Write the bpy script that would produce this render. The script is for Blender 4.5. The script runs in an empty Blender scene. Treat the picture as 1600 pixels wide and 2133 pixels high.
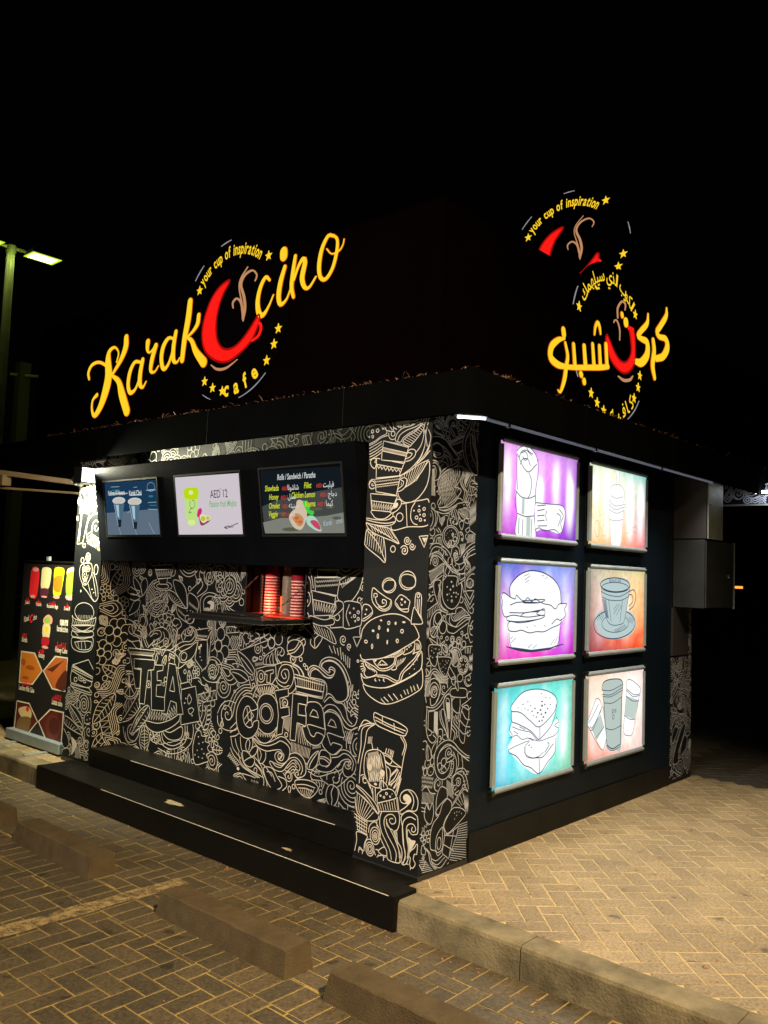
import bpy, bmesh, math, random
import numpy as np
from mathutils import Vector, Matrix
from mathutils.geometry import tessellate_polygon
R = math.radians
rng = random.Random(7)
C = bpy.context.scene.collection
scene = bpy.context.scene

# ------------------------------------------------------------------ camera
cam_d = bpy.data.cameras.new('camera')
cam = bpy.data.objects.new('camera', cam_d)
C.objects.link(cam)
cam_d.sensor_fit = 'VERTICAL'
cam_d.sensor_height = 24.0
cam_d.lens = 1770.05 * 24 / 2133
cam_d.clip_end = 400
yaw, pit, rol = R(41.6471), R(4.191), R(2.1295)
fw = Vector((-math.sin(yaw)*math.cos(pit), math.cos(yaw)*math.cos(pit), math.sin(pit)))
rt = Vector((math.cos(yaw), math.sin(yaw), 0))
up = rt.cross(fw)
rt2 = rt*math.cos(rol) + up*math.sin(rol)
up2 = -rt*math.sin(rol) + up*math.cos(rol)
M = Matrix((rt2, up2, -fw)).transposed().to_4x4()
M.translation = (2.8581, -3.5849, 1.6028)
cam.matrix_world = M
scene.camera = cam

# ------------------------------------------------------------------ world: night sky
world = bpy.data.worlds.new('World')
scene.world = world
world.use_nodes = True
wn = world.node_tree
bg = wn.nodes['Background']
sky = wn.nodes.new('ShaderNodeTexSky')
sky.sky_type = 'NISHITA'
sky.sun_disc = False
sky.sun_elevation = R(-4)
sky.sun_rotation = R(200)
wn.links.new(sky.outputs[0], bg.inputs[0])
bg.inputs[1].default_value = 0.02
scene.view_settings.view_transform = 'Standard'
scene.view_settings.look = 'None'
scene.view_settings.gamma = 1
scene.view_settings.use_curve_mapping = False
scene.view_settings.exposure = 0.0

# ------------------------------------------------------------------ materials
MATS = {}
def principled(name, col, rough=0.6, metal=0.0, spec=0.5, noise=0.0, scale=8.0, bump=0.0, bscale=60.0, col2=None):
    if name in MATS: return MATS[name]
    m = bpy.data.materials.new(name); m.use_nodes = True
    nt = m.node_tree; b = nt.nodes['Principled BSDF']
    b.inputs['Base Color'].default_value = (*col, 1)
    b.inputs['Roughness'].default_value = rough
    b.inputs['Metallic'].default_value = metal
    b.inputs['Specular IOR Level'].default_value = spec
    if spec < 0.08: b.inputs['IOR'].default_value = 1.04
    tc = nt.nodes.new('ShaderNodeTexCoord')
    if noise or col2:
        n = nt.nodes.new('ShaderNodeTexNoise'); n.inputs['Scale'].default_value = scale
        n.inputs['Detail'].default_value = 6; n.inputs['Roughness'].default_value = 0.65
        nt.links.new(tc.outputs['Object'], n.inputs['Vector'])
        mx = nt.nodes.new('ShaderNodeMix'); mx.data_type = 'RGBA'
        c2 = col2 if col2 else tuple(c*(1-noise) for c in col)
        mx.inputs['A'].default_value = (*col, 1); mx.inputs['B'].default_value = (*c2, 1)
        rmp = nt.nodes.new('ShaderNodeMapRange'); rmp.inputs[1].default_value = 0.35; rmp.inputs[2].default_value = 0.68
        nt.links.new(n.outputs['Fac'], rmp.inputs[0])
        nt.links.new(rmp.outputs[0], mx.inputs['Factor'])
        nt.links.new(mx.outputs['Result'], b.inputs['Base Color'])
        r2 = nt.nodes.new('ShaderNodeMapRange'); r2.inputs[3].default_value = max(0.05, rough-0.12); r2.inputs[4].default_value = min(1, rough+0.12)
        nt.links.new(n.outputs['Fac'], r2.inputs[0]); nt.links.new(r2.outputs[0], b.inputs['Roughness'])
    if bump:
        n2 = nt.nodes.new('ShaderNodeTexNoise'); n2.inputs['Scale'].default_value = bscale; n2.inputs['Detail'].default_value = 4
        nt.links.new(tc.outputs['Object'], n2.inputs['Vector'])
        bp = nt.nodes.new('ShaderNodeBump'); bp.inputs['Strength'].default_value = bump; bp.inputs['Distance'].default_value = 0.01
        nt.links.new(n2.outputs['Fac'], bp.inputs['Height']); nt.links.new(bp.outputs[0], b.inputs['Normal'])
    MATS[name] = m
    return m

def emis(name, col, strength=1.0):
    if name in MATS: return MATS[name]
    m = bpy.data.materials.new(name); m.use_nodes = True
    nt = m.node_tree; nt.nodes.clear()
    e = nt.nodes.new('ShaderNodeEmission'); o = nt.nodes.new('ShaderNodeOutputMaterial')
    e.inputs[0].default_value = (*col, 1); e.inputs[1].default_value = strength
    nt.links.new(e.outputs[0], o.inputs[0])
    MATS[name] = m
    return m

def s2l(r, g, b):
    f = lambda c: ((c/255+0.055)/1.055)**2.4 if c > 10 else c/255/12.92
    return (f(r), f(g), f(b))

black_vinyl = principled('black_vinyl', (0.0070, 0.0085, 0.010), 0.5, spec=0.12, noise=0.35, scale=3)
side_panel_mat = principled('navy_black_composite', (0.003, 0.0075, 0.015), 0.45, spec=0.14, noise=0.3, scale=2.5)
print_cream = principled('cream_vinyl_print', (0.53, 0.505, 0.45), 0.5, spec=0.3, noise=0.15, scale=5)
print_pale = principled('cool_lit_vinyl_print', (0.31, 0.345, 0.43), 0.5, spec=0.3, noise=0.15, scale=5)  # bluish copy of the cream print; cool tube light put into its colour
black_paint = principled('black_paint', (0.004, 0.0045, 0.0055), 0.5, spec=0.2, noise=0.3, scale=4, bump=0.05)
fascia_mat = principled('black_fascia_sheet', (0.0020, 0.0023, 0.0024), 0.7, spec=0.04, noise=0.4, scale=1.5, bump=0.08, bscale=20)
cabinet_mat = principled('cabinet_black', (0.0026, 0.0030, 0.0040), 0.5, spec=0.06, noise=0.3, scale=5, bump=0.15, bscale=90)
granite = principled('black_step_tile', (0.0035, 0.0035, 0.0030), 0.42, spec=0.14, noise=0.5, scale=9, bump=0.06, bscale=120)
step_highlight = principled('painted_step_highlight', (0.5, 0.48, 0.42), 0.5)  # pale bars painting the bright highlight along the step edges
alu = principled('aluminium_profile', (0.25, 0.31, 0.36), 0.38, metal=0.35, noise=0.15, scale=12)
dark_metal = principled('dark_steel', (0.05, 0.05, 0.05), 0.4, metal=0.7, noise=0.3, scale=6)
box_grey = principled('grey_painted_steel', (0.030, 0.034, 0.036), 0.42, metal=0.2, noise=0.45, scale=7, bump=0.05)
trunk_brown = principled('brown_grey_paint', (0.026, 0.024, 0.025), 0.5, noise=0.3, scale=5)
pale_metal = principled('pale_steel_panel', (0.25, 0.30, 0.27), 0.35, metal=0.3, noise=0.3, scale=6)
concrete = principled('concrete', (0.20, 0.165, 0.10), 0.85, spec=0.2, noise=0.45, scale=7, bump=0.5, bscale=90)
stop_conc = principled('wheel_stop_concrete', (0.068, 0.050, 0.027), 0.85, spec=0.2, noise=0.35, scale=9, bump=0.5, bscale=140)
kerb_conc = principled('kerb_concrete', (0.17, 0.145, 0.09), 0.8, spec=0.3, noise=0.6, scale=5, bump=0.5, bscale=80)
sand = principled('joint_sand', (0.43, 0.34, 0.19), 0.95, spec=0.1, noise=0.3, scale=30, bump=0.6, bscale=200)
road_sand = principled('road_joint_sand', (0.27, 0.20, 0.07), 0.95, spec=0.1, noise=0.35, scale=14, bump=0.6, bscale=160)
red_plastic = principled('red_cup_plastic', (0.55, 0.015, 0.02), 0.28, spec=0.5)
dark_red_plastic = principled('dark_red_cup_plastic', (0.26, 0.010, 0.02), 0.3, spec=0.5)
clear_plastic = principled('grey_cup_plastic', (0.20, 0.16, 0.12), 0.25, spec=0.6)
cup_rim = principled('pale_cup_rim', (0.75, 0.5, 0.42), 0.3)
red_board = principled('red_counter_top', (0.75, 0.05, 0.02), 0.35)
steel_bright = principled('polished_steel', (0.6, 0.58, 0.52), 0.25, metal=1.0)
glossy_black = principled('glossy_black_plastic', (0.01, 0.01, 0.01), 0.2, spec=0.6)
dry_leaf = principled('dry_leaf', (0.22, 0.10, 0.06), 0.8, col2=(0.10, 0.06, 0.04), scale=20)
pole_mat = principled('galvanised_pole', (0.35, 0.38, 0.25), 0.5, metal=0.3, noise=0.3, scale=4)
beam_mat = principled('painted_beam', (0.62, 0.52, 0.36), 0.5, noise=0.3, scale=4)
interior_mat = principled('dark_interior', (0.045, 0.03, 0.022), 0.6, noise=0.3)
flyer_white = principled('white_print', (0.8, 0.8, 0.78), 0.6)
far_ground = principled('dark_asphalt', (0.045, 0.045, 0.04), 0.9, noise=0.4, scale=3, bump=0.4)

def paver_mat(name, col, col2, grime):
    m = bpy.data.materials.new(name); m.use_nodes = True
    nt = m.node_tree; b = nt.nodes['Principled BSDF']; L = nt.links
    b.inputs['Roughness'].default_value = 0.62; b.inputs['Specular IOR Level'].default_value = 0.4
    geo = nt.nodes.new('ShaderNodeNewGeometry')
    att = nt.nodes.new('ShaderNodeAttribute'); att.attribute_name = 'rnd'
    oi = nt.nodes.new('ShaderNodeObjectInfo')
    add = nt.nodes.new('ShaderNodeMath'); add.operation = 'ADD'
    L.new(att.outputs['Fac'], add.inputs[0]); L.new(oi.outputs['Random'], add.inputs[1])
    fr = nt.nodes.new('ShaderNodeMath'); fr.operation = 'FRACT'; L.new(add.outputs[0], fr.inputs[0])
    n = nt.nodes.new('ShaderNodeTexNoise'); n.inputs['Scale'].default_value = 2.2; n.inputs['Detail'].default_value = 8; n.inputs['Roughness'].default_value = 0.7
    L.new(geo.outputs['Position'], n.inputs['Vector'])
    n2 = nt.nodes.new('ShaderNodeTexNoise'); n2.inputs['Scale'].default_value = 70; n2.inputs['Detail'].default_value = 4
    L.new(geo.outputs['Position'], n2.inputs['Vector'])
    mx = nt.nodes.new('ShaderNodeMix'); mx.data_type = 'RGBA'
    mx.inputs['A'].default_value = (*col, 1); mx.inputs['B'].default_value = (*col2, 1)
    L.new(fr.outputs[0], mx.inputs['Factor'])
    r = nt.nodes.new('ShaderNodeMapRange'); r.inputs[1].default_value = 0.38; r.inputs[2].default_value = 0.66
    L.new(n.outputs['Fac'], r.inputs[0])
    m2 = nt.nodes.new('ShaderNodeMix'); m2.data_type = 'RGBA'
    m2.inputs['B'].default_value = (*grime, 1)
    sc = nt.nodes.new('ShaderNodeMath'); sc.operation = 'MULTIPLY'; sc.inputs[1].default_value = 0.55
    L.new(r.outputs[0], sc.inputs[0]); L.new(sc.outputs[0], m2.inputs['Factor'])
    L.new(mx.outputs['Result'], m2.inputs['A'])
    # grit and small dark spots
    r3 = nt.nodes.new('ShaderNodeMapRange'); r3.inputs[1].default_value = 0.3; r3.inputs[2].default_value = 0.7; r3.inputs[3].default_value = 0.55; r3.inputs[4].default_value = 1.25
    L.new(n2.outputs['Fac'], r3.inputs[0])
    m3 = nt.nodes.new('ShaderNodeVectorMath'); m3.operation = 'SCALE'
    L.new(m2.outputs['Result'], m3.inputs[0]); L.new(r3.outputs[0], m3.inputs['Scale'])
    v = nt.nodes.new('ShaderNodeTexNoise'); v.inputs['Scale'].default_value = 9; v.inputs['Detail'].default_value = 3
    L.new(geo.outputs['Position'], v.inputs['Vector'])
    r4 = nt.nodes.new('ShaderNodeMapRange'); r4.inputs[1].default_value = 0.66; r4.inputs[2].default_value = 0.72; r4.inputs[3].default_value = 1; r4.inputs[4].default_value = 0.45
    L.new(v.outputs['Fac'], r4.inputs[0])
    m4 = nt.nodes.new('ShaderNodeVectorMath'); m4.operation = 'SCALE'
    L.new(m3.outputs[0], m4.inputs[0]); L.new(r4.outputs[0], m4.inputs['Scale'])
    L.new(m4.outputs[0], b.inputs['Base Color'])
    bp = nt.nodes.new('ShaderNodeBump'); bp.inputs['Strength'].default_value = 0.5; bp.inputs['Distance'].default_value = 0.006
    L.new(n2.outputs['Fac'], bp.inputs['Height']); L.new(bp.outputs[0], b.inputs['Normal'])
    return m
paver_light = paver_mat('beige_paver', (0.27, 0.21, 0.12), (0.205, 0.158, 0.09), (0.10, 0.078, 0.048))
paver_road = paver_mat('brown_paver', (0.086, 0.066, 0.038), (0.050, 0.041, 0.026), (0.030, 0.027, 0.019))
paver_rear = paver_mat('shaded_rear_paver', (0.05, 0.047, 0.038), (0.04, 0.038, 0.03), (0.03, 0.03, 0.026))  # darker paver copy; shade behind the kiosk put into the colour

# ------------------------------------------------------------------ building helpers
def tag(o, label=None, cat=None, group=None, kind=None):
    if label: o['label'] = label
    if cat: o['category'] = cat
    if group: o['group'] = group
    if kind: o['kind'] = kind
    return o
def empty(name, loc, label=None, cat=None, group=None):
    o = bpy.data.objects.new(name, None); C.objects.link(o)
    o.location = loc; o.empty_display_size = 0.1
    return tag(o, label, cat, group)
def link(name, me, parent=None):
    o = bpy.data.objects.new(name, me); C.objects.link(o)
    if parent is not None:
        o.parent = parent
        if parent.type == 'EMPTY': o.matrix_parent_inverse = Matrix.Translation(-parent.location)
    return o
def mesh(name, V, F, mats, parent=None, mi=None, smooth=False):
    me = bpy.data.meshes.new(name)
    me.from_pydata([tuple(map(float, v)) for v in V], [], [tuple(map(int, f)) for f in F])
    if not isinstance(mats, (list, tuple)): mats = [mats]
    for m in mats: me.materials.append(m)
    if mi is not None: me.polygons.foreach_set('material_index', np.array(mi, dtype=np.int32))
    if smooth: me.polygons.foreach_set('use_smooth', np.ones(len(me.polygons), dtype=bool))
    me.update()
    return link(name, me, parent)
class MB:
    def __init__(s): s.bm = bmesh.new()
    def box(s, x0, x1, y0, y1, z0, z1):
        v = [s.bm.verts.new(p) for p in ((x0,y0,z0),(x1,y0,z0),(x1,y1,z0),(x0,y1,z0),(x0,y0,z1),(x1,y0,z1),(x1,y1,z1),(x0,y1,z1))]
        for f in ((0,3,2,1),(4,5,6,7),(0,1,5,4),(1,2,6,5),(2,3,7,6),(3,0,4,7)): s.bm.faces.new([v[i] for i in f])
        return s
    def prism(s, a, b):
        va = [s.bm.verts.new(p) for p in a]; vb = [s.bm.verts.new(p) for p in b]; n = len(a)
        s.bm.faces.new(va[::-1]); s.bm.faces.new(vb)
        for i in range(n): s.bm.faces.new([va[i], va[(i+1) % n], vb[(i+1) % n], vb[i]])
        return s
    def tube(s, p0, p1, r0, r1=None, n=12, caps=True):
        if r1 is None: r1 = r0
        p0, p1 = Vector(p0), Vector(p1); d = (p1-p0).normalized()
        a = d.orthogonal().normalized(); b = d.cross(a)
        A = [s.bm.verts.new(p0+(a*math.cos(t)+b*math.sin(t))*r0) for t in [2*math.pi*i/n for i in range(n)]]
        B = [s.bm.verts.new(p1+(a*math.cos(t)+b*math.sin(t))*r1) for t in [2*math.pi*i/n for i in range(n)]]
        for i in range(n): s.bm.faces.new([A[i], A[(i+1) % n], B[(i+1) % n], B[i]])
        if caps: s.bm.faces.new(A[::-1]); s.bm.faces.new(B)
        return s
    def lathe(s, prof, cen=(0, 0, 0), n=20):
        rings = []
        for r, z in prof:
            rings.append([s.bm.verts.new((cen[0]+r*math.cos(2*math.pi*i/n), cen[1]+r*math.sin(2*math.pi*i/n), cen[2]+z)) for i in range(n)])
        for A, B in zip(rings, rings[1:]):
            for i in range(n): s.bm.faces.new([A[i], A[(i+1) % n], B[(i+1) % n], B[i]])
        return s
    def build(s, name, m, parent=None, bevel=0.0, smooth=False):
        bmesh.ops.recalc_face_normals(s.bm, faces=s.bm.faces)
        if bevel: bmesh.ops.bevel(s.bm, geom=list(s.bm.edges), offset=bevel, segments=2, affect='EDGES', profile=0.6)
        me = bpy.data.meshes.new(name); s.bm.to_mesh(me); s.bm.free()
        me.materials.append(m)
        if smooth: me.polygons.foreach_set('use_smooth', np.ones(len(me.polygons), dtype=bool))
        return link(name, me, parent)
def bx(name, x0, x1, y0, y1, z0, z1, m, parent=None, bevel=0.0):
    return MB().box(x0, x1, y0, y1, z0, z1).build(name, m, parent, bevel)
def copy_tree(o, parent=None):
    c = o.copy(); C.objects.link(c)
    if parent is not None: c.parent = parent
    for ch in list(o.children): copy_tree(ch, c)
    return c
def area(name, loc, target, size, sizey, power, col, parent=None, spread=None):
    l = bpy.data.lights.new(name, 'AREA'); l.shape = 'RECTANGLE'; l.size = size; l.size_y = sizey
    l.energy = power; l.color = col
    if spread: l.spread = spread
    o = bpy.data.objects.new(name, l); C.objects.link(o); o.location = loc
    d = Vector(target)-Vector(loc)
    o.rotation_euler = d.to_track_quat('-Z', 'Y').to_euler()
    return o

# ------------------------------------------------------------------ 2D drawing helpers
def spline(P, closed=False, step=0.012):
    P = [np.array(p, float) for p in P]
    if len(P) < 3 and not closed: return poly(P, False, step)
    n = len(P); out = []
    rngi = range(n if closed else n-1)
    for i in rngi:
        p1, p2 = P[i], P[(i+1) % n]
        p0 = P[i-1] if (closed or i > 0) else 2*p1-p2
        p3 = P[(i+2) % n] if (closed or i+2 < n) else 2*p2-p1
        k = max(2, int(np.linalg.norm(p2[:2]-p1[:2])/step)+1)
        t = (np.arange(k)/k)[:, None]
        out.append(0.5*((2*p1)+(-p0+p2)*t+(2*p0-5*p1+4*p2-p3)*t*t+(-p0+3*p1-3*p2+p3)*t**3))
    r = np.concatenate(out)
    if not closed: r = np.vstack([r, P[-1]])
    return r
def poly(P, closed=False, step=0.015):
    P = [np.array(p, float) for p in P]
    if closed: P = P+[P[0]]
    out = []
    for a, b in zip(P, P[1:]):
        k = max(1, int(np.linalg.norm((b-a)[:2])/step)+1)
        t = (np.arange(k)/k)[:, None]; out.append(a+(b-a)*t)
    r = np.concatenate(out)
    return r if closed else np.vstack([r, P[-1]])
def ell(cx, cy, rx, ry):
    n = max(12, min(60, int(2*math.pi*max(rx, ry)/0.012)))
    t = np.linspace(0, 2*math.pi, n, endpoint=False)
    return np.stack([cx+rx*np.cos(t), cy+ry*np.sin(t)], 1)
def spiral(cx, cy, r, turns, a0):
    n = max(16, int(turns*22)); t = np.linspace(0.06, 1, n)
    a = R(a0)+t*turns*2*math.pi
    return np.stack([cx+r*t*np.cos(a), cy+r*t*np.sin(a)], 1)
def inside(P, X, Y):
    ok = np.zeros(X.shape, bool); n = len(P); j = n-1
    for i in range(n):
        xi, yi = P[i]; xj, yj = P[j]
        if yi != yj:
            c = ((yi > Y) != (yj > Y)) & (X < (xj-xi)*(Y-yi)/(yj-yi)+xi)
            ok ^= c
        j = i
    return ok
class Sheet:
    """ribbons and filled shapes lying on one plane; to3(u, v, off) puts them in space"""
    def __init__(s, to3, base=0.0012, dz=0.00003, cyc=70):
        s.to3 = to3; s.V = []; s.F = []; s.mi = []; s.k = 0; s.base = base; s.dz = dz; s.cyc = cyc; s.mat = 0
    def off(s):
        s.k += 1
        return s.base+s.dz*((s.k % s.cyc) if s.cyc else s.k)
    def ribbon(s, P, w, closed=False):
        P = np.asarray(P, float)
        if len(P) < 2: return
        if closed: d = np.roll(P, -1, 0)-np.roll(P, 1, 0)
        else:
            d = np.empty_like(P); d[1:-1] = P[2:]-P[:-2]; d[0] = P[1]-P[0]; d[-1] = P[-1]-P[-2]
        L = np.hypot(d[:, 0], d[:, 1]); L[L == 0] = 1; d /= L[:, None]
        nrm = np.stack([-d[:, 1], d[:, 0]], 1)
        w = np.asarray(w)/2
        if w.ndim == 0: w = np.full(len(P), float(w))
        A = P+nrm*w[:, None]; B = P-nrm*w[:, None]
        if not closed:
            A[0] -= d[0]*w[0]*.7; B[0] -= d[0]*w[0]*.7; A[-1] += d[-1]*w[-1]*.7; B[-1] += d[-1]*w[-1]*.7
        o = s.off(); b = len(s.V); n = len(P)
        for a_, b_ in zip(A, B):
            s.V.append(s.to3(a_[0], a_[1], o)); s.V.append(s.to3(b_[0], b_[1], o))
        for i in range(n if closed else n-1):
            j = (i+1) % n
            s.F.append((b+2*i, b+2*i+1, b+2*j+1, b+2*j)); s.mi.append(s.mat)
    def fill(s, P):
        P = [tuple(p[:2]) for p in P]
        try: T = tessellate_polygon([[Vector((p[0], p[1], 0)) for p in P]])
        except Exception: return
        o = s.off(); b = len(s.V)
        for p in P: s.V.append(s.to3(p[0], p[1], o))
        for t in T: s.F.append((b+t[0], b+t[1], b+t[2])); s.mi.append(s.mat)
    def build(s, name, mats, parent=None): return mesh(name, s.V, s.F, mats, parent, s.mi)
def parse(ln):
    t = ln.split(); k = t[0]
    pts = [tuple(float(q)/1000 for q in w.split(',')) for w in t[1:] if ',' in w]
    rest = [float(w) for w in t[1:] if ',' not in w]
    return k, pts, rest
def hatch(p, n, zig):
    p = [np.array(q) for q in p]; out = []
    if zig:
        m = int(n)*2; pts = []
        for i in range(m+1):
            t = i/m; a = p[0]+(p[1]-p[0])*t; b = p[3]+(p[2]-p[3])*t
            pts.append(b if i % 2 else a)
        return [pts]
    for i in range(int(n)):
        t = (i+.5)/n; out.append([p[0]+(p[1]-p[0])*t, p[3]+(p[2]-p[3])*t])
    return out
class Mural:
    """line print: drawn front to back, later shapes are cut where earlier ones have claimed the sheet"""
    def __init__(s, to3, u0, u1, v0, v1, w=0.0075):
        s.sh = Sheet(to3); s.u0, s.u1, s.v0, s.v1 = u0, u1, v0, v1; s.w = w*.69; s.c = 0.004
        s.nx = int((u1-u0)/s.c)+2; s.ny = int((v1-v0)/s.c)+2
        s.m = np.zeros((s.nx, s.ny), bool); s.soft = np.zeros((s.nx, s.ny), bool)
    def idx(s, P):
        return (np.clip(((P[:, 0]-s.u0)/s.c).astype(int), 0, s.nx-1), np.clip(((P[:, 1]-s.v0)/s.c).astype(int), 0, s.ny-1))
    def inb(s, P): return (P[:, 0] > s.u0+.002) & (P[:, 0] < s.u1-.002) & (P[:, 1] > s.v0+.002) & (P[:, 1] < s.v1-.002)
    def stroke(s, P, closed=False, w=None):
        P = np.asarray(P, float)
        if closed: P = np.vstack([P, P[:1]])
        I = s.idx(P); ok = s.inb(P) & ~s.m[I]
        if ok.all():
            s.sh.ribbon(P[:-1] if closed else P, w or s.w, closed)
        else:
            i = 0
            while i < len(P):
                if ok[i]:
                    j = i
                    while j+1 < len(P) and ok[j+1]: j += 1
                    if j > i: s.sh.ribbon(P[i:j+1], w or s.w)
                    i = j+1
                else: i += 1
        for a, b in ((0, 0), (2, 0), (-2, 0), (0, 2), (0, -2)):
            s.soft[np.clip(I[0][ok]+a, 0, s.nx-1), np.clip(I[1][ok]+b, 0, s.ny-1)] = True
    def claim(s, P, grow=0):
        P = np.asarray(P, float); x0, y0 = P.min(0); x1, y1 = P.max(0)
        i0 = max(0, int((x0-s.u0)/s.c)); i1 = min(s.nx, int((x1-s.u0)/s.c)+2)
        j0 = max(0, int((y0-s.v0)/s.c)); j1 = min(s.ny, int((y1-s.v0)/s.c)+2)
        if i1 <= i0 or j1 <= j0: return
        X, Y = np.meshgrid(s.u0+(np.arange(i0, i1)+.5)*s.c, s.v0+(np.arange(j0, j1)+.5)*s.c, indexing='ij')
        s.m[i0:i1, j0:j1] |= inside(P, X, Y)
    def free(s, P):
        I = s.idx(np.asarray(P)); k = s.inb(np.asarray(P))
        return (k & ~s.m[I] & ~s.soft[I]).mean()
    def draw(s, txt):
        for item in txt.split('#'):
            cl = []
            for ln in item.split('\n'):
                if not ln.strip(): continue
                k, p, r = parse(ln)
                if k in 'Kk':
                    P = spline(p, True) if k == 'K' else poly(p, True)[:-1]
                    s.stroke(P, True); cl.append(P)
                elif k == 'N': cl.append(np.array(p))
                elif k == 'S': s.stroke(spline(p))
                elif k == 'L': s.stroke(poly(p))
                elif k in 'Ff':
                    P = spline(p, True) if k == 'F' else np.array(p)
                    if s.inb(np.array(P)).all(): s.sh.fill(P)
                    else: s.stroke(P, True)
                    cl.append(P)
                elif k in 'Oo':
                    P = ell(p[0][0], p[0][1], r[0]/1000, r[1]/1000); s.stroke(P, True)
                    if k == 'O': cl.append(P)
                elif k == 'D':
                    P = ell(p[0][0], p[0][1], r[0]/1000, r[1]/1000); s.sh.fill(P)
                elif k == 'W': s.stroke(spiral(p[0][0], p[0][1], r[0]/1000, r[1], r[2]))
                elif k in 'HZ':
                    for q in hatch(p, r[0], k == 'Z'): s.stroke(poly(q), w=s.w*.7)
            for P in cl: s.claim(P)
    def freeze(s): s.m |= s.soft
    def motif(s, kind, cx, cy, r, a):
        ca, sa = math.cos(a), math.sin(a)
        T = lambda P: np.stack([cx+r*(np.array(P)[:, 0]*ca-np.array(P)[:, 1]*sa), cy+r*(np.array(P)[:, 0]*sa+np.array(P)[:, 1]*ca)], 1)
        if kind == 'fan':
            g = 0.0185; rr = r
            s.stroke(ell(cx, cy, rr, rr), True)
            k = 1
            while rr-g*k > 0.008:
                s.stroke(ell(cx, cy, rr-g*k, rr-g*k), True); k += 1
            if r > 0.04:
                for i in range(int(r*230)):
                    t = i/int(r*230)*2*math.pi
                    s.stroke(np.array([[cx+(r-g)*math.cos(t), cy+(r-g)*math.sin(t)], [cx+r*math.cos(t), cy+r*math.sin(t)]]), w=s.w*.7)
            s.claim(ell(cx, cy, r, r))
        elif kind == 'arcs':
            g = 0.019; k = 0
            while r-g*k > 0.008:
                s.stroke(ell(cx, cy, r-g*k, r-g*k), True); k += 1
            s.claim(ell(cx, cy, r, r))
        elif kind == 'scale':
            for (dx, dy, q) in ((0, 0, 1), (-.9, .5, .9), (.9, .5, .9), (0, 1.0, .85)):
                P0 = ell(cx+r*.55*(dx*ca-dy*sa), cy+r*.55*(dx*sa+dy*ca), r*.55*q, r*.55*q)
                c0 = P0.mean(0)
                for f_ in (1, .68, .38): s.stroke(c0+(P0-c0)*f_, True)
                s.claim(P0)
        elif kind == 'spiral':
            s.stroke(ell(cx, cy, r, r), True)
            s.stroke(spiral(cx, cy, r*.86, max(1.2, r/0.03), math.degrees(a)))
            s.claim(ell(cx, cy, r, r))
        elif kind == 'leaf':
            O = spline(T([(-1, 0), (-.4, .42), (.3, .42), (1, 0), (.3, -.42), (-.4, -.42)]), True)
            s.stroke(O, True); s.stroke(poly(T([(-1, 0), (.9, 0)])))
            n = max(3, int(r*45))
            for i in range(n):
                t = -.8+1.5*i/n; h = .38*(1-abs(t)**2.2)
                s.stroke(poly(T([(t, 0), (t+.18, h)])), w=s.w*.7); s.stroke(poly(T([(t, 0), (t+.18, -h)])), w=s.w*.7)
            s.claim(O)
        elif kind == 'drop':
            for k in (1, .68, .38):
                O = spline(T([(-.9*k, 0), (-.2*k, .3*k), (.5*k, .45*k), (.95*k, 0), (.5*k, -.45*k), (-.2*k, -.3*k)]), True)
                s.stroke(O, True)
                if k == 1: first = O
                if r*k < .03: break
            s.claim(first)
        elif kind == 'wave':
            P0 = None
            for k in range(5):
                h = (k-2)*0.02/r
                P = spline(T([(-1.6, .3+h), (-.8, -.35+h), (0, .1+h), (.8, .5+h), (1.6, -.1+h)]))
                s.stroke(P)
                if k == 0: P0 = P
            s.claim(np.vstack([P0, P[::-1]]))
        elif kind == 'flower':
            n = 7; cl = []
            s.stroke(ell(cx, cy, r*.28, r*.28), True); s.claim(ell(cx, cy, r*.28, r*.28))
            for i in range(n):
                t = 2*math.pi*i/n+a
                P = ell(cx+r*.62*math.cos(t), cy+r*.62*math.sin(t), r*.33, r*.33); s.stroke(P, True); cl.append(P); s.claim(P)
        elif kind == 'dot':
            s.stroke(ell(cx, cy, r, r), True); s.claim(ell(cx, cy, r*1.2, r*1.2))
        elif kind == 'zig':
            O = T([(-1, -.3), (1, -.3), (1, .3), (-1, .3)])
            s.stroke(poly(O, True)[:-1], True)
            for q in hatch([O[0], O[1], O[2], O[3]], max(3, int(r*40)), True): s.stroke(poly(q), w=s.w*.7)
            s.claim(O)
    def filler(s, seed, sizes, tries=260, area=None, skip=()):
        g = random.Random(seed); u0, u1, v0, v1 = area or (s.u0, s.u1, s.v0, s.v1)
        kinds = ['wave', 'spiral', 'leaf', 'wave', 'fan', 'drop', 'flower', 'scale', 'leaf', 'zig', 'spiral', 'wave', 'scale', 'drop']
        kinds = [k for k in kinds if k not in skip]
        for r in sizes:
            for _ in range(tries):
                cx, cy = g.uniform(u0, u1), g.uniform(v0, v1); k = g.choice(kinds)
                rr = r*g.uniform(.8, 1.15)
                if rr < .035: k = g.choice(['arcs', 'drop', 'arcs', 'spiral'])
                if rr < .02: k = 'dot'
                if s.free(ell(cx, cy, rr*.85, rr*.85)) > .62 and s.free(ell(cx, cy, rr*.3, rr*.3)) > .9:
                    s.motif(k, cx, cy, rr, g.uniform(0, 6.28))
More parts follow.
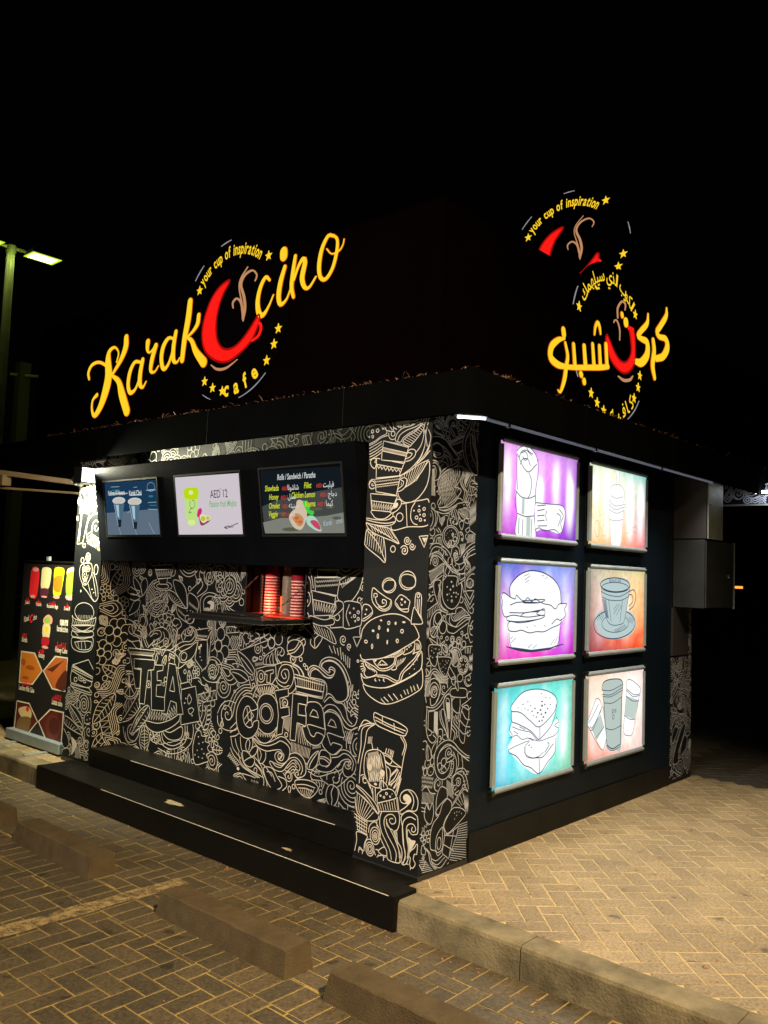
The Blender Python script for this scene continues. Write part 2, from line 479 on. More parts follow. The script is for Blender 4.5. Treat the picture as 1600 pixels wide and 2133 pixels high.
def paint(sh, txt, mats, wscale=0.0025):
    """coloured flat print, painted back to front"""
    slot = {}; used = []; w = 2*wscale
    for ln in txt.split('\n'):
        if not ln.strip(): continue
        if ln[0] == 'C':
            n = ln[2:].strip()
            if n not in slot: slot[n] = len(used); used.append(mats[n])
            sh.mat = slot[n]; continue
        if ln[0] == 'w': w = float(ln[2:])*wscale; continue
        k, p, r = parse(ln)
        if k == 'F': sh.fill(spline(p, True, .02))
        elif k == 'f': sh.fill(p)
        elif k == 'D': sh.fill(ell(p[0][0], p[0][1], r[0]/1000, r[1]/1000))
        elif k in 'Oo': sh.ribbon(ell(p[0][0], p[0][1], r[0]/1000, r[1]/1000), w, True)
        elif k in 'SV': sh.ribbon(spline(p), w)
        elif k == 'L': sh.ribbon(poly(p, step=.05), w)
        elif k in 'HZ':
            for q in hatch(p, r[0], k == 'Z'): sh.ribbon(poly(q, step=.05), w)
    return used
_tc = {}
def glyphs(txt, shear=0.0, bold=0.0):
    key = (txt, shear, bold)
    if key in _tc: return _tc[key]
    c = bpy.data.curves.new('t', 'FONT'); c.body = txt; c.shear = shear; c.offset = bold; c.resolution_u = 3
    o = bpy.data.objects.new('t', c); C.objects.link(o)
    bpy.context.view_layer.update()
    me = o.to_mesh()
    V = [tuple(v.co[:2]) for v in me.vertices]; F = [tuple(p.vertices) for p in me.polygons]
    o.to_mesh_clear(); bpy.data.objects.remove(o); bpy.data.curves.remove(c)
    if V:
        a = np.array(V); x0, x1 = a[:, 0].min(), a[:, 0].max()
    else: x0 = 0; x1 = .3
    _tc[key] = (V, F, x0, x1)
    return _tc[key]
def text(sh, s, u, v, size, rot=0.0, align='c', shear=0.0, bold=0.0, sx=1.0, mat=None):
    V, F, x0, x1 = glyphs(s, shear, bold)
    if not V: return
    if mat is not None: sh.mat = mat
    ox = {'c': (x0+x1)/2, 'l': x0, 'r': x1}[align]
    o = sh.off(); b = len(sh.V); ca, sa = math.cos(rot), math.sin(rot)
    for x, y in V:
        x = (x-ox)*size*sx; y = y*size
        sh.V.append(sh.to3(u+x*ca-y*sa, v+x*sa+y*ca, o))
    for f in F: sh.F.append(tuple(b+i for i in f)); sh.mi.append(sh.mat)
ART={
"W":"""#k -1320,800 -1180,798 -1182,741 -1264,742 -1263,669 -1184,671 -1183,607 -1268,617 -1276,499 -1329,499#k -1320,926 -1031,903 -1035,844 -1295,852
H -1291,912 -1046,899 -1051,848 -1283,856 12
L -1319,907 -1034,884#k -1295,849 -1037,842 -1044,799 -1288,806
S -1277,816 -1196,812 -1118,808 -1047,809#k -1780,857 -1758,863 -1746,838 -1721,847 -1737,879 -1720,890 -1683,811 -1704,803 -1715,824 -1735,816 -1724,789 -1743,784#O -1648,877 41 40
o -1645,876 17 21#k -1607,913 -1524,935 -1520,913 -1549,902 -1550,843 -1584,842 -1584,895 -1601,892#k -1704,920 -1596,951 -1502,963 -1490,888 -1528,840 -1674,812
H -1720,959 -1624,974 -1623,959 -1710,939 10#K -1177,755 -1146,767 -1092,771 -1053,755 -1028,716 -1011,624 -1006,614 -1161,621 -1150,583 -1133,559 -1102,553 -1081,582 -1019,571 -1032,532 -1068,505 -1122,500 -1178,525 -1205,569 -1215,600 -1187,607 -1184,674 -1194,716
k -1153,678 -1124,722 -1089,713 -1069,676#K -1019,702 -990,724 -945,727 -900,713 -869,681 -848,627 -842,587 -979,595 -973,562 -948,522 -935,542 -853,534 -881,499 -930,468 -991,486 -1031,527 -1008,572 -1007,625
k -985,641 -958,684 -927,673 -907,637#k -1503,795 -1367,827 -1360,779 -1445,752 -1433,690 -1351,709 -1343,652 -1420,631 -1395,623 -1405,526 -1462,506 -1450,638 -1469,724#K -1748,723 -1811,721 -1862,674 -1889,601 -1878,516 -1837,459 -1771,440 -1701,462 -1652,520 -1652,576 -1700,561 -1711,531 -1750,517 -1797,539 -1815,594 -1792,649 -1756,659 -1732,634 -1667,659 -1692,696
L -1778,645 -1759,573 -1736,565 -1703,603 -1741,633 -1774,599 -1799,567
L -1779,536 -1737,576#K -1583,766 -1522,762 -1473,723 -1451,654 -1458,570 -1505,519 -1564,502 -1617,514 -1664,552 -1661,643 -1666,699 -1634,746
O -1574,635 70 66
o -1574,635 53 51#k -1516,679 -1475,690 -1452,671 -1463,636 -1503,614
o -1485,650 15 15#O -1591,641 141 205
Z -1740,747 -1449,804 -1506,775 -1685,725 7
Z -1709,802 -1476,834 -1523,778 -1661,756 9
Z -1675,466 -1436,491 -1488,516 -1652,509 9
S -1742,764 -1700,809 -1632,839 -1554,842 -1476,823 -1449,804#H -1263,609 -1216,616 -1121,486 -1256,492 6
H -1320,487 -1128,470 -1140,409 -1316,428 14
H -1396,634 -1330,643 -1340,544 -1391,569 6#K -1035,784 -997,836 -955,828 -920,803 -869,802 -827,830 -821,867 -840,937 -888,1005 -956,1040 -1024,1036 -1068,1008 -1020,976 -990,968 -991,989 -953,988 -945,968 -973,938 -1026,938 -1081,969 -1137,985 -1170,955 -1164,923 -1032,911 -1005,845
S -1180,932 -1183,970 -1145,998 -1090,995 -1043,973 -989,950 -948,967 -942,994 -977,1006 -995,989 -982,974
S -1164,923 -1151,962 -1105,980 -1065,960 -1010,937 -962,945
S -1083,1001 -1062,1040 -1003,1065 -928,1058 -867,1022 -819,960 -794,896 -805,833 -822,805 -819,760
S -1068,997 -1039,1032 -987,1048 -926,1035 -872,996 -833,938 -818,878 -830,825 -869,802#S -1036,736 -993,768 -933,771 -887,745 -848,699 -796,666 -754,674 -735,715 -757,742 -785,728
S -1024,780 -973,818 -920,793 -861,790 -830,753 -812,704 -775,679
S -1027,706 -976,739 -924,735 -878,705 -838,654 -787,641 -739,659
S -730,771 -766,777 -790,753 -785,723#O -764,866 12 12
O -765,813 16 18
O -1258,1028 15 14
O -1220,994 11 10
O -1659,999 15 13
O -1628,1027 12 10
O -1885,791 11 9
O -746,1065 8 7#O -1315,1094 81 57
S -1392,1070 -1327,1087 -1296,1117 -1274,1152
S -1390,1048 -1318,1071 -1272,1114 -1249,1137#L -1000,1136 -971,1096
L -962,1139 -941,1094
L -928,1127 -914,1086
L -902,1134 -887,1062
L -878,1105 -865,1054
L -856,1091 -845,1035
L -833,1083 -830,1021
L -815,1074 -815,1017#K -1913,1022 -1851,1007 -1785,973 -1727,926 -1716,899 -1732,874 -1797,896 -1856,943
S -1868,982 -1820,952 -1771,916 -1738,891#K -1982,883 -1889,898 -1814,883 -1771,847 -1809,820 -1873,807 -1921,831
S -1953,874 -1877,865 -1792,833#K -1623,962 -1626,999 -1593,1030 -1543,1057 -1510,1077 -1512,1043 -1496,1000 -1478,979 -1520,969 -1571,964
S -1597,968 -1599,996 -1576,1026
S -1554,972 -1565,1005 -1542,1046
S -1520,969 -1530,997 -1533,1041#S -1474,979 -1507,1027 -1501,1072 -1460,1090 -1425,1073 -1424,1045 -1448,1032 -1466,1047 -1450,1063
S -1474,979 -1420,996 -1337,995 -1271,977 -1229,943 -1219,923
S -1444,980 -1489,1017 -1484,1063
S -1531,879 -1480,884 -1466,930 -1443,966 -1402,981 -1352,975 -1317,929 -1328,862 -1367,819
S -1480,884 -1453,865 -1394,860 -1364,902 -1375,945 -1417,946 -1440,916 -1413,886 -1389,899 -1407,925
S -1353,980 -1294,964 -1269,939 -1259,921
S -1337,987 -1271,972 -1237,943 -1227,922
S -1367,819 -1357,793 -1309,820 -1288,866 -1315,907
S -1547,871 -1496,871 -1469,846 -1409,831 -1360,847
N -1479,878 -1461,975 -1370,995 -1237,953 -1219,917 -1324,923 -1287,856 -1355,771 -1450,826#S -1742,764 -1805,762 -1866,720 -1908,657 -1929,578 -1955,546
S -1736,748 -1786,747 -1830,725
S -1752,786 -1824,777 -1895,729 -1936,659 -1960,604
S -1763,808 -1835,794 -1906,751 -1948,699 -1981,636
S -1950,482 -1906,518 -1880,539
S -1948,453 -1894,485 -1868,506
S -1945,425 -1890,439 -1855,461#K -1701,456 -1645,425 -1550,424 -1467,453 -1418,477 -1351,461 -1324,427 -1337,371 -1383,336 -1442,337 -1469,370 -1446,402 -1404,398 -1410,364 -1435,354 -1395,383 -1414,418 -1480,407 -1556,389 -1635,399 -1681,425
W -1415,379 37 1.6 180
S -1683,453 -1629,434 -1543,447 -1469,481 -1420,505 -1370,501 -1319,471#K -1338,387 -1307,414 -1251,423 -1194,400 -1167,352 -1172,303 -1225,272 -1266,281 -1275,306 -1252,321 -1236,313 -1221,337 -1256,374 -1296,372 -1334,339 -1388,286 -1455,280 -1498,299 -1517,329 -1458,323 -1391,324
S -1492,328 -1456,307 -1406,307 -1367,339 -1321,379 -1265,394 -1216,370 -1197,331 -1211,296
W -1242,291 29 1.4 200#K -1058,470 -1110,435 -1153,375 -1151,344 -1105,347 -1068,385 -1056,429
S -1065,459 -1101,416 -1130,374 -1136,352#K -1043,468 -1006,484 -960,471 -947,432 -963,398 -1008,385 -1046,399
S -1041,436 -1004,443 -973,437 -950,426
S -1044,425 -1010,429 -980,421 -957,409#K -953,467 -901,475 -859,508 -802,512 -758,489 -727,449 -738,397 -779,359 -822,361 -839,399 -819,443 -784,449 -776,430 -796,417 -769,442 -792,463 -841,449 -883,412 -939,366 -1013,348 -1074,358 -1046,389 -978,385 -943,427
W -801,431 31 1.5 160
S -937,449 -879,464 -836,491 -786,484 -752,450 -760,403#K -1769,412 -1736,451 -1709,449 -1697,411 -1729,355 -1766,367
S -1753,442 -1729,418 -1739,365#K -1729,361 -1670,404 -1647,391 -1666,349 -1709,325
K -1801,349 -1756,351 -1709,330 -1672,314 -1679,279 -1713,256 -1767,264 -1797,304
S -1778,285 -1743,308 -1700,326 -1683,340#K -1643,386 -1600,399 -1564,382 -1561,338 -1593,300 -1628,310
S -1625,389 -1605,353 -1620,312#S -1939,350 -1898,305 -1841,274 -1792,243 -1701,219 -1629,199
S -1936,420 -1912,360 -1863,322 -1815,296
S -1835,441 -1820,369 -1800,344
S -1889,422 -1867,373 -1836,338
Z -1937,316 -1830,253 -1856,231 -1972,287 7#S -1845,331 -1822,277 -1765,242 -1675,224 -1612,202
S -1818,335 -1786,272 -1720,238 -1630,221 -1569,210
S -1637,309 -1600,282 -1571,242 -1552,213
S -1887,157 -1816,193 -1726,198 -1655,194#H -837,629 -751,631 -776,557 -849,576 5
H -808,623 -765,619 -776,557 -804,557 4
H -1113,488 -1038,510 -1037,495 -1113,475 8#K -925,286 -873,266 -870,207 -903,160 -946,161 -974,206 -960,264
S -910,279 -929,235 -919,197 -924,160#O -812,139 30 25
o -812,139 12 11#k -784,189 -714,184 -720,163 -754,161 -759,125 -780,126#K -1262,244 -1170,271 -1079,267 -1047,233 -1118,167 -1211,180
S -1245,226 -1168,240 -1077,237
S -1228,208 -1152,218 -1090,209
H -1220,199 -1076,227 -1118,167 -1195,173 7#O -1024,222 14 14
D -1169,131 12 10
S -1334,125 -1288,155 -1224,136 -1191,111
S -1301,121 -1255,140 -1222,115#S -1789,347 -1732,301 -1625,264 -1569,198 -1581,130 -1630,99 -1684,121
S -1754,353 -1680,299 -1590,248 -1535,182 -1547,115
S -1719,358 -1646,315 -1559,286 -1488,234
W -905,330 72 1.3 90
S -1143,328 -1052,313 -936,355 -851,390 -798,449 -742,449
S -1169,375 -1083,339 -966,370 -911,430 -814,486 -731,490
S -1110,282 -1005,291 -902,270 -806,338 -740,400
K -1884,173 -1813,197 -1757,163 -1703,140 -1807,115 -1871,131
S -1856,162 -1812,175 -1774,149 -1756,141
H -1705,173 -1619,177 -1615,124 -1684,121 5
K -1575,273 -1492,287 -1439,243 -1386,189 -1466,152 -1535,193
S -1540,257 -1490,255 -1453,208
S -1423,246 -1357,237 -1339,198 -1384,157#k -1868,1133 -1833,1159 -1797,1150 -1804,1127 -1776,1117 -1792,1088 -1831,1079#L -1789,1168 -1766,1101 -1731,1109
L -1783,1137 -1752,1144
L -1793,1167 -1754,1178#S -1685,1192 -1720,1190 -1727,1172 -1688,1158 -1686,1136 -1724,1127#L -1676,1187 -1617,1208
L -1645,1197 -1629,1146
L -1964,1184 -1714,1224
L -1810,1092 -1621,1152
L -1808,1058 -1572,1178
L -1878,1034 -1569,1133#S -1962,929 -1889,936 -1759,892#O -1919,743 10 9
D -1842,222 14 11
D -2038,941 14 11#k -3210,852 -2917,866 -2925,791 -3002,779 -3029,512 -3101,512 -3099,725 -3097,783 -3202,776#k -2967,826 -2799,838 -2803,799 -2878,783 -2871,714 -2818,720 -2815,686 -2875,679 -2874,593 -2761,598 -2751,497 -2925,482#k -2727,862 -2638,858 -2511,504 -2589,493 -2604,575 -2678,583 -2719,475 -2787,475 -2760,589
k -2666,770 -2633,656 -2700,656#k -2549,682 -2377,727 -2301,483 -2532,422
S -2448,661 -2466,626 -2448,586 -2416,623 -2448,661
S -2411,566 -2451,545 -2421,516 -2382,554 -2411,566
D -2498,588 8 6
D -2487,623 8 6
D -2399,510 8 6
S -2553,724 -2605,819 -2598,896 -2660,941 -2766,958 -2808,928#k -2567,722 -2456,751 -2411,715 -2549,678#k -3301,930 -2924,940 -2929,913 -2959,897 -3262,883 -3288,895
H -3273,905 -2938,921 -2944,903 -3259,884 24#k -3271,883 -2943,894 -2955,862 -3209,848 -3201,772 -3104,773 -3105,627 -3169,619#k -2917,866 -2907,919 -2880,887 -2906,832#K -3001,385 -2831,392 -2672,440 -2561,497 -2563,446 -2666,381 -2825,324 -2948,332
Z -2948,479 -2676,490 -2715,425 -2971,398 8
Z -2764,478 -2611,574 -2576,503 -2672,440 5#K -3122,945 -3130,1025 -3231,1053 -3269,1105 -3239,1125 -3202,1091 -3304,1121 -3367,1080 -3342,1008 -3256,979 -3186,939
S -3090,948 -3143,997 -3290,985 -3388,1042 -3404,1105 -3341,1155 -3257,1142 -3218,1090 -3263,1042 -3316,1074 -3302,1103
S -3123,954 -3162,1022 -3245,1034
S -3044,960 -3098,1027 -3121,1088 -3079,1153 -3100,1197 -3147,1185 -3159,1148
S -3012,963 -3067,1030 -3074,1100 -3048,1155 -3085,1207 -3149,1207 -3177,1165 -3154,1095#S -3027,953 -2939,1013 -2851,1055 -2870,1097 -2947,1092 -2974,1054 -3005,1043 -2930,1075 -2898,1069
S -2979,948 -2858,967 -2757,1019 -2748,1088 -2827,1126 -2933,1110 -3007,1069
S -2967,976 -2862,1010 -2805,1050 -2824,1092
S -2918,953 -2796,964 -2698,1032 -2691,1110 -2755,1157 -2832,1169
S -2826,953 -2693,973 -2641,1045 -2647,1113 -2593,1159 -2626,1200 -2685,1205 -2712,1177 -2679,1145 -2637,1165
S -2721,962 -2581,1033 -2469,1050 -2417,1104 -2464,1151 -2533,1130 -2529,1088 -2487,1091
S -2690,947 -2551,1010 -2439,1036 -2389,1098 -2421,1146 -2493,1162
S -2553,1035 -2586,1083 -2547,1129#L -3021,1131 -3000,1150 -2975,1134 -2953,1157 -2929,1141 -2908,1163 -2883,1147 -2862,1169 -2838,1153 -2817,1176 -2793,1161 -2772,1184 -2748,1168 -2728,1190 -2710,1160
S -3021,1131 -2993,1088 -3021,1051#K -2385,1049 -2478,999 -2561,967 -2601,930 -2568,882 -2470,908 -2405,964
K -2573,941 -2532,961 -2501,939 -2526,903 -2570,907#K -2637,1003 -2575,966 -2384,1040 -2435,986 -2471,916 -2592,837 -2654,874#k -2406,1138 -2218,1168 -2222,1143 -2264,1075 -2408,1080
L -2373,1157 -2351,1142
L -2256,1141 -2218,1168
Z -2397,1106 -2266,1107 -2272,1090 -2395,1089 8#k -2372,1066 -2264,1075 -2248,888 -2299,850 -2401,923
D -2354,1010 13 14
D -2335,1028 10 12
S -2343,969 -2342,1002
D -2319,922 8 4
D -2341,945 8 4#k -2264,1075 -2222,1143 -2235,897#O -3253,636 130 110
o -3253,636 107 93
D -3255,632 22 15
Z -3379,649 -3264,743 -3257,645 -3268,630 4
L -3253,636 -3363,651
L -3253,636 -3343,699
L -3253,636 -3279,728
L -3253,636 -3194,706
L -3253,636 -3148,657
L -3253,636 -3180,573
L -3253,636 -3242,539
L -3253,636 -3319,557
L -3253,636 -3362,597#K -3292,849 -3373,823 -3399,748 -3356,670 -3275,688 -3248,745 -3331,745 -3336,790 -3272,815
S -3282,913 -3364,897 -3423,818 -3397,730#K -3102,600 -3229,567 -3303,487 -3371,342 -3271,347 -3163,407 -3091,496
S -3117,590 -3218,470 -3337,338
H -3102,600 -3355,354 -3301,469 -3181,582 6
H -3099,565 -3287,345 -3193,385 -3074,480 6#K -2982,510 -3072,463 -3144,383 -3213,267 -3118,289 -3001,385 -2946,462
S -2981,501 -3081,392 -3181,271
H -2981,501 -3183,289 -3127,376 -3041,467 6
H -2963,477 -3149,276 -3058,325 -2943,428 6#K -3013,349 -3054,290 -3061,202 -2992,143 -2937,221 -2946,306
S -3010,349 -2989,144
H -3008,332 -2990,161 -3043,187 -3047,300 6
H -3008,332 -2990,161 -2943,203 -2959,313 6#K -3531,393 -3396,420 -3292,389 -3320,340 -3473,337
S -3530,389 -3391,376 -3305,352
H -3497,398 -3322,358 -3371,342 -3473,337 5#W -3378,251 76 1.8 0
W -3182,280 76 1.7 40
S -3278,257 -3238,192 -3141,207 -3084,268 -3073,322
S -3425,217 -3369,171 -3268,169 -3200,145
S -3315,296 -3282,221 -3203,171 -3108,194#K -2767,350 -2663,348 -2524,410 -2517,337 -2600,299 -2703,300
S -2781,339 -2744,268 -2625,254 -2514,304 -2478,376 -2483,425
S -2810,326 -2756,241 -2622,229 -2485,292 -2449,364 -2455,429
Z -2816,240 -2391,340 -2448,347 -2756,233 7
S -2813,207 -2662,189 -2508,231 -2402,305 -2375,391 -2387,447
H -2797,192 -2399,273 -2444,151 -2732,144 9#S -2573,478 -2613,439 -2755,386 -2873,351 -2929,292 -2893,245 -2817,249 -2792,295 -2853,303 -2866,275 -2835,276
S -2556,447 -2666,381 -2796,337 -2896,271#K -2341,396 -2288,412 -2272,382 -2218,382 -2228,349 -2174,341 -2198,305 -2169,278 -2207,256 -2177,221 -2229,196 -2335,170 -2372,277
D -2311,368 6 5
D -2300,321 6 5
D -2254,337 6 5
D -2263,287 6 5
D -2316,270 6 5
D -2234,259 6 5
D -2298,225 6 5
D -2251,225 6 5
D -2340,234 6 5#O -2131,380 18 14
K -2133,395 -2161,423 -2130,439 -2109,423
K -2106,391 -2083,419 -2068,397 -2092,378
K -2104,368 -2077,356 -2095,338 -2123,357
K -2136,359 -2127,325 -2152,317 -2155,352
K -2156,364 -2189,355 -2191,378 -2158,383#S -2346,771 -2289,745 -2221,737 -2204,690 -2254,644 -2297,671 -2272,698
S -2417,780 -2334,789 -2303,744
S -2334,634 -2252,628 -2203,674 -2195,740
S -2272,861 -2224,931 -2145,930 -2113,869 -2148,817 -2214,810 -2218,850 -2179,863
S -2311,841 -2265,927 -2187,959 -2106,934 -2074,865 -2107,798 -2171,775
S -2294,802 -2225,777 -2093,783#K -2223,599 -2184,612 -2181,580 -2220,567
K -2220,567 -2181,580 -2179,548 -2218,535
K -2218,535 -2179,548 -2176,517 -2221,502
K -2221,502 -2182,512 -2186,483 -2232,469
K -2232,469 -2199,473 -2209,440 -2256,433
S -2237,605 -2244,532 -2279,462 -2329,422
S -2278,616 -2284,526 -2333,462#W -1986,574 76 1.7 -30
S -2100,551 -2082,490 -1990,464 -1890,479 -1856,515
S -2101,567 -2055,636 -1981,670 -1905,663
S -2079,610 -2019,665#k -2998,1604 -2754,1618 -2743,1583 -2979,1573#k -2979,1569 -2743,1583 -2766,1513 -2941,1503
Z -2975,1564 -2747,1576 -2763,1526 -2945,1516 9#k -2933,1499 -2811,1511 -2814,1463 -2906,1460#O -2866,1448 122 36
o -2869,1445 83 21#O -2741,1561 32 34#K -2727,1496 -2623,1483 -2560,1425 -2538,1341 -2540,1290 -2610,1337 -2690,1411#K -2810,1415 -2704,1402 -2610,1337 -2547,1290 -2665,1309 -2759,1356
H -2794,1411 -2563,1306 -2650,1301 -2775,1364 8#K -2529,1401 -2443,1388 -2396,1340 -2404,1272 -2467,1185 -2538,1188 -2644,1233 -2672,1300 -2608,1320 -2533,1290
Z -2509,1342 -2407,1297 -2412,1280 -2522,1325 8
D -2532,1273 7 4
D -2489,1276 7 4
D -2460,1269 7 4
S -2536,1239 -2555,1221 -2524,1189 -2506,1233 -2536,1239
Z -2648,1284 -2557,1238 -2571,1229 -2647,1267 7
S -2497,1208 -2470,1226 -2441,1211 -2453,1185#K -3177,1319 -3258,1306 -3301,1249 -3345,1191 -3248,1215 -3187,1255
K -3180,1346 -3297,1368 -3379,1346 -3259,1315
K -3181,1355 -3271,1433 -3287,1506 -3190,1445 -3149,1365
K -3149,1365 -3175,1455 -3115,1502 -3077,1440 -3118,1376
K -3184,1391 -3268,1406 -3354,1430 -3401,1391 -3263,1360
H -3246,1197 -3154,1257 -3165,1202 -3244,1179 3#S -2794,1407 -2848,1343 -2954,1321 -3044,1280 -3085,1207 -3046,1138
S -2838,1396 -2927,1357 -3017,1326 -3092,1278 -3117,1205
S -2847,1326 -2936,1295 -2994,1248 -3018,1175
S -2806,1380 -2786,1329 -2842,1274 -2915,1234 -2956,1179
S -2898,1218 -2793,1241 -2717,1229#W -2151,1482 74 2.2 60
S -2257,1479 -2236,1545 -2160,1589 -2080,1574 -2037,1527 -2045,1462 -2104,1395 -2223,1389
S -2297,1469 -2277,1553 -2228,1612 -2136,1622
S -2230,1628 -2138,1646 -2005,1609 -1953,1594
S -2309,1610 -2345,1551 -2299,1485 -2308,1435 -2414,1381
S -2378,1608 -2400,1541 -2353,1475 -2416,1406
S -2435,1616 -2457,1556 -2423,1489 -2489,1436
W -2364,1600 38 1.8 0#F -3494,1462 -3427,1474 -3407,1447 -3457,1436 -3487,1397 -3426,1386 -3503,1387 -3517,1433
K -3521,1471 -3462,1482 -3417,1465 -3439,1427 -3469,1389 -3502,1378 -3542,1423#k -3506,1256 -3392,1308 -3339,1283 -3451,1222
k -3484,1211 -3418,1233 -3375,1153 -3441,1130
D -3407,1215 3 3#F -2287,1345 -2248,1363 -2206,1349 -2209,1308 -2256,1297 -2245,1331
S -2321,1269 -2329,1359 -2264,1396 -2182,1375 -2163,1310
S -2361,1250 -2371,1366 -2280,1420 -2157,1400 -2126,1337#k -1182,1481 -960,1451 -980,1332 -1151,1317
Z -1164,1418 -957,1395 -987,1341 -1146,1351 8
L -1171,1423 -957,1399#k -1159,1564 -927,1571 -947,1457 -1147,1477
Z -1144,1545 -939,1562 -939,1547 -1143,1531 12
Z -1142,1516 -944,1533 -944,1519 -1141,1502 12#k -1141,1618 -936,1623 -967,1575 -1131,1570
Z -1121,1624 -943,1623 -949,1604 -1106,1610 8#K -958,1418 -905,1421 -890,1384 -953,1333 -1006,1321 -955,1371#K -1186,1315 -1059,1298 -979,1313 -970,1276 -1084,1258 -1184,1281#k -1024,1396 -891,1412 -883,1263 -995,1250
O -939,1320 23 20#K -891,1412 -762,1423 -732,1393 -728,1301 -754,1276 -883,1263
S -838,1406 -861,1339 -831,1275
O -789,1338 10 9
O -759,1363 10 9
O -829,1355 6 5
O -757,1322 10 9
D -798,1384 7 7
D -781,1307 7 7
D -815,1328 5 4#K -938,1543 -849,1593 -735,1628 -754,1512 -827,1425 -891,1412 -946,1447
S -951,1523 -834,1555 -735,1624
H -938,1533 -747,1623 -834,1555 -910,1506 8#K -1183,1271 -1057,1260 -987,1227 -943,1155 -1052,1184 -1137,1216
H -1168,1262 -987,1227 -957,1163 -1124,1217 7#S -1252,1453 -1209,1465 -1192,1407 -1232,1366 -1249,1414
S -1276,1610 -1219,1622 -1187,1563 -1169,1496
S -1247,1601 -1200,1543 -1188,1466
O -1234,1410 17 17
S -1260,1354 -1200,1319 -1225,1259 -1266,1236
S -1238,1238 -1179,1204 -1134,1168#O -1307,1140 86 43
S -1391,1128 -1305,1155 -1248,1179
S -1382,1104 -1289,1132 -1233,1165#K -1131,1111 -1175,1146 -1137,1207 -1082,1220 -1066,1183 -1091,1143
S -1132,1120 -1134,1168 -1095,1200#W -878,1184 33 1.8 0
W -824,1146 22 1.6 60
k -795,1208 -725,1214 -760,1151#k -1664,2518 -1585,2517 -1597,2465
O -1399,2479 24 22
W -1152,2492 50 2.1 30
S -1246,2500 -1235,2560 -1136,2571 -1063,2515 -1073,2446
k -1341,2508 -1268,2512 -1243,2449 -1323,2450
L -1326,2506 -1301,2450
L -1304,2507 -1279,2451
S -1049,2524 -1005,2471 -910,2463 -860,2517
S -1008,2520 -952,2486 -887,2529
S -882,2422 -845,2468 -887,2519
H -1088,2477 -1020,2482 -1017,2442 -1072,2437 5
H -1985,2526 -1851,2527 -1861,2441 -1979,2438 4""",
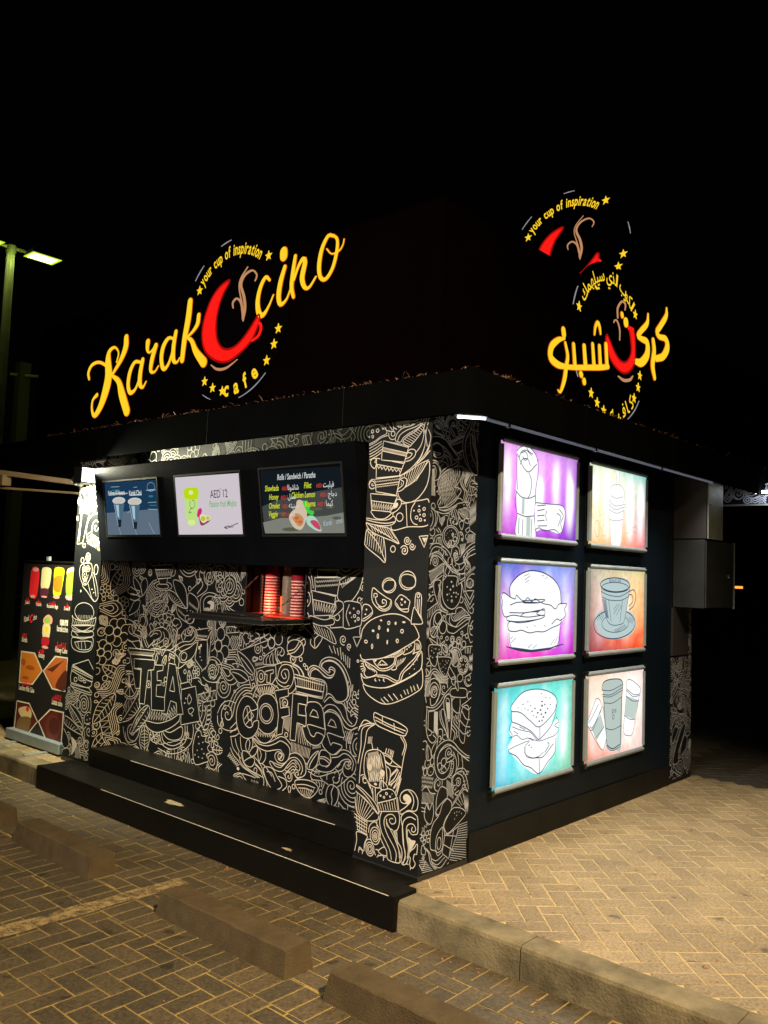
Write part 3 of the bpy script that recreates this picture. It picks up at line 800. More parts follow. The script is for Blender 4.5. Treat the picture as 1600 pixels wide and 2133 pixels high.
"P":"""#k -351,2362 -164,2311 -191,2230 -362,2253 -361,2303
L -357,2325 -167,2279
L -359,2305 -174,2262
H -357,2323 -167,2279 -174,2264 -359,2305 24
S -351,2362 -298,2350 -222,2334 -164,2316 -164,2311#K -168,2290 -142,2300 -113,2290 -115,2262 -145,2240 -181,2234 -187,2246 -151,2256 -136,2275 -157,2281#k -401,2266 -193,2222 -225,2155 -398,2151
L -397,2230 -211,2193
L -394,2226 -381,2204 -368,2220 -356,2197 -341,2215 -329,2191 -313,2210 -301,2186 -286,2203 -274,2182 -259,2198 -247,2179 -232,2192 -220,2179#K -402,2226 -412,2206 -435,2220 -448,2242 -437,2262 -412,2265 -403,2256 -414,2244 -403,2239#k -409,2144 -214,2153 -241,2046 -394,2072
Z -400,2133 -221,2141 -221,2133 -400,2126 14
L -404,2110 -223,2121
Z -396,2101 -228,2111 -228,2105 -395,2095 14#K -213,2134 -187,2143 -168,2132 -172,2100 -195,2077 -231,2066 -227,2082 -196,2101 -191,2121#k -436,2063 -230,2042 -279,1954 -422,1968
L -431,2022 -249,1998
Z -425,2015 -254,1994 -279,1960 -422,1974 9#K -422,1965 -279,1952 -299,1926 -337,1914 -386,1919 -409,1936#K -244,2006 -229,2024 -202,2013 -206,1985 -237,1957 -279,1946 -269,1970 -232,1981
F -254,1998 -228,2004 -227,1985 -259,1978#K -462,1921 -386,1911 -298,1910 -256,1929 -240,1913 -244,1893 -286,1877 -362,1878 -458,1896
S -459,1912 -385,1897 -308,1890 -244,1897#K -458,1898 -362,1874 -285,1861 -252,1832 -207,1776 -261,1792 -332,1812 -393,1833 -439,1858
S -452,1891 -383,1858 -305,1825 -212,1778
H -446,1893 -269,1853 -224,1800 -416,1850 9#K -450,1858 -393,1825 -326,1808 -303,1675 -353,1698 -456,1759 -464,1792
S -450,1850 -380,1792 -333,1727 -303,1675
H -450,1850 -314,1792 -321,1707 -457,1771 8#O -252,1745 18 18
W -150,1794 26 2.0 0
W -113,1761 22 1.8 80
W -168,1737 30 2.0 150
k -67,1816 -5,1820 -29,1755
f -46,1808 -11,1808 -28,1781#K -263,1853 -262,1934 -227,1989 -165,2000 -53,2014 -7,2007 -2,1882 -149,1868
L -167,1992 -154,1868
O -211,1923 25 24
S -103,2002 -127,1967 -130,1915 -108,1887 -82,1879
O -38,1965 9 8
O -73,1956 8 7
O -37,1931 9 8
O -89,1919 10 9
O -61,1906 9 8
D -73,1981 6 5
D -109,1957 6 5
D -65,1934 6 5
D -30,1903 7 6#K -226,2066 -179,2089 -124,2114 -69,2163 -17,2224 -9,2160 -26,2090 -69,2037 -114,2010 -176,2004 -219,2034
S -219,2155 -162,2172 -112,2198 -62,2219 -17,2232
H -214,2157 -17,2228 -93,2125 -215,2070 10#K -220,2159 -186,2230 -115,2274 -71,2323 -49,2401 -46,2321 -73,2255 -122,2206 -168,2177#S -51,2441 -59,2394 -47,2337 -64,2266 -97,2221
S -35,2415 -43,2368 -30,2308
S -24,2399 -7,2350 -34,2280 -87,2220
S -11,2314 -43,2253 -112,2206
S -9,2283 -53,2242#K -261,2357 -252,2394 -211,2423 -143,2433 -107,2446 -77,2443 -96,2417 -162,2390 -203,2369 -223,2346
S -245,2352 -230,2384 -184,2408 -117,2423 -82,2440#K -207,2345 -167,2378 -116,2398 -71,2431 -55,2417 -89,2372 -138,2328 -159,2317
H -212,2345 -71,2431 -55,2417 -153,2317 10#F -532,2434 -503,2440 -502,2410 -478,2395 -461,2398 -472,2378 -512,2381 -542,2405
S -464,2449 -414,2462 -358,2448 -329,2417 -333,2400 -377,2387 -409,2369 -459,2352
O -439,2424 9 10
O -399,2425 11 10
O -436,2393 7 8
D -360,2432 4 5#S -458,2343 -409,2360 -376,2379 -322,2391
S -458,2326 -408,2344 -364,2361
S -457,2309 -407,2327 -364,2349
S -456,2292 -406,2310 -363,2332
S -455,2276 -405,2293 -362,2315
S -454,2259 -404,2277 -367,2295#O -138,1574 59 51
K -142,1608 -95,1597 -81,1570 -88,1543 -133,1533 -175,1548 -187,1575 -178,1599#O -271,1542 50 41
K -266,1572 -234,1569 -228,1546 -242,1521 -279,1508 -312,1518 -313,1547 -292,1567#K -391,1523 -343,1501 -288,1475 -250,1459 -253,1425 -284,1401 -327,1401 -372,1427 -396,1462
S -255,1453 -264,1425 -301,1407 -345,1420
S -380,1471 -381,1491 -359,1492 -356,1476 -369,1472 -357,1440 -323,1421 -291,1431 -287,1455 -314,1462 -316,1442 -302,1443#K -183,1494 -146,1482 -130,1471 -115,1460 -123,1428 -127,1404 -169,1406 -212,1431 -221,1455 -203,1479
S -212,1447 -180,1417 -128,1420
D -174,1469 8 6
D -150,1456 6 7
D -173,1439 8 4
D -181,1449 3 3#K -78,1485 -71,1507 -51,1509 -35,1487 -36,1394 -25,1368 -57,1408 -78,1430
o -58,1494 9 10
S -64,1474 -62,1416
S -49,1475 -52,1409#K -85,1430 -56,1401 -22,1349 -84,1341 -102,1347#K -463,1418 -428,1428 -399,1413 -386,1382 -418,1351 -465,1336
S -457,1345 -419,1363 -392,1385
D -434,1399 6 6
D -441,1372 7 4#K -466,1254 -443,1305 -390,1345 -310,1374 -230,1387 -157,1379 -99,1351 -63,1315 -43,1274 -70,1251 -144,1208 -220,1170 -298,1139 -379,1124 -462,1126
D -320,1345 9 5
O -262,1335 9 9
D -212,1336 7 9
D -153,1346 12 5
D -377,1283 10 7
O -332,1304 6 10
D -266,1295 7 10
O -164,1296 10 10
O -339,1256 6 13
O -428,1219 11 8
D -268,1229 5 13
O -195,1241 8 10
O -380,1196 6 13#K -439,1114 -373,1125 -298,1139 -209,1152 -200,1133 -222,1095 -273,1071 -322,1070 -360,1086
S -368,1121 -350,1099 -311,1079 -258,1088 -217,1115 -208,1144
k -334,1096 -303,1127 -259,1104
D -312,1102 4 3
D -296,1104 4 3
D -280,1105 4 3
f -362,1122 -338,1126 -351,1111#K -261,1151 -199,1172 -144,1208 -143,1185 -198,1153 -240,1141
H -251,1152 -149,1196 -148,1181 -240,1141 12#K -144,1208 -79,1244 -69,1226 -82,1198 -117,1179 -148,1173
D -123,1202 4 6
D -109,1215 4 5
D -96,1224 4 5#K -80,1248 -45,1255 -26,1226 -37,1198 -67,1188 -82,1179 -68,1207
H -59,1242 -34,1229 -38,1209 -58,1204 4#K -439,1110 -404,1073 -354,1066 -337,1048 -374,1028 -406,1021 -429,1031 -435,1046 -425,1063 -443,1086
H -433,1111 -359,1070 -348,1051 -432,1087 7
L -467,1108 -444,1106
L -469,1091 -446,1093
L -465,1075 -443,1080
L -458,1060 -437,1070
L -449,1049 -431,1063#K -336,1040 -267,1044 -213,1030 -177,1026 -163,1066 -114,1118 -66,1161 -47,1193 -51,1162 -99,1108 -143,1072 -166,1023 -207,1015 -266,1032 -330,1033
S -202,1117 -195,1090 -221,1080 -237,1086
H -197,1133 -126,1159 -146,1134 -191,1099 6#K -457,1036 -428,1014 -336,1036 -266,1036 -182,1021 -143,1076 -51,1162 -22,1199 -19,1116 -62,1077 -161,1024 -264,981 -354,971 -432,982
S -346,1019 -351,1011 -340,1006
S -319,1018 -313,1011
S -282,1026 -289,1018 -278,1011
S -202,1019 -192,1016
S -133,1085 -128,1078
D -101,1104 4 3
D -74,1125 4 3
D -50,1151 3 3
D -68,1101 3 3
D -100,1073 3 3#K -435,982 -354,971 -264,979 -161,1020 -62,1073 -19,1112 -10,1018 -67,969 -156,924 -233,895 -296,890 -373,913 -419,943
L -298,914 -265,891
L -277,926 -244,905
L -246,944 -213,917
L -210,952 -177,925
L -158,954 -147,940
L -136,980 -122,959
L -113,987 -102,965
L -89,1005 -78,979
L -69,1011 -58,989
L -45,1021 -34,1000#K -275,477 -251,467 -230,452 -232,437 -270,426 -286,438 -284,457
S -274,474 -276,451 -272,429
S -261,469 -255,444#K -300,371 -299,394 -269,422 -229,439 -189,438 -168,419 -165,402 -207,382 -276,357 -297,349
O -233,412 7 6
O -250,389 6 5
O -276,393 5 4
D -193,418 2 4
O -207,401 4 3#k -297,349 -167,398 -155,407 -140,337 -279,308
H -291,350 -153,404 -140,344 -274,316 8#K -135,338 -102,363 -78,386 -60,408 -71,428 -95,434 -114,419 -108,402 -94,401 -98,386 -127,387 -138,407 -129,434 -101,456 -63,462 -33,449 -13,417 -16,377 -34,359 -77,354 -110,332 -129,324
F -114,423 -95,432 -71,428 -60,408 -78,386 -103,388 -89,402 -109,406
S -77,456 -52,439 -41,405 -53,366#K -475,417 -415,402 -355,372 -312,343 -290,313 -291,291 -336,319 -396,356 -462,381
S -472,414 -408,384 -354,349 -294,294#K -470,376 -462,381 -396,352 -331,316 -291,291 -292,260 -358,239 -406,247 -451,276
H -461,374 -304,299 -374,235 -456,279 8
H -461,259 -358,235 -365,158 -445,178 5#S -456,283 -407,255 -358,239 -297,259
S -466,258 -427,243 -368,229
S -465,239 -368,214
S -453,214 -367,199
S -446,197 -371,179
S -440,175 -365,165#O -306,171 36 46
o -304,171 24 31
o -304,170 13 18
o -304,170 5 8
S -355,179 -347,218 -312,245 -285,225 -268,191 -276,148#O -340,92 30 37
o -340,92 20 25
o -340,92 10 14
S -380,91 -369,131 -343,144 -317,135#K -206,69 -218,110 -245,141 -278,189 -296,241 -288,291 -255,332 -205,353 -160,344 -136,316 -136,268 -150,236 -169,224 -147,182 -116,149 -109,107 -127,70
S -182,75 -194,116 -221,154 -258,201 -276,253 -268,299 -244,326 -205,346
S -152,71 -149,112 -170,147 -212,192 -240,238 -242,275 -218,302 -183,310 -162,292 -166,269 -191,260 -206,275 -197,288 -182,288
S -122,75 -124,118 -146,160 -173,201 -205,238 -226,263
S -227,278 -220,243 -179,229
H -179,226 -109,100 -128,95 -150,236 22#K -108,71 -85,106 -98,168 -104,213 -112,263 -124,307 -100,338 -62,353 -24,343 -9,325 -6,257 -19,243 -48,237 -73,257 -76,216 -59,162 -66,103 -83,73
S -98,73 -86,127 -103,181 -112,263 -99,302 -61,324 -23,318
S -71,109 -66,161 -80,215 -83,265 -64,287 -36,290 -20,268 -34,251 -49,258 -44,274#F -71,217 -46,208 -18,208 -40,167 -53,142 -59,177#K -52,114 -67,124 -53,149 -30,169 -8,196 -10,142 -24,142 -32,111 -17,93 -35,64 -55,77#K -242,82 -263,85 -279,96 -259,115 -234,128 -214,126 -212,89
K -281,36 -292,52 -277,70 -242,79 -245,44
k -242,75 -50,78 -48,43 -240,38#F -442,163 -365,158 -369,138 -383,109 -386,70 -419,85 -428,45 -443,26 -459,30 -442,114#K -398,600 -358,626 -306,634 -269,618 -251,575 -239,525 -236,477 -260,443 -311,429 -358,439 -392,471 -408,522
D -366,529 17 18
D -269,516 17 18
D -317,447 12 7
H -383,603 -305,627 -252,474 -370,452 12
Z -387,579 -289,618 -255,541 -389,517 9
Z -378,512 -254,526 -252,474 -364,446 8#S -269,614 -228,609 -186,587 -136,569
K -274,621 -233,620 -202,599 -216,574 -252,587
S -267,588 -215,567 -136,569
S -246,561 -214,541 -212,496 -220,461 -172,493 -144,542
S -221,465 -182,502 -155,551
L -203,520 -165,557
L -208,508 -160,554#L -245,652 -251,628
L -227,651 -236,619
L -214,649 -220,614
L -204,647 -213,612
L -194,645 -202,610
L -354,661 -342,621
L -338,644 -326,623
L -311,645 -305,623
L -205,457 -182,487
L -185,450 -143,524
L -169,430 -134,540
L -161,417 -133,511
L -180,451 -147,494
S -429,472 -408,483 -381,465 -358,435 -335,391
S -412,456 -408,472 -380,454 -352,418
L -336,421 -328,362
L -316,425 -312,357#K -345,831 -283,822 -175,805 -105,780 -108,754 -130,737 -244,751 -330,774
S -338,810 -233,784 -114,766
S -331,792 -232,771 -125,751
L -283,817 -281,781
L -198,793 -190,759#S -330,774 -390,730 -405,654 -431,541 -438,431
S -342,768 -428,733 -436,631 -453,537
S -130,733 -105,693 -119,629 -138,521 -157,439
S -147,730 -116,691 -131,636
S -454,739 -392,766 -342,773
S -459,719 -418,780 -355,771
H -382,694 -351,699 -355,662 -386,657 4""",
"L":"""#O -3612,1626 25 22
O -3526,1652 35 34
o -3526,1652 14 16
D -3608,1375 10 12
O -3392,1555 30 40#K -3634,1581 -3538,1606 -3466,1594 -3450,1531 -3486,1466 -3534,1428 -3589,1436 -3642,1507
W -3562,1510 53 2.0 0
W -3516,1566 34 2.0 0
W -3585,1555 32 2.0 90
W -3556,1464 34 2.0 40#K -3486,1466 -3442,1531 -3382,1470 -3335,1355 -3348,1319 -3397,1303 -3510,1375 -3588,1427
S -3500,1439 -3435,1333 -3398,1308
S -3439,1513 -3392,1407 -3368,1345
D -3434,1396 10 5
D -3405,1370 10 5#O -3534,1210 149 73
H -3643,1149 -3415,1163 -3401,1191 -3665,1175 10
K -3719,1172 -3679,1147 -3534,1138 -3381,1166 -3348,1176 -3358,1122 -3391,1111 -3690,1091 -3704,1127
Z -3696,1137 -3380,1157 -3375,1121 -3692,1100 9
K -3699,1091 -3391,1111 -3395,1066 -3523,1048 -3687,1064
S -3689,1082 -3542,1056 -3399,1102
K -3703,1044 -3612,1042 -3403,1066 -3389,1022 -3679,1000
L -3704,1054 -3608,1015
K -3696,990 -3534,993 -3380,1014 -3379,934 -3452,897 -3593,889 -3687,917
S -3655,957 -3532,975 -3393,978 -3421,922 -3577,908 -3655,957
L -3602,961 -3578,917
L -3549,970 -3533,912
L -3497,974 -3473,922#k -3659,774 -3419,837 -3295,730 -3309,703
L -3657,756 -3309,703
L -3655,738 -3325,692
k -3672,727 -3667,764 -3309,703 -3348,672 -3408,674 -3588,709#K -3671,718 -3588,709 -3426,681 -3347,663 -3385,624 -3541,615 -3668,628
O -3515,690 45 31
o -3515,690 20 14
o -3458,660 20 10
o -3600,662 24 17
k -3675,609 -3650,630 -3384,615 -3328,578 -3361,565 -3608,580
L -3665,601 -3363,582#O -3637,496 17 21
O -3532,473 24 35#K -3693,462 -3573,441 -3477,383 -3442,308 -3539,312 -3637,379
S -3673,451 -3566,388 -3451,315
H -3674,455 -3471,330 -3540,320 -3639,396 6
K -3780,350 -3669,347 -3538,303 -3443,246 -3567,254 -3716,286
H -3761,348 -3499,273 -3567,254 -3736,302 6
K -3767,252 -3688,209 -3643,144 -3692,101 -3751,127
K -3427,398 -3362,433 -3316,405 -3319,361 -3419,338
D -3384,404 8 4
D -3347,383 8 4
D -3388,368 8 4
W -3471,189 51 2.2 0
W -3353,286 55 1.8 200
F -3614,202 -3520,164 -3549,106 -3597,63 -3588,135
S -3442,308 -3407,234 -3414,154 -3339,105
S -3399,314 -3445,263 -3400,182
K -3744,74 -3656,106 -3615,68 -3683,30#W -3431,1898 66 1.6 0
O -3449,1876 129 131
H -3563,1766 -3346,1702 -3379,1810 -3487,1843 8
H -3552,1855 -3563,1766 -3483,1810 -3491,1876 3
k -3669,2023 -3549,2010 -3627,1766 -3713,1760
L -3667,2001 -3683,1783
O -3599,1746 21 17
S -3730,2250 -3654,2169 -3536,2253 -3443,2183
S -3723,2193 -3690,2102 -3701,2013
S -3660,2214 -3625,2100 -3660,2034
S -3576,2233 -3520,2120 -3531,2031
S -3509,2208 -3433,2095 -3399,1985
W -3640,2404 43 1.8 0
S -3539,2454 -3467,2383 -3342,2376 -3296,2417
S -3580,2445 -3507,2363 -3359,2344 -3299,2352""",
"S":"""#F 28,2430 52,2427 71,2411 47,2407 26,2419
S 10,2431 39,2443 70,2426 97,2392 110,2375
S 4,2427 5,2408 36,2390 79,2382 110,2371
S -2,2403 24,2385 73,2377 104,2363
S 9,2442 39,2454 76,2438 108,2409 126,2419
L 26,2471 113,2425
L 50,2475 119,2433
L 80,2480 125,2434#H 112,2444 153,2500 134,2497 106,2450 7
S 153,2503 123,2472 113,2432
S 138,2425 136,2463 172,2487 210,2482 212,2452 187,2440 171,2449 180,2466 196,2461 187,2450
S 132,2424 124,2464 166,2494 223,2492 225,2450
K 162,2440 206,2451 226,2427 240,2406 215,2387 189,2410 169,2426
S 150,2427 170,2403 196,2384#O 136,2394 18 15
O 277,2427 12 11
O 254,2447 19 15
O 132,2361 11 9
O 153,2366 11 9
O 232,2432 12 11
O 253,2408 9 7#k 136,2345 285,2409 292,2402 149,2335
L 142,2340 285,2403
L 155,2332 167,2338 174,2333 186,2344 196,2340 208,2351 217,2348 229,2358 239,2355 248,2367 261,2363 270,2377#W 296,2514 20 1.6 0
S 254,2512 261,2487 300,2489 325,2516
S 223,2492 261,2490 288,2475 321,2473
S 224,2469 243,2468 250,2458 269,2461 283,2451 296,2449#K -8,2347 20,2362 74,2366 129,2352 174,2324 227,2285 240,2275 203,2255 158,2287 101,2317 39,2327 0,2311
S 0,2307 16,2324 51,2333 95,2313
S -4,2266 44,2250 91,2260 108,2288 95,2309
F -5,2277 42,2276 78,2277 55,2264 13,2266
S -2,2233 45,2228 98,2246 115,2278
S 155,2332 214,2291
S 162,2329 226,2300 270,2321
S 214,2287 264,2309 289,2320#K 343,2425 324,2411 306,2373 302,2322 324,2270 353,2227 394,2197 421,2196 427,2220 405,2257 369,2299 353,2360
D 340,2370 3 3
D 333,2353 3 3
D 364,2334 3 3
D 346,2304 3 3
D 369,2270 3 3
D 380,2244 3 3
S 348,2449 361,2455 382,2439 397,2406 392,2369 414,2337 423,2291 432,2244
S 356,2423 384,2396 386,2357 416,2305 425,2259
S 362,2432 398,2390 400,2351 428,2323
S 370,2417 372,2374 394,2334 410,2289 433,2221
S 331,2521 340,2483 309,2440 285,2397 275,2341 291,2285 326,2239 381,2195
S 358,2526 360,2479 342,2441 311,2397 301,2345
S 378,2529 380,2478 375,2453
O 419,2491 8 7
S 409,2447 429,2454 436,2447 416,2428 425,2394#K 57,2106 85,2154 144,2191 218,2219 275,2229 289,2208 272,2163 235,2121 211,2103 249,2103 275,2091 251,2058 190,2018 124,1986 70,1981 92,2017 78,2053 76,2082
H 79,2146 262,2224 272,2156 65,2077 11
H 63,2103 276,2206 224,2105 78,2053 8
H 120,2181 57,2106 130,1986 245,2053 10
H 193,2208 85,2154 87,1987 262,2097 13#K 240,2275 248,2245 217,2222 162,2201 114,2176 79,2150 84,2169 131,2204 198,2231 235,2255#K 82,1975 161,1989 215,2020 252,2046 291,2038 298,2024 253,2016 204,1993 149,1973 95,1965
S 82,1968 131,1964 192,1980 241,2011 285,2023
S 59,1955 120,1948 181,1964 241,2003#S 294,2220 309,2191 272,2148 293,2112 327,2084 317,2041 344,2024 364,2002
S 307,2222 322,2192 285,2149 306,2113 341,2082 330,2042 363,2025
S 278,2218 296,2189 266,2155 274,2121 308,2090 303,2051 324,2022 351,1997
S 321,2215 335,2194 304,2152 319,2118
H 327,2216 367,2201 312,2121 305,2140 8
L 374,2198 326,2115
S 376,2159 417,2148 430,2145
S 358,2126 418,2117 432,2106
W 421,2074 11 1.5 0
S 341,2074 381,2074 407,2084#S -1,2211 33,2219 64,2200 78,2164 62,2133 32,2122
S -8,2228 39,2231 70,2205 84,2173
S 0,2196 28,2200 41,2175 37,2138
H 0,2181 23,2184 37,2041 1,2038 7
L 23,2188 37,2038
S 51,2102 70,2089 66,2059 85,2035 63,2003 75,1986#S 106,2220 82,2202 78,2176
S 69,2223 105,2235 142,2221 143,2206
S 121,2275 165,2258 173,2228 168,2213
S 114,2296 145,2286 178,2252 180,2225
S 115,2267 141,2251 149,2218#S 0,1979 35,1964 55,1917 40,1872 0,1840
S -6,1964 18,1951 31,1916 21,1882 -6,1858
S 0,1972 65,1948 67,1911 51,1873
W -4,1928 18 1.4 0#S 65,1951 84,1931 92,1898 117,1888
H 91,1920 133,1938 134,1916 105,1876 8
S 150,1951 175,1949 159,1910 160,1880
S 187,1969 201,1928 183,1927
S 218,1975 238,1938 246,1916
S 230,1983 264,1940 271,1926
S 199,1973 220,1930#O 194,1826 77 61
O 194,1826 62 52
D 162,1843 3 2
D 180,1855 3 2
D 198,1860 3 3
D 150,1831 3 2
D 170,1817 3 2
D 158,1798 3 2
D 237,1840 3 3
D 244,1821 3 3
W 212,1838 12 1.8 0
K 213,1816 238,1828 251,1810 227,1801
K 201,1807 227,1794 216,1767 203,1777
K 189,1807 171,1787 185,1769 196,1788
o 175,1776 12 14#K 255,1978 319,1991 359,1982 367,1940 335,1942 288,1958
H 268,1979 352,1986 354,1943 295,1958 9
K 256,1974 289,1946 322,1933 290,1923 264,1944
K 316,1933 348,1935 356,1912 323,1914
K 284,1919 310,1913 293,1870 266,1902#Z 357,2009 422,2046 426,1968 374,1933 8
Z 367,1940 426,1976 428,1929 357,1886 7
k 325,1872 363,1890 371,1871 346,1854
D 183,1915 6 6
D 212,1910 7 6
D 242,1901 7 6
O 291,1847 8 8
O 296,1816 6 6
S 262,1849 287,1858 308,1836 303,1805#S 364,1871 391,1864 425,1851
H 353,1847 425,1851 427,1812 342,1796 11
H 278,1785 342,1796 319,1745 294,1729 8#S -4,1716 22,1768 68,1782 117,1773 180,1739 200,1712
S 7,1705 34,1751 75,1764 124,1751 169,1720
S 25,1705 53,1733 95,1735 132,1710
W 240,1726 25 2.0 90
S 199,1725 210,1763 240,1776 273,1762 281,1728
S 288,1716 331,1757 382,1790 434,1809
S 314,1717 357,1754 435,1789
S 346,1718 384,1752 436,1770
H 78,1815 109,1810 123,1777 80,1786 4
S 44,1791 54,1818 96,1831 127,1815
S 62,1785 73,1811 102,1817
S 76,1867 94,1853 108,1832
S 58,1859 83,1842
S 8,1804 31,1809 38,1784 9,1775#W 59,1682 33 2.4 30
S 4,1665 7,1709 47,1729 95,1724 145,1692 197,1657 261,1628 325,1622 336,1650
S 18,1666 25,1702 60,1718 108,1702 159,1667 223,1631 287,1614
H 0,1622 122,1677 136,1644 33,1557 14
K 0,1622 46,1634 105,1661 134,1673 130,1632 78,1602 44,1572 21,1555 -2,1574
S -6,1542 39,1550 61,1579 108,1599 125,1610#K 146,1685 165,1663 149,1625 168,1607 144,1607 136,1647
S 165,1667 197,1649 180,1615
S 185,1649 210,1638 217,1624#S 206,1710 215,1668 247,1643 298,1645 335,1676 359,1716 431,1742
S 232,1703 245,1681 284,1675 328,1695 358,1746
W 247,1719 27 2.0 0#k 268,1617 331,1626 339,1592 277,1561
L 287,1614 288,1584 339,1604#K 138,1607 174,1608 249,1607 266,1591 258,1553 302,1569 305,1508 282,1455 233,1425 177,1437 138,1477 130,1529
D 211,1575 7 6
O 227,1551 6 5
D 173,1546 6 5
D 203,1532 7 6
D 235,1515 6 5
D 257,1515 5 6
D 175,1504 6 5
D 193,1509 3 3
D 216,1494 6 5
D 257,1492 5 5
D 275,1507 5 5
D 184,1474 3 4
O 222,1469 7 6
k 138,1608 139,1581 168,1607#K 115,1580 104,1551 112,1514 102,1477 116,1448 147,1422 184,1414 185,1403 129,1418 97,1455 58,1528 61,1576
S 121,1573 111,1543 124,1514 114,1477 134,1440 172,1418
S 98,1558 106,1529 95,1492#D 19,1503 7 6
D 47,1517 4 5
D 30,1519 2 2
O -2,1484 4 5#S -11,1524 22,1539 57,1550
S -6,1434 14,1477 42,1499 71,1503
S 0,1412 39,1433 91,1459
H 6,1405 91,1455 105,1433 2,1369 7#K 173,1392 192,1396 247,1399 260,1402 265,1425 315,1432 389,1390 396,1374 350,1375 288,1346 264,1327 213,1336 175,1359
S 210,1392 206,1351 264,1324 314,1341 364,1363 390,1367
H 230,1380 335,1428 362,1394 262,1354 10
S 228,1403 224,1373 249,1358 287,1365 337,1383 389,1390
S 182,1340 190,1303 247,1290 302,1312 378,1344#k 375,1528 428,1528 391,1478 343,1524
L 337,1508 392,1447 429,1501
L 338,1485 394,1424 432,1455
L 340,1463 388,1405
S 436,1366 405,1332 401,1286 434,1270
S 402,1378 385,1340 381,1287 410,1233 435,1247
L 331,1626 343,1531
L 308,1569 330,1516 343,1531
Z 338,1627 434,1676 435,1656 352,1604 7
S 353,1577 365,1600 403,1624 437,1621
H 341,1569 425,1590 427,1555 355,1547 6
O 386,1570 32 26#O 102,1375 32 32
O 146,1326 33 36
O 70,1302 32 30
k 47,1285 149,1392 161,1389 65,1274
O 98,1324 9 8
K 40,1303 32,1354 53,1397 99,1422 130,1411 88,1404 66,1382 62,1343 74,1335#Z -6,1330 27,1332 25,1268 -3,1265 5
Z -3,1365 31,1368 33,1336 -1,1337 3#O 186,1264 12 11
O 370,1272 14 13
O 323,1290 10 10
O 136,1271 8 8#K 107,1159 125,1166 222,1158 230,1135 213,1106 196,1070 179,1057 147,1077 121,1115
D 130,1129 3 3
D 153,1143 3 3
D 175,1121 3 3
D 193,1130 3 5
D 180,1141 3 3
D 205,1142 3 3
D 140,1103 3 3
D 161,1109 3 3
D 186,1101 3 3
D 159,1084 3 3
D 175,1072 3 3#K 95,1167 112,1174 106,1189 142,1176 147,1194 179,1171 215,1180 198,1162 125,1166#K 33,1231 79,1233 134,1224 141,1194 112,1185 102,1134 91,1117 68,1122 43,1152 29,1196
D 57,1220 2 3
D 75,1212 2 3
D 91,1211 4 5
D 55,1202 4 4
D 75,1190 4 4
D 47,1173 4 4
D 65,1165 4 4
D 120,1206 4 4#K 30,1271 66,1255 103,1236 67,1237
K 101,1280 126,1253 121,1228 103,1243
K 121,1228 168,1252 157,1234
K 146,1227 182,1218 190,1185 159,1201
K 170,1230 188,1226 196,1185 184,1189#K 219,1217 208,1203 219,1228 256,1234
O 236,1257 19 18
o 237,1253 11 11
O 296,1248 22 20
o 296,1244 12 12
O 223,1209 17 18
O 259,1227 20 18
O 307,1214 15 16
O 345,1227 20 18
S 215,1188 232,1205 270,1211 308,1195 329,1164
S 227,1183 258,1201 296,1188 310,1161#K 233,1190 270,1196 291,1166 299,1124 275,1103 236,1127 254,1156
H 239,1190 271,1193 299,1139 244,1108 8#O 345,1110 51 51
O 345,1110 42 42
O 324,1141 10 9
O 366,1137 10 9
O 377,1105 10 9
O 366,1079 10 9
O 327,1081 10 9
O 313,1110 10 9
D 343,1112 5 4#L 359,1204 361,1177
L 379,1205 380,1173
L 392,1203 393,1176
L 411,1206 406,1172
Z 400,1160 439,1170 442,1124 402,1119 6
Z 403,1115 435,1117 438,1063 404,1080 5
S 321,1194 372,1211 437,1212#O 15,1117 37 46
L 4,1122 2,1154
L 4,1122 31,1145
L 4,1122 50,1123
L 4,1118 40,1084
L 4,1118 18,1074
L 4,1122 -11,1098#S -4,1069 35,1070 63,1100 98,1102 135,1074 173,1050 203,1059
S -3,1058 42,1059 70,1086 99,1087 130,1064 167,1039 210,1044
H 58,1086 210,1051 211,1018 138,1023 12
H 2,1050 59,1065 47,960 12,963 6#W 90,983 35 2.1 200
K 201,1089 219,1106 252,1074 278,1043 241,1038 215,1062
K 241,1042 272,1047 274,1006 249,1012
K 273,1021 299,1016 307,970 281,991#O 319,1040 28 22
L 367,1041 425,1060#K 234,977 261,986 376,975 388,937 359,928 254,942 230,961#S 42,885 103,884 155,907 198,952 262,981
S 23,908 85,897 137,919 180,959 242,999
S 56,948 66,909 110,922 134,963 123,1007 86,1032 52,1012 50,970
S 22,929 10,983 34,1035 85,1053 131,1028 143,973 110,927
O 89,977 24 27
H 6,1058 33,1041 4,941 -8,1028 4#K 181,943 207,957 240,943 250,854 247,722 229,719 196,827 178,899
K 195,925 213,935 228,917 237,828 224,813
H 200,914 228,911 233,823 214,825 12
K 157,879 184,871 216,792 224,725 189,784 159,841
S 144,875 151,820 199,761 220,720
S 250,937 248,893 259,859 247,722#K 327,713 327,802 352,872 400,879 413,816 387,751 372,674
S 330,752 370,725 418,731
S 327,808 377,769 426,758
S 344,856 385,808 424,798
K 342,885 389,903 437,922 439,887 411,856 372,871
K 255,926 321,931 316,848 258,876
D 303,821 3 4
D 300,777 3 4
D 298,739 3 4#H 95,874 126,871 129,736 100,772 9
k 42,879 94,880 96,761 42,789
S 32,907 29,801 49,740 86,709 120,726 92,751
S 137,746 136,773 172,769 174,720 156,728#K 444,592 405,603 335,645 277,691 220,709 158,695 115,657 110,588 140,525 195,500 248,520 264,577 254,595 238,554 193,533 156,549 136,595 151,647 204,673 268,670 346,616 406,580 446,564
S 135,622 168,666 231,686 297,650 376,601 445,581#O 194,595 23 21
O 159,576 18 19
K 217,600 280,619 282,597 227,588
K 174,552 200,570 229,533 193,539#K 43,704 70,679 81,629 47,623 36,667
S 47,698 55,628
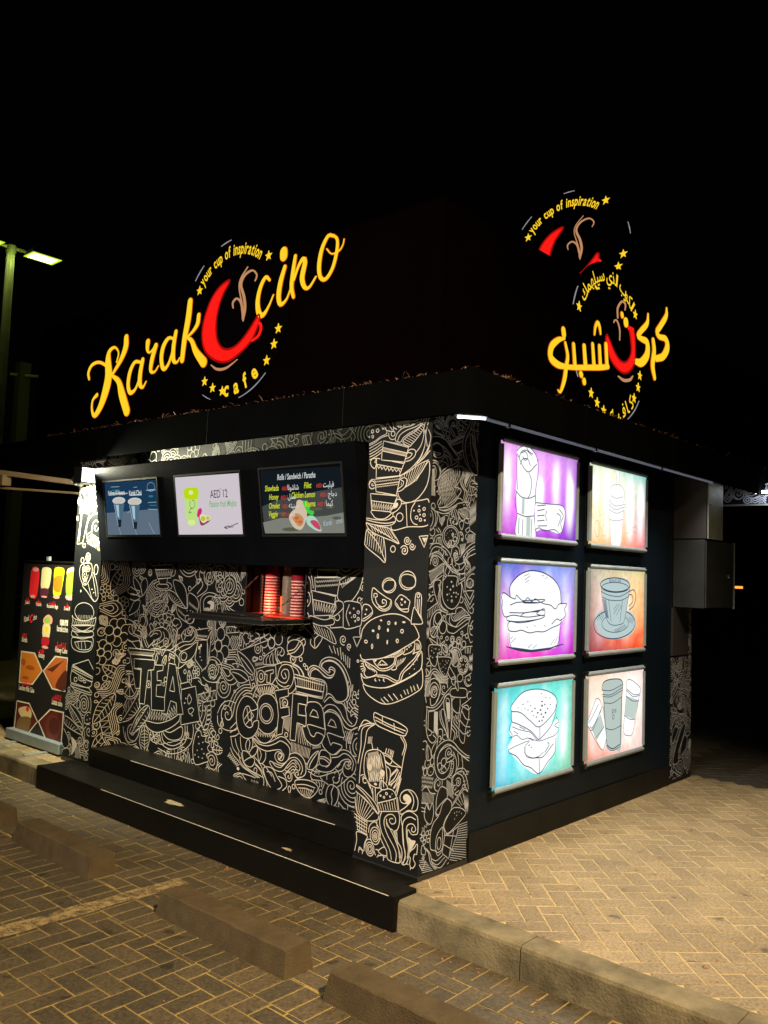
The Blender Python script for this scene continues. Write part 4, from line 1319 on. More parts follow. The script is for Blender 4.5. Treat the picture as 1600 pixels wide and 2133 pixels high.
K 130,714 123,672 98,638 80,656 96,692#O 52,607 24 25
O 91,612 17 21
O 80,563 28 25
O 33,565 15 20
D 81,558 3 3
D 57,598 3 3#Z 0,551 104,525 105,509 0,535 8
Z 0,530 106,503 106,487 1,514 8
Z 2,509 98,483 99,467 3,488 8
Z -3,615 31,589 33,557 -1,583 4#S 280,636 310,582 304,522 269,489 291,409
S 251,639 282,586 276,532 240,504
H 280,630 269,489 231,506 252,634 11
H 222,496 279,460 293,381 226,420 8#W 331,463 28 1.9 180
S 290,437 278,488 314,515 372,490 394,437 424,404
S 314,521 371,518 412,467 434,402
S 313,538 379,534 420,494
S 318,625 330,568 313,532
S 357,604 369,546 352,515#S -4,468 46,486 82,449 127,436
H 12,465 118,437 112,385 7,408 10
S -1,410 50,396 69,366
S 0,389 43,371
S 1,368 44,355#K 137,327 137,407 161,457 188,464 235,435 228,392 193,371 168,322 142,316
K 132,334 157,361 210,390 237,391 275,362 268,320 224,285 200,230 204,143 170,119 134,137 98,155 94,230 117,283 160,313
K 141,167 156,217 199,246 219,205 205,132 162,104
O 172,166 18 32#K 46,312 35,356 59,400 78,359 103,392 115,332 91,283#K 216,259 277,324 323,329 381,311 412,278 338,236 256,203 228,219
D 306,302 3 4
D 329,304 3 4
D 351,300 3 4
D 373,287 3 4
D 328,285 3 4
D 310,269 3 4#k 219,205 256,197 348,223 332,172 263,66 206,105
L 220,199 332,172
L 213,152 307,100
L 302,205 271,86#H 347,234 273,53 455,-8 443,239 17#O 33,247 13 13
O 67,240 13 13
O 51,222 13 13
O 89,241 12 12
O 26,217 12 11
O 78,201 12 11
O 44,198 12 11
O 12,235 10 10#Z 6,273 107,312 116,299 16,250 6#S 109,100 154,79 207,95
S 110,84 164,56 226,80
S 129,59 192,34 245,65
S 157,31 211,13 264,44
S 176,6 239,-3 283,29#K 27,185 54,164 56,132 21,145
S 46,166 81,137 102,81 139,41 204,-10
S 63,162 100,123 120,71 175,22 222,-9
W 40,115 12 1.5 0#H 58,101 149,12 45,15 6,117 9
L 7,91 35,54 58,95
S 12,7 62,27 131,16 186,-6#S 276,340 321,371 385,416 425,398
S 285,355 330,392 375,428
Z 386,393 435,380 441,272 402,285 6
H 294,359 386,410 408,339 352,327 4""",
"B":"""#W 3394,655 77 1.8 0
S 3168,962 3350,893 3614,923
S 3169,933 3352,834 3536,942
S 3239,972 3314,881 3244,812
L 3277,897 3280,795
S 3355,731 3543,687 3623,590
S 3318,763 3542,732 3641,649
S 3355,731 3249,653 3360,555 3548,537
S 3216,540 3472,530 3626,470
S 3219,454 3361,526 3589,414
K 3477,352 3553,328 3518,244 3371,190
S 3437,459 3330,325 3263,175
S 3549,477 3477,367 3370,233
K 3263,175 3366,350 3474,456 3513,422 3441,312 3372,161
K 3291,446 3364,423 3259,320 3239,365
H 3481,219 3633,229 3638,50 3485,86 9
S 3263,161 3337,93 3449,48
S 3229,123 3301,84 3487,13
S 3196,57 3301,84 3413,-4
S 3232,23 3303,41 3376,0
H 3397,552 3548,522 3512,466 3362,497 6
S 3523,1425 3602,1348 3547,1258
S 3562,1409 3526,1319 3605,1241
L 3548,1228 3617,1089
L 3567,1212 3539,1107
L 3529,1198 3615,1180
L 3531,1153 3616,1135
S 3533,1077 3612,998""",
}
ART.update({
"X":"""C white
F 787,2386 836,2416 922,2428 983,2397 1029,2363 1032,2299 1021,2210 1011,2114 1001,2002 1022,1862 905,1851 790,1875 805,2003 785,2139 794,2248
C line
w 2.2
S 788,2363 791,2248 803,2149
S 1029,2363 1036,2276 1009,2145 1022,2036
S 787,2386 836,2416 922,2424 998,2391 1030,2347
S 811,2343 837,2385 894,2401 954,2377
S 827,2306 854,2341 911,2348 942,2312
S 795,2364 825,2329 870,2288 929,2271 1016,2329
S 930,2264 962,2212 950,2140 922,2106
S 785,2139 850,2107 937,2107 1010,2130
S 792,2132 781,2062 805,2003
S 805,2003 899,1991 1001,2002
S 1010,2130 1013,2051 1001,2002
S 806,1995 793,1875 905,1855 1022,1858 1001,1994
L 828,1974 825,1881
L 871,1969 868,1868
L 972,1977 970,1867
S 838,2378 880,2391 911,2364 883,2337 853,2356
S 893,2416 924,2397 968,2387
C grey
f 913,1988 957,1991 955,1862 912,1859
f 858,2100 886,2099 884,2001 855,2003
C white
F 1019,2087 1149,2090 1340,2094 1384,2031 1347,1929 1316,1907 1203,1920 1095,1926 1020,1917
C line
S 1019,2087 1149,2090 1340,2094 1384,2040 1355,1938 1316,1907
S 1316,1907 1250,1931 1126,1916 1064,1931 1017,1917
S 1309,2067 1359,2030 1329,1978 1347,1938
S 1278,2040 1327,2019 1297,1959
L 1035,2068 1134,2081
L 1037,2037 1120,2052
L 1038,2005 1121,2015
L 1039,1973 1123,1983
L 1048,1942 1155,1950
S 1151,2046 1137,2013 1154,1982
C white
F 2003,2241 2031,2289 2109,2316 2190,2315 2243,2264 2256,2172 2229,2077 2195,1882 2086,1872 2046,1883 2016,2062 1992,2168
f 2106,2398 2156,2408 2170,2294 2120,2289
C dim
w 1.6
L 2106,2398 2120,2298
L 2156,2408 2170,2299
S 2003,2241 2031,2289 2109,2316 2200,2311 2243,2264 2235,2189
S 1991,2195 2095,2159 2256,2182
S 1992,2168 2096,2131 2253,2163
S 2001,2151 2046,1883 2115,1870 2195,1886 2236,2152
S 2020,2053 2119,2051 2223,2068
S 2008,2124 2117,2106 2237,2134
S 2033,2226 2113,2215 2223,2235
O 1833,1978 40 57
O 1937,1966 34 37
S 1846,2111 1876,2078 1858,2059
L 1922,2108 1930,2002
S 2282,2044 2364,2087 2367,1994 2284,1970
S 2367,2012 2451,2027 2433,1931 2369,1956
S 2388,1995 2453,1980
C white
F 753,1499 750,1559 816,1613 900,1646 1001,1660 1138,1648 1264,1607 1339,1543 1359,1470 1356,1355 1336,1242 1315,1178 1159,1168 936,1174 781,1191 743,1260 725,1365 741,1447
F 657,1513 711,1506 753,1484 744,1394 697,1380 667,1447
F 1146,1454 1303,1445 1433,1453 1435,1404 1372,1339 1214,1325
C line
w 3
S 753,1499 750,1559 816,1613 900,1646 1001,1660 1138,1648 1264,1607 1339,1543 1359,1453
w 2.4
S 753,1495 684,1521 661,1499 673,1462 668,1425 697,1380 731,1379
S 753,1495 809,1484 821,1507 865,1484 908,1469 951,1492 995,1469 1039,1485 1085,1469 1146,1454 1224,1445 1288,1421 1335,1453 1433,1453 1402,1420 1420,1379 1356,1347 1307,1356 1245,1325
S 755,1447 824,1462 923,1465 1085,1461
S 894,1473 1145,1481 1085,1461 909,1460 894,1473
S 750,1402 926,1400 1087,1414 1148,1414
S 731,1379 799,1386 956,1373 1149,1382 1090,1359 857,1347 725,1357 731,1379
S 1087,1410 1148,1422 1149,1382 1058,1391 1087,1410
S 870,1378 926,1400 1088,1406
S 733,1335 760,1349 857,1340 972,1345 1090,1359
S 733,1335 748,1297 818,1288 888,1294 975,1276 1063,1281 1154,1279 1246,1301 1349,1323 1364,1355
S 749,1282 758,1229 781,1191
S 1350,1307 1345,1226 1315,1186
S 726,1201 865,1173 1010,1159 1190,1167 1395,1191
f 726,1201 808,1194 1009,1171 1236,1177 1379,1196 1221,1162 1010,1155 837,1174
w 1.4
L 901,1623 958,1640
L 909,1600 973,1628
L 917,1585 960,1601
L 765,1244 791,1258
L 773,1221 827,1250
L 965,1184 1007,1205
L 1023,1178 1067,1199
L 1235,1189 1281,1228
L 1282,1195 1320,1243
L 1108,1636 1139,1628
L 1155,1613 1177,1625
L 1032,1321 1047,1313
L 944,1315 959,1307
L 1152,1319 1168,1310
C pale
O 2126,1308 326 106
F 1822,1331 1893,1400 2123,1412 2389,1387 2466,1311 2394,1229 2170,1199 1937,1233
C line
w 3
O 2130,1308 324 104
w 2
O 2136,1313 208 64
C pale
F 1904,1593 1997,1630 2154,1643 2317,1628 2361,1582 2333,1470 2286,1342 2226,1306 2048,1305 1999,1337 1946,1470
C line
w 3
O 2126,1589 230 50
w 2
o 2127,1570 208 36
S 1904,1580 1931,1470 1988,1364 2029,1319 2107,1300 2226,1306 2276,1333 2327,1470 2361,1587
S 1910,1540 2021,1515 2199,1507 2352,1545
S 1923,1501 2042,1479 2220,1479 2342,1507
L 2022,1479 2067,1327
L 2240,1479 2206,1325
w 3
S 2352,1545 2425,1555 2459,1508 2429,1442 2346,1406
S 2342,1517 2395,1517 2407,1470 2345,1433
w 1.5
L 2104,1380 2201,1452
L 2144,1371 2232,1443
L 2103,1407 2161,1452
L 1895,1348 1931,1382
L 1914,1338 1950,1373
L 1858,1339 1894,1374
H 2108,1264 2288,1305 2309,1286 2149,1245 10
H 2348,1359 2433,1340 2413,1303 2328,1323 5
H 1927,1488 1984,1479 2028,1346 1988,1364 6
C white
F 799,848 913,914 1058,926 1212,903 1319,846 1323,774 1273,699 1361,717 1347,629 1316,508 1132,402 949,471 789,576 772,611 816,655 783,692 811,755
C line
w 2.2
S 800,814 799,848 913,914 1058,926 1212,903 1319,855 1325,792 1254,736 1119,689 1018,734 903,796 800,814
S 801,810 803,756 874,732 1021,674 1123,611 1128,688
S 1131,610 1257,674 1315,748 1321,810
w 1.6
S 796,749 783,709 815,672 785,659
S 813,722 891,697 956,681 1021,665 1106,604
S 800,657 862,667 926,634 990,635 1056,610
S 788,593 880,606 1007,616 960,588 962,545 1044,509 1127,506
S 1006,633 1123,602 1225,607 1312,615 1364,645
S 1324,729 1362,699 1309,677 1363,654
w 2.2
S 780,594 789,572 867,541 949,480 1031,451 1132,402 1231,457 1316,508 1330,595
L 1128,489 1137,401
S 1194,524 1244,561 1226,581
S 1094,502 1178,500 1296,563
w 1.6
S 960,588 979,526 1094,502 1177,526
D 1008,590 13 3
D 1033,574 8 3
D 924,845 7 4
D 949,817 6 3
D 980,857 6 4
D 1013,829 8 3
D 1031,793 9 4
D 1064,807 8 5
D 1098,778 11 5
D 1131,792 10 6
D 1147,817 11 7
D 1141,765 10 5
D 1167,745 11 5
D 1192,769 10 7
D 1217,793 8 5
D 1146,843 13 4
D 1181,822 8 5
D 1083,753 10 4
D 1118,724 11 5
D 1151,725 8 6
D 1188,866 13 2
D 1135,892 6 4
D 1240,857 13 2
D 1049,765 8 3
D 982,806 8 3
D 1250,816 7 4
D 870,829 6 3
D 910,813 6 2
L 891,714 955,690
L 829,695 877,673
C grey2
F 1956,880 1976,913 2083,919 2227,906 2266,878 2264,828 2256,426 2167,413 2058,431 2025,465 1972,752
C line
w 3
S 1957,851 1946,871 1976,908 2083,919 2216,910 2266,883 2264,828 2251,728 2246,568 2244,438
w 2
S 1954,822 2087,811 2263,848
S 1947,852 2086,841 2267,870
S 1969,806 2087,797 2259,828
S 1959,812 1982,752 2009,593 2047,452 2123,415 2244,428
S 1978,762 2111,750 2261,782
S 2010,583 2118,562 2255,577
w 3
S 2036,463 2123,428 2233,444
w 2
O 2118,690 13 13
O 2157,691 11 11
O 2126,650 15 15
C white
F 2330,884 2399,894 2557,816 2536,723 2480,625 2437,506 2391,489 2297,522 2288,644 2323,772
C grey
f 2329,782 2536,734 2469,595 2311,641
C line
w 2
S 2332,833 2326,884 2376,899 2496,857 2565,815 2551,780
S 2327,833 2451,782 2559,779
S 2328,823 2439,768 2552,769
S 2328,823 2314,702 2292,532 2367,491 2437,501 2492,624 2542,765
S 2322,782 2428,738 2536,729
S 2307,642 2386,609 2476,599
C white
F 1741,641 1817,747 1876,799 1928,785 1941,736 1987,634 2023,514 2004,458 1969,441 1824,575
C grey
f 1802,606 1932,688 1988,595 1877,512
C line
w 2
S 1741,650 1817,747 1866,800 1918,786 1940,755
S 1737,636 1823,594 1951,735 1985,673 2022,543 2017,495 1969,439 1867,513 1762,620
S 1782,618 1822,613 1942,716
S 1866,532 1988,595
S 1761,648 1800,673 1898,759""",
"T":"""C sblue
f -3181,2233 -2470,2228 -2472,1832 -3192,1830
C sblue2
f -3186,2001 -2467,2018 -2472,1832 -3192,1830
C spale
w 2
L -3026,1887 -3003,1832
L -2797,1868 -2787,1831
L -2612,1920 -2551,1838
L -2886,1995 -2836,2019
C cup
D -2996,2092 90 27
D -2778,2079 92 28
C cream
D -2996,2092 78 21
D -2778,2079 80 22
C sblue3
f -3071,2071 -2922,2067 -2986,1895 -3033,1895
f -2854,2057 -2711,2053 -2773,1875 -2818,1878
C spale
f -3045,2062 -3001,2060 -3008,1955 -3030,1972
f -2825,2047 -2779,2046 -2789,1943 -2815,1952
w 3
L -3068,2071 -3032,1904
L -2851,2056 -2817,1885
C sdark
f -3033,1947 -2978,1946 -2994,1891 -3029,1891
f -2811,1927 -2762,1926 -2778,1872 -2814,1877
C spale
w 1.6
O -2548,2178 49 32
L -2616,2156 -2487,2154
D -2551,2156 62 4
C spale
w 5
L -3092,2146 -2868,2143
L -2829,2127 -2679,2126
w 2
L -3092,2199 -2973,2197
L -2775,2183 -2730,2185
L -2606,2018 -2492,2013
L -2599,2066 -2492,2066
C steal
w 4
L -3080,2173 -2977,2172
L -2817,2155 -2704,2155
L -2580,2045 -2495,2043
D -2557,2111 31 8
C sp2
f -2242,2232 -1524,2227 -1530,1831 -2243,1830
C lime2
F -2140,2142 -2060,2158 -1979,2144 -1982,2083 -2010,1993 -2028,1901 -2094,1890 -2130,1910 -2145,2003
C lime
F -2143,2142 -2061,2154 -1983,2144 -1993,2083 -2032,2073 -2097,2075 -2141,2088
C limew
D -2065,2120 28 16
D -2084,1913 45 19
C sdark
w 2.2
S -2079,2063 -2089,2033 -2072,2009
S -2059,2066 -2034,2062 -2031,2031 -2053,2013 -2079,2009
L -2108,1987 -2076,1982
L -2094,1994 -2099,1973
S -2071,2017 -2094,1994
C pink
F -2014,1962 -1997,2000 -1964,2011 -1953,1991 -1976,1961 -2003,1947
C maroon
F -1990,1954 -1956,1969 -1896,1952 -1867,1929 -1914,1904 -1978,1893
C whitep
F -1982,1962 -1944,1968 -1896,1952 -1905,1923 -1951,1908 -1980,1931
D -1894,1941 29 18
C yel
D -1947,1938 27 18
D -1894,1941 19 13
C sdark
w 3
S -1709,1883 -1693,1868 -1722,1876
S -1716,1876 -1679,1886 -1650,1882 -1614,1893 -1572,1903
S -1693,1868 -1674,1879 -1651,1875
C red
S -1643,1893 -1639,1876 -1621,1882
C grey3
w 2
S -1825,2126 -1801,2122 -1776,2127
S -1759,2120 -1739,2134 -1705,2122 -1668,2132
C s3a
f -1313,2232 -587,2217 -602,1834 -1310,1835
C s3b
f -1319,2005 -1190,2038 -976,2066 -775,2086 -591,2099 -602,1834 -1308,1835
C s3c
f -1321,1904 -1147,1930 -940,1927 -741,1937 -595,1954 -602,1834 -1308,1835
C s3d
D -1223,1932 43 9
D -825,1979 58 10
D -657,1922 37 9
D -1144,1959 53 8
D -707,1990 38 13
D -1060,1859 83 12
C wrap
F -1073,1929 -1049,1964 -1005,1990 -990,2032 -949,2034 -921,2009 -905,1968 -921,1913 -956,1865 -988,1855 -1037,1873
C wrapin
F -1047,1936 -1013,1956 -968,1948 -940,1920 -954,1886 -986,1876 -1019,1900
C orange
D -1001,1928 22 11
D -973,1903 20 11
D -1008,1907 10 5
C green
F -939,2030 -890,2019 -902,2002 -873,1994 -885,1974 -846,1966 -858,1943 -897,1954 -923,1989
C mint
F -914,1933 -858,1939 -822,1912 -796,1871 -794,1845 -837,1850 -885,1871 -913,1892
C pinkr
F -886,1906 -841,1912 -809,1891 -798,1854 -846,1868""",
"N":"""C bred
F -4638,1538 -4522,1546 -4490,1471 -4518,1289 -4589,1271 -4652,1294 -4659,1385
C bpink
D -4566,1529 59 18
D -4592,1288 50 14
C bcream
F -4438,1547 -4295,1546 -4277,1487 -4302,1378 -4371,1360 -4445,1372 -4453,1472
C bplum
F -4450,1362 -4310,1363 -4322,1298 -4382,1286 -4445,1293
C bpink
D -4379,1294 53 9
C byel
F -4215,1550 -4067,1551 -4053,1484 -4081,1357 -4105,1318 -4214,1318 -4224,1440
C borange
F -4214,1469 -4078,1483 -4091,1357 -4168,1344 -4220,1381
C bpink
D -4162,1301 58 15
C bwhitegreen
F -3999,1543 -3887,1560 -3878,1489 -3991,1486
C bgreen
F -3997,1500 -3881,1517 -3876,1328 -3991,1332
C bpink
F -3999,1322 -3886,1327 -3890,1289 -3985,1289
C bpink
F -4358,1109 -4281,1143 -4207,1118 -4211,1070 -4309,1053 -4362,1069
C bgreen
F -4346,1100 -4278,1124 -4233,1088 -4311,1068
C bcream
F -4360,1050 -4238,1053 -4236,961 -4272,929 -4355,942
C byel
D -4294,1015 36 24
C bredd
F -4359,942 -4243,941 -4245,883 -4324,866 -4367,882
C bpink
D -4303,858 60 13
C bwhite
f -4068,1113 -4001,1114 -3999,1066 -4066,1065
f -3991,1115 -3931,1116 -3932,1067 -3991,1067
f -4741,791 -4476,796 -4315,653 -4482,513 -4742,503
f -4115,802 -3895,806 -3905,519 -4132,514 -4311,653
f -4758,345 -4518,351 -4340,214 -4527,62 -4782,56
f -4143,348 -3903,354 -3912,65 -4163,58 -4340,214
C bamber
f -4730,780 -4489,785 -4335,651 -4494,524 -4726,515
C bamber2
f -4100,791 -3903,796 -3910,531 -4122,526 -4291,655
C bbrown
F -4066,574 -3998,647 -3905,695 -3907,535 -4060,532
f -4237,670 -3976,772 -3949,784 -4136,661
C bmaroon
f -4748,335 -4524,339 -4356,211 -4535,73 -4766,69
f -4132,338 -3920,342 -3923,77 -4155,71 -4320,216
C bcake
F -4714,271 -4559,316 -4470,283 -4482,223 -4628,203
C bcake2
F -4692,194 -4482,223 -4527,89 -4718,71
C bred
D -4545,293 29 23
C bchoc
D -4075,204 126 101
C bchoc2
D -4057,216 85 73
C bamberd
D -4616,562 63 13
D -4545,659 83 19
D -4679,696 42 29""",
"G":"""C yellow
V -3666,3138,23 -3684,3191,27 -3637,3249,26 -3528,3260,23 -3410,3214,23 -3348,3146,22
V -3248,3221,14 -3228,3296,14 -3291,3349,19 -3368,3327,34 -3381,3250,57 -3360,3128,68 -3387,3014,68 -3457,2883,51 -3539,2816,35 -3587,2867,23 -3585,2947,20 -3522,2986,29
V -3126,3403,44 -3125,3329,49 -3179,3240,38 -3269,3156,25 -3335,3102,17
V -3308,3122,22 -3201,3057,41 -3139,2946,60 -3054,2803,59
V -2897,3172,21 -2982,3184,26 -3043,3116,35 -3060,3013,35 -3022,2947,32 -2949,2971,21 -2899,3068,18 -2880,3169,21
V -2872,3187,34 -2895,3087,39 -2892,3002,39 -2849,2968,20 -2807,3010,10
V -2813,3319,41 -2814,3263,31 -2787,3231,15 -2734,3251,18 -2705,3280,25
V -2698,3273,35 -2740,3177,38 -2750,3086,30 -2697,3070,15 -2650,3109,10
V -2478,3293,19 -2540,3304,24 -2600,3249,32 -2617,3160,32 -2584,3078,30 -2524,3101,19 -2477,3194,17 -2457,3299,19
V -2448,3338,32 -2468,3229,36 -2459,3128,34 -2414,3104,17 -2381,3135,9
V -2288,3539,43 -2300,3416,48 -2333,3261,43 -2349,3112,38
V -2172,3415,32 -2183,3352,32 -2240,3303,21 -2316,3268,14
V -2305,3275,19 -2243,3238,30 -2183,3150,42 -2084,3057,55
V -1407,3517,18 -1448,3545,24 -1497,3487,29 -1520,3393,33 -1499,3308,37 -1454,3291,28 -1404,3339,16 -1361,3408,10
V -1278,3679,52 -1276,3650,52
V -1259,3574,27 -1295,3478,34 -1307,3384,34 -1284,3329,27 -1230,3351,15 -1189,3425,9
V -1161,3624,23 -1177,3517,29 -1184,3424,29 -1162,3356,23
V -1165,3467,13 -1129,3546,17 -1087,3591,23 -1067,3563,30 -1088,3466,32 -1061,3399,26 -1017,3390,15 -959,3447,9
V -820,3675,18 -867,3686,22 -918,3614,27 -937,3511,29 -920,3434,25 -872,3413,22 -816,3470,23 -785,3568,23 -785,3643,19 -820,3679,16
V -873,3604,9 -828,3563,9 -766,3567,10 -733,3598,8 -725,3632,7
C red
F -1829,3601 -1940,3576 -2038,3495 -2105,3364 -2117,3244 -2068,3133 -1950,3054 -1814,3024 -1674,3066 -1565,3131 -1506,3211 -1486,3273 -1503,3300 -1549,3251 -1643,3168 -1742,3117 -1848,3117 -1928,3180 -1959,3288 -1947,3406 -1902,3508
V -1534,3248,18 -1484,3237,22 -1471,3197,22 -1497,3153,20 -1560,3130,16
C peach
V -1556,3541,8 -1539,3577,12 -1587,3621,14 -1667,3605,17 -1704,3545,19 -1666,3454,21 -1649,3368,21 -1663,3284,8
V -1640,3657,4 -1707,3593,8 -1723,3532,8 -1689,3425,10 -1662,3337,10
V -1778,3395,8 -1784,3435,13 -1743,3456,15 -1694,3418,17 -1672,3339,14 -1669,3297,8
V -1997,3026,9 -1923,2986,20 -1823,2982,17 -1704,3025,6""",
"A":"""C yellow
V 2913,3829,19 2906,3762,39 2794,3649,42 2736,3593,38 2783,3565,35 2902,3574,42 2937,3513,56 2860,3424,48 2734,3377,41
V 2668,3509,37 2688,3428,44 2665,3308,47 2704,3217,34
V 2574,3695,18 2559,3616,37 2459,3535,39 2402,3484,35 2461,3473,36 2564,3466,46 2567,3372,55 2467,3289,51 2359,3276,35
V 1307,3201,14 1230,3176,32 1144,3112,41 1135,3039,43 1222,3011,39 1331,3018,30 1476,3043,31 1643,3078,33 1818,3115,34 1926,3143,32
V 1315,3175,21 1350,3094,28 1334,3018,33 1313,2926,33 1266,2837,20 1235,2844,9
V 1424,3189,29 1449,3043,34
V 1569,3213,30 1595,3073,35
V 1692,3251,30 1719,3099,36
V 1790,3260,31 1810,3119,36
V 1884,3295,32 1908,3144,37
V 1713,3327,15 1722,3381,23 1755,3423,26 1785,3396,26 1801,3352,15
V 1289,3255,40 1297,3227,40
V 1533,3011,37 1540,3006,37
V 1579,2972,37 1582,2964,37
V 2127,3578,34 2132,3568,34
V 2192,3540,48 2196,3527,48
C red
F 1899,3369 1887,3296 1969,3196 2116,3147 2233,3163 2335,3244 2356,3353 2331,3494 2245,3510 2272,3443 2291,3338 2222,3247 2121,3225 2019,3270
V 2245,3503,29 2318,3510,23
C peach
V 2177,3623,11 2183,3667,17 2128,3675,17 2060,3607,19 2063,3536,16
V 2003,3486,11 2018,3507,13 2056,3508,13 2097,3455,14 2100,3376,8
V 2086,3106,11 2176,3094,22 2275,3117,23 2322,3154,11""",
})
# ================================================================== GROUND
def clip(P, a, b, c):
    """keep a*x+b*y<=c"""
    out = []
    for i in range(len(P)):
        p, q = P[i], P[(i+1) % len(P)]; fp = a*p[0]+b*p[1]-c; fq = a*q[0]+b*q[1]-c
        if fp <= 0: out.append(p)
        if (fp < 0 < fq) or (fq < 0 < fp):
            t = fp/(fp-fq); out.append((p[0]+(q[0]-p[0])*t, p[1]+(q[1]-p[1])*t))
    return out
CAMP = Vector((2.8581, -3.5849, 1.6028))
def inview(x, y, z, m=0.12):
    d = Vector((x, y, z))-CAMP; w = d.dot(fw)
    if w < .3: return False
    f = 1770.05
    px = f*d.dot(rt2)/w/800; py = f*d.dot(up2)/w/1066.5
    return abs(px) < 1+m and abs(py) < 1+m
def brick_geo(P, z, th=0.03, ch=0.0028):
    """paver from its outline: top face, chamfer, sides"""
    n = len(P); c = (sum(p[0] for p in P)/n, sum(p[1] for p in P)/n)
    V = []; F = []
    def inset(d):
        out = []
        for p in P:
            dx, dy = p[0]-c[0], p[1]-c[1]; L = max(.001, math.hypot(dx, dy))
            out.append((p[0]-dx/L*d*1.3, p[1]-dy/L*d*1.3))
        return out
    T = inset(ch)
    for q in T: V.append((q[0], q[1], z))
    for q in P: V.append((q[0], q[1], z-ch*.8))
    for q in P: V.append((q[0], q[1], z-th))
    F.append(tuple(range(n)))
    for k in (0, n):
        for i in range(n): F.append((k+n+i, k+n+(i+1) % n, k+(i+1) % n, k+i))
    return V, F
J = 0.0038
def herring(frame, z, regions, parent, mat, name, keep, cap=300, seed=1, mirror=False):
    """frame=(ox,oy,angle). returns list of brick outlines; whole ones share one mesh"""
    ox, oy, ang, N = frame; ca, sa = math.cos(ang), math.sin(ang); U = 0.1
    W = []
    for a in range(-N, N+1):
        for b in range(-N, N+1):
            X, Y = a+2*b, a-2*b
            for (x0, y0, x1, y1) in ((X, Y, X+2, Y+1), (X, Y+1, X+1, Y+3)):
                if mirror: x0, x1 = -x1, -x0
                P = [(x0*U+J, y0*U+J), (x1*U-J, y0*U+J), (x1*U-J, y1*U-J), (x0*U+J, y1*U-J)]
                Q = [(ox+p[0]*ca-p[1]*sa, oy+p[0]*sa+p[1]*ca) for p in P]
                cx, cy = sum(q[0] for q in Q)/4, sum(q[1] for q in Q)/4
                if not keep(cx, cy): continue
                horiz = (x1-x0) > 1.5
                whole = True; R_ = Q
                for (A, B, C_) in regions:
                    R2 = clip(R_, A, B, C_)
                    if len(R2) != len(R_) or any(abs(p[0]-q[0])+abs(p[1]-q[1]) > 1e-6 for p, q in zip(R2, R_)): whole = False
                    R_ = R2
                    if len(R_) < 3: break
                if len(R_) < 3: continue
                ar = abs(sum(R_[i][0]*R_[(i+1) % len(R_)][1]-R_[(i+1) % len(R_)][0]*R_[i][1] for i in range(len(R_))))/2
                if ar < 0.0006: continue
                W.append((cx, cy, horiz, whole, R_))
    return W
def lay(W, z, parent, mat, cap, seed, ang):
    g = random.Random(seed)
    vis = [w for w in W if inview(w[0], w[1], z, 0.0) and not (w[0] < 0 and w[1] > -.2 and w[0] > -3.7)]
    vis.sort(key=lambda w: (Vector((w[0], w[1], z))-CAMP).length)
    big = vis[:cap]; bigs = set(id(w) for w in big)
    shared = {}
    for w in big:
        cx, cy, horiz, whole, P = w
        dz = g.uniform(-.0012, .0012)
        if whole:
            if horiz not in shared:
                V, F = brick_geo([(p[0]-cx, p[1]-cy) for p in P], 0)
                me = bpy.data.meshes.new('brick'); me.from_pydata(V, [], F); me.materials.append(mat); shared[horiz] = me
            me = shared[horiz]
        else:
            V, F = brick_geo([(p[0]-cx, p[1]-cy) for p in P], 0)
            me = bpy.data.meshes.new('brick'); me.from_pydata(V, [], F); me.materials.append(mat)
        o = bpy.data.objects.new('brick', me); C.objects.link(o); o.parent = parent
        o.location = (cx, cy, z+dz); o.rotation_euler = (g.gauss(0, .006), g.gauss(0, .006), g.gauss(0, .004))
    V = []; F = []; rv = []
    for w in W:
        if id(w) in bigs: continue
        dz = g.uniform(-.0015, .0015)
        v, f = brick_geo(w[4], z+dz); b = len(V)
        tx, ty = g.gauss(0, .008), g.gauss(0, .008)
        V += [(p[0], p[1], p[2]+(p[0]-w[0])*tx+(p[1]-w[1])*ty) for p in v]
        q = g.random(); F += [tuple(b+i for i in ff) for ff in f]; rv += [q]*len(f)
    if V:
        me = bpy.data.meshes.new('far_bricks'); me.from_pydata(V, [], F); me.materials.append(mat)
        at = me.attributes.new('rnd', 'FLOAT', 'FACE'); at.data.foreach_set('value', np.array(rv, dtype=np.float32))
        o = bpy.data.objects.new('far_bricks', me); C.objects.link(o); o.parent = parent; o['kind'] = 'stuff'
def soldier(x0, x1, y0, y1, phase):
    W = []; x = x0+phase
    while x < x1:
        W.append((x+.05, (y0+y1)/2, False, True, [(x+J, y0+J), (x+.1-J, y0+J), (x+.1-J, y1-J), (x+J, y1-J)])); x += .1
    return W

ground = bx('ground', -90, 90, -60, 120, -0.6, -0.2, far_ground); ground['kind'] = 'structure'
road = bx('road', -14, 9, -9, -0.2, -0.2, -0.1524, road_sand); road['kind'] = 'structure'
kr = lambda cx, cy: (-9 < cx < 2.6 and -3.3 < cy < 0)
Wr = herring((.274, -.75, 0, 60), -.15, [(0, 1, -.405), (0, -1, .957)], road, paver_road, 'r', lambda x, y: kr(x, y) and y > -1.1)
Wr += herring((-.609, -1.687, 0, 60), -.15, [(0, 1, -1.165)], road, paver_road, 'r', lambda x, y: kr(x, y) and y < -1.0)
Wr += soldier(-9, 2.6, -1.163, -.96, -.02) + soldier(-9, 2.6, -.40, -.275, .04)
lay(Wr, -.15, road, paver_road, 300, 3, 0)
pavement = MB().prism([(-14, -.105, -.2), (9, -.105, -.2), (9, 3.66, -.2), (-14, 3.66, -.2)], [(-14, -.105, -.0024), (9, -.105, -.0024), (9, 3.66, -.0024), (-14, 3.66, -.0024)]).build('pavement', sand)
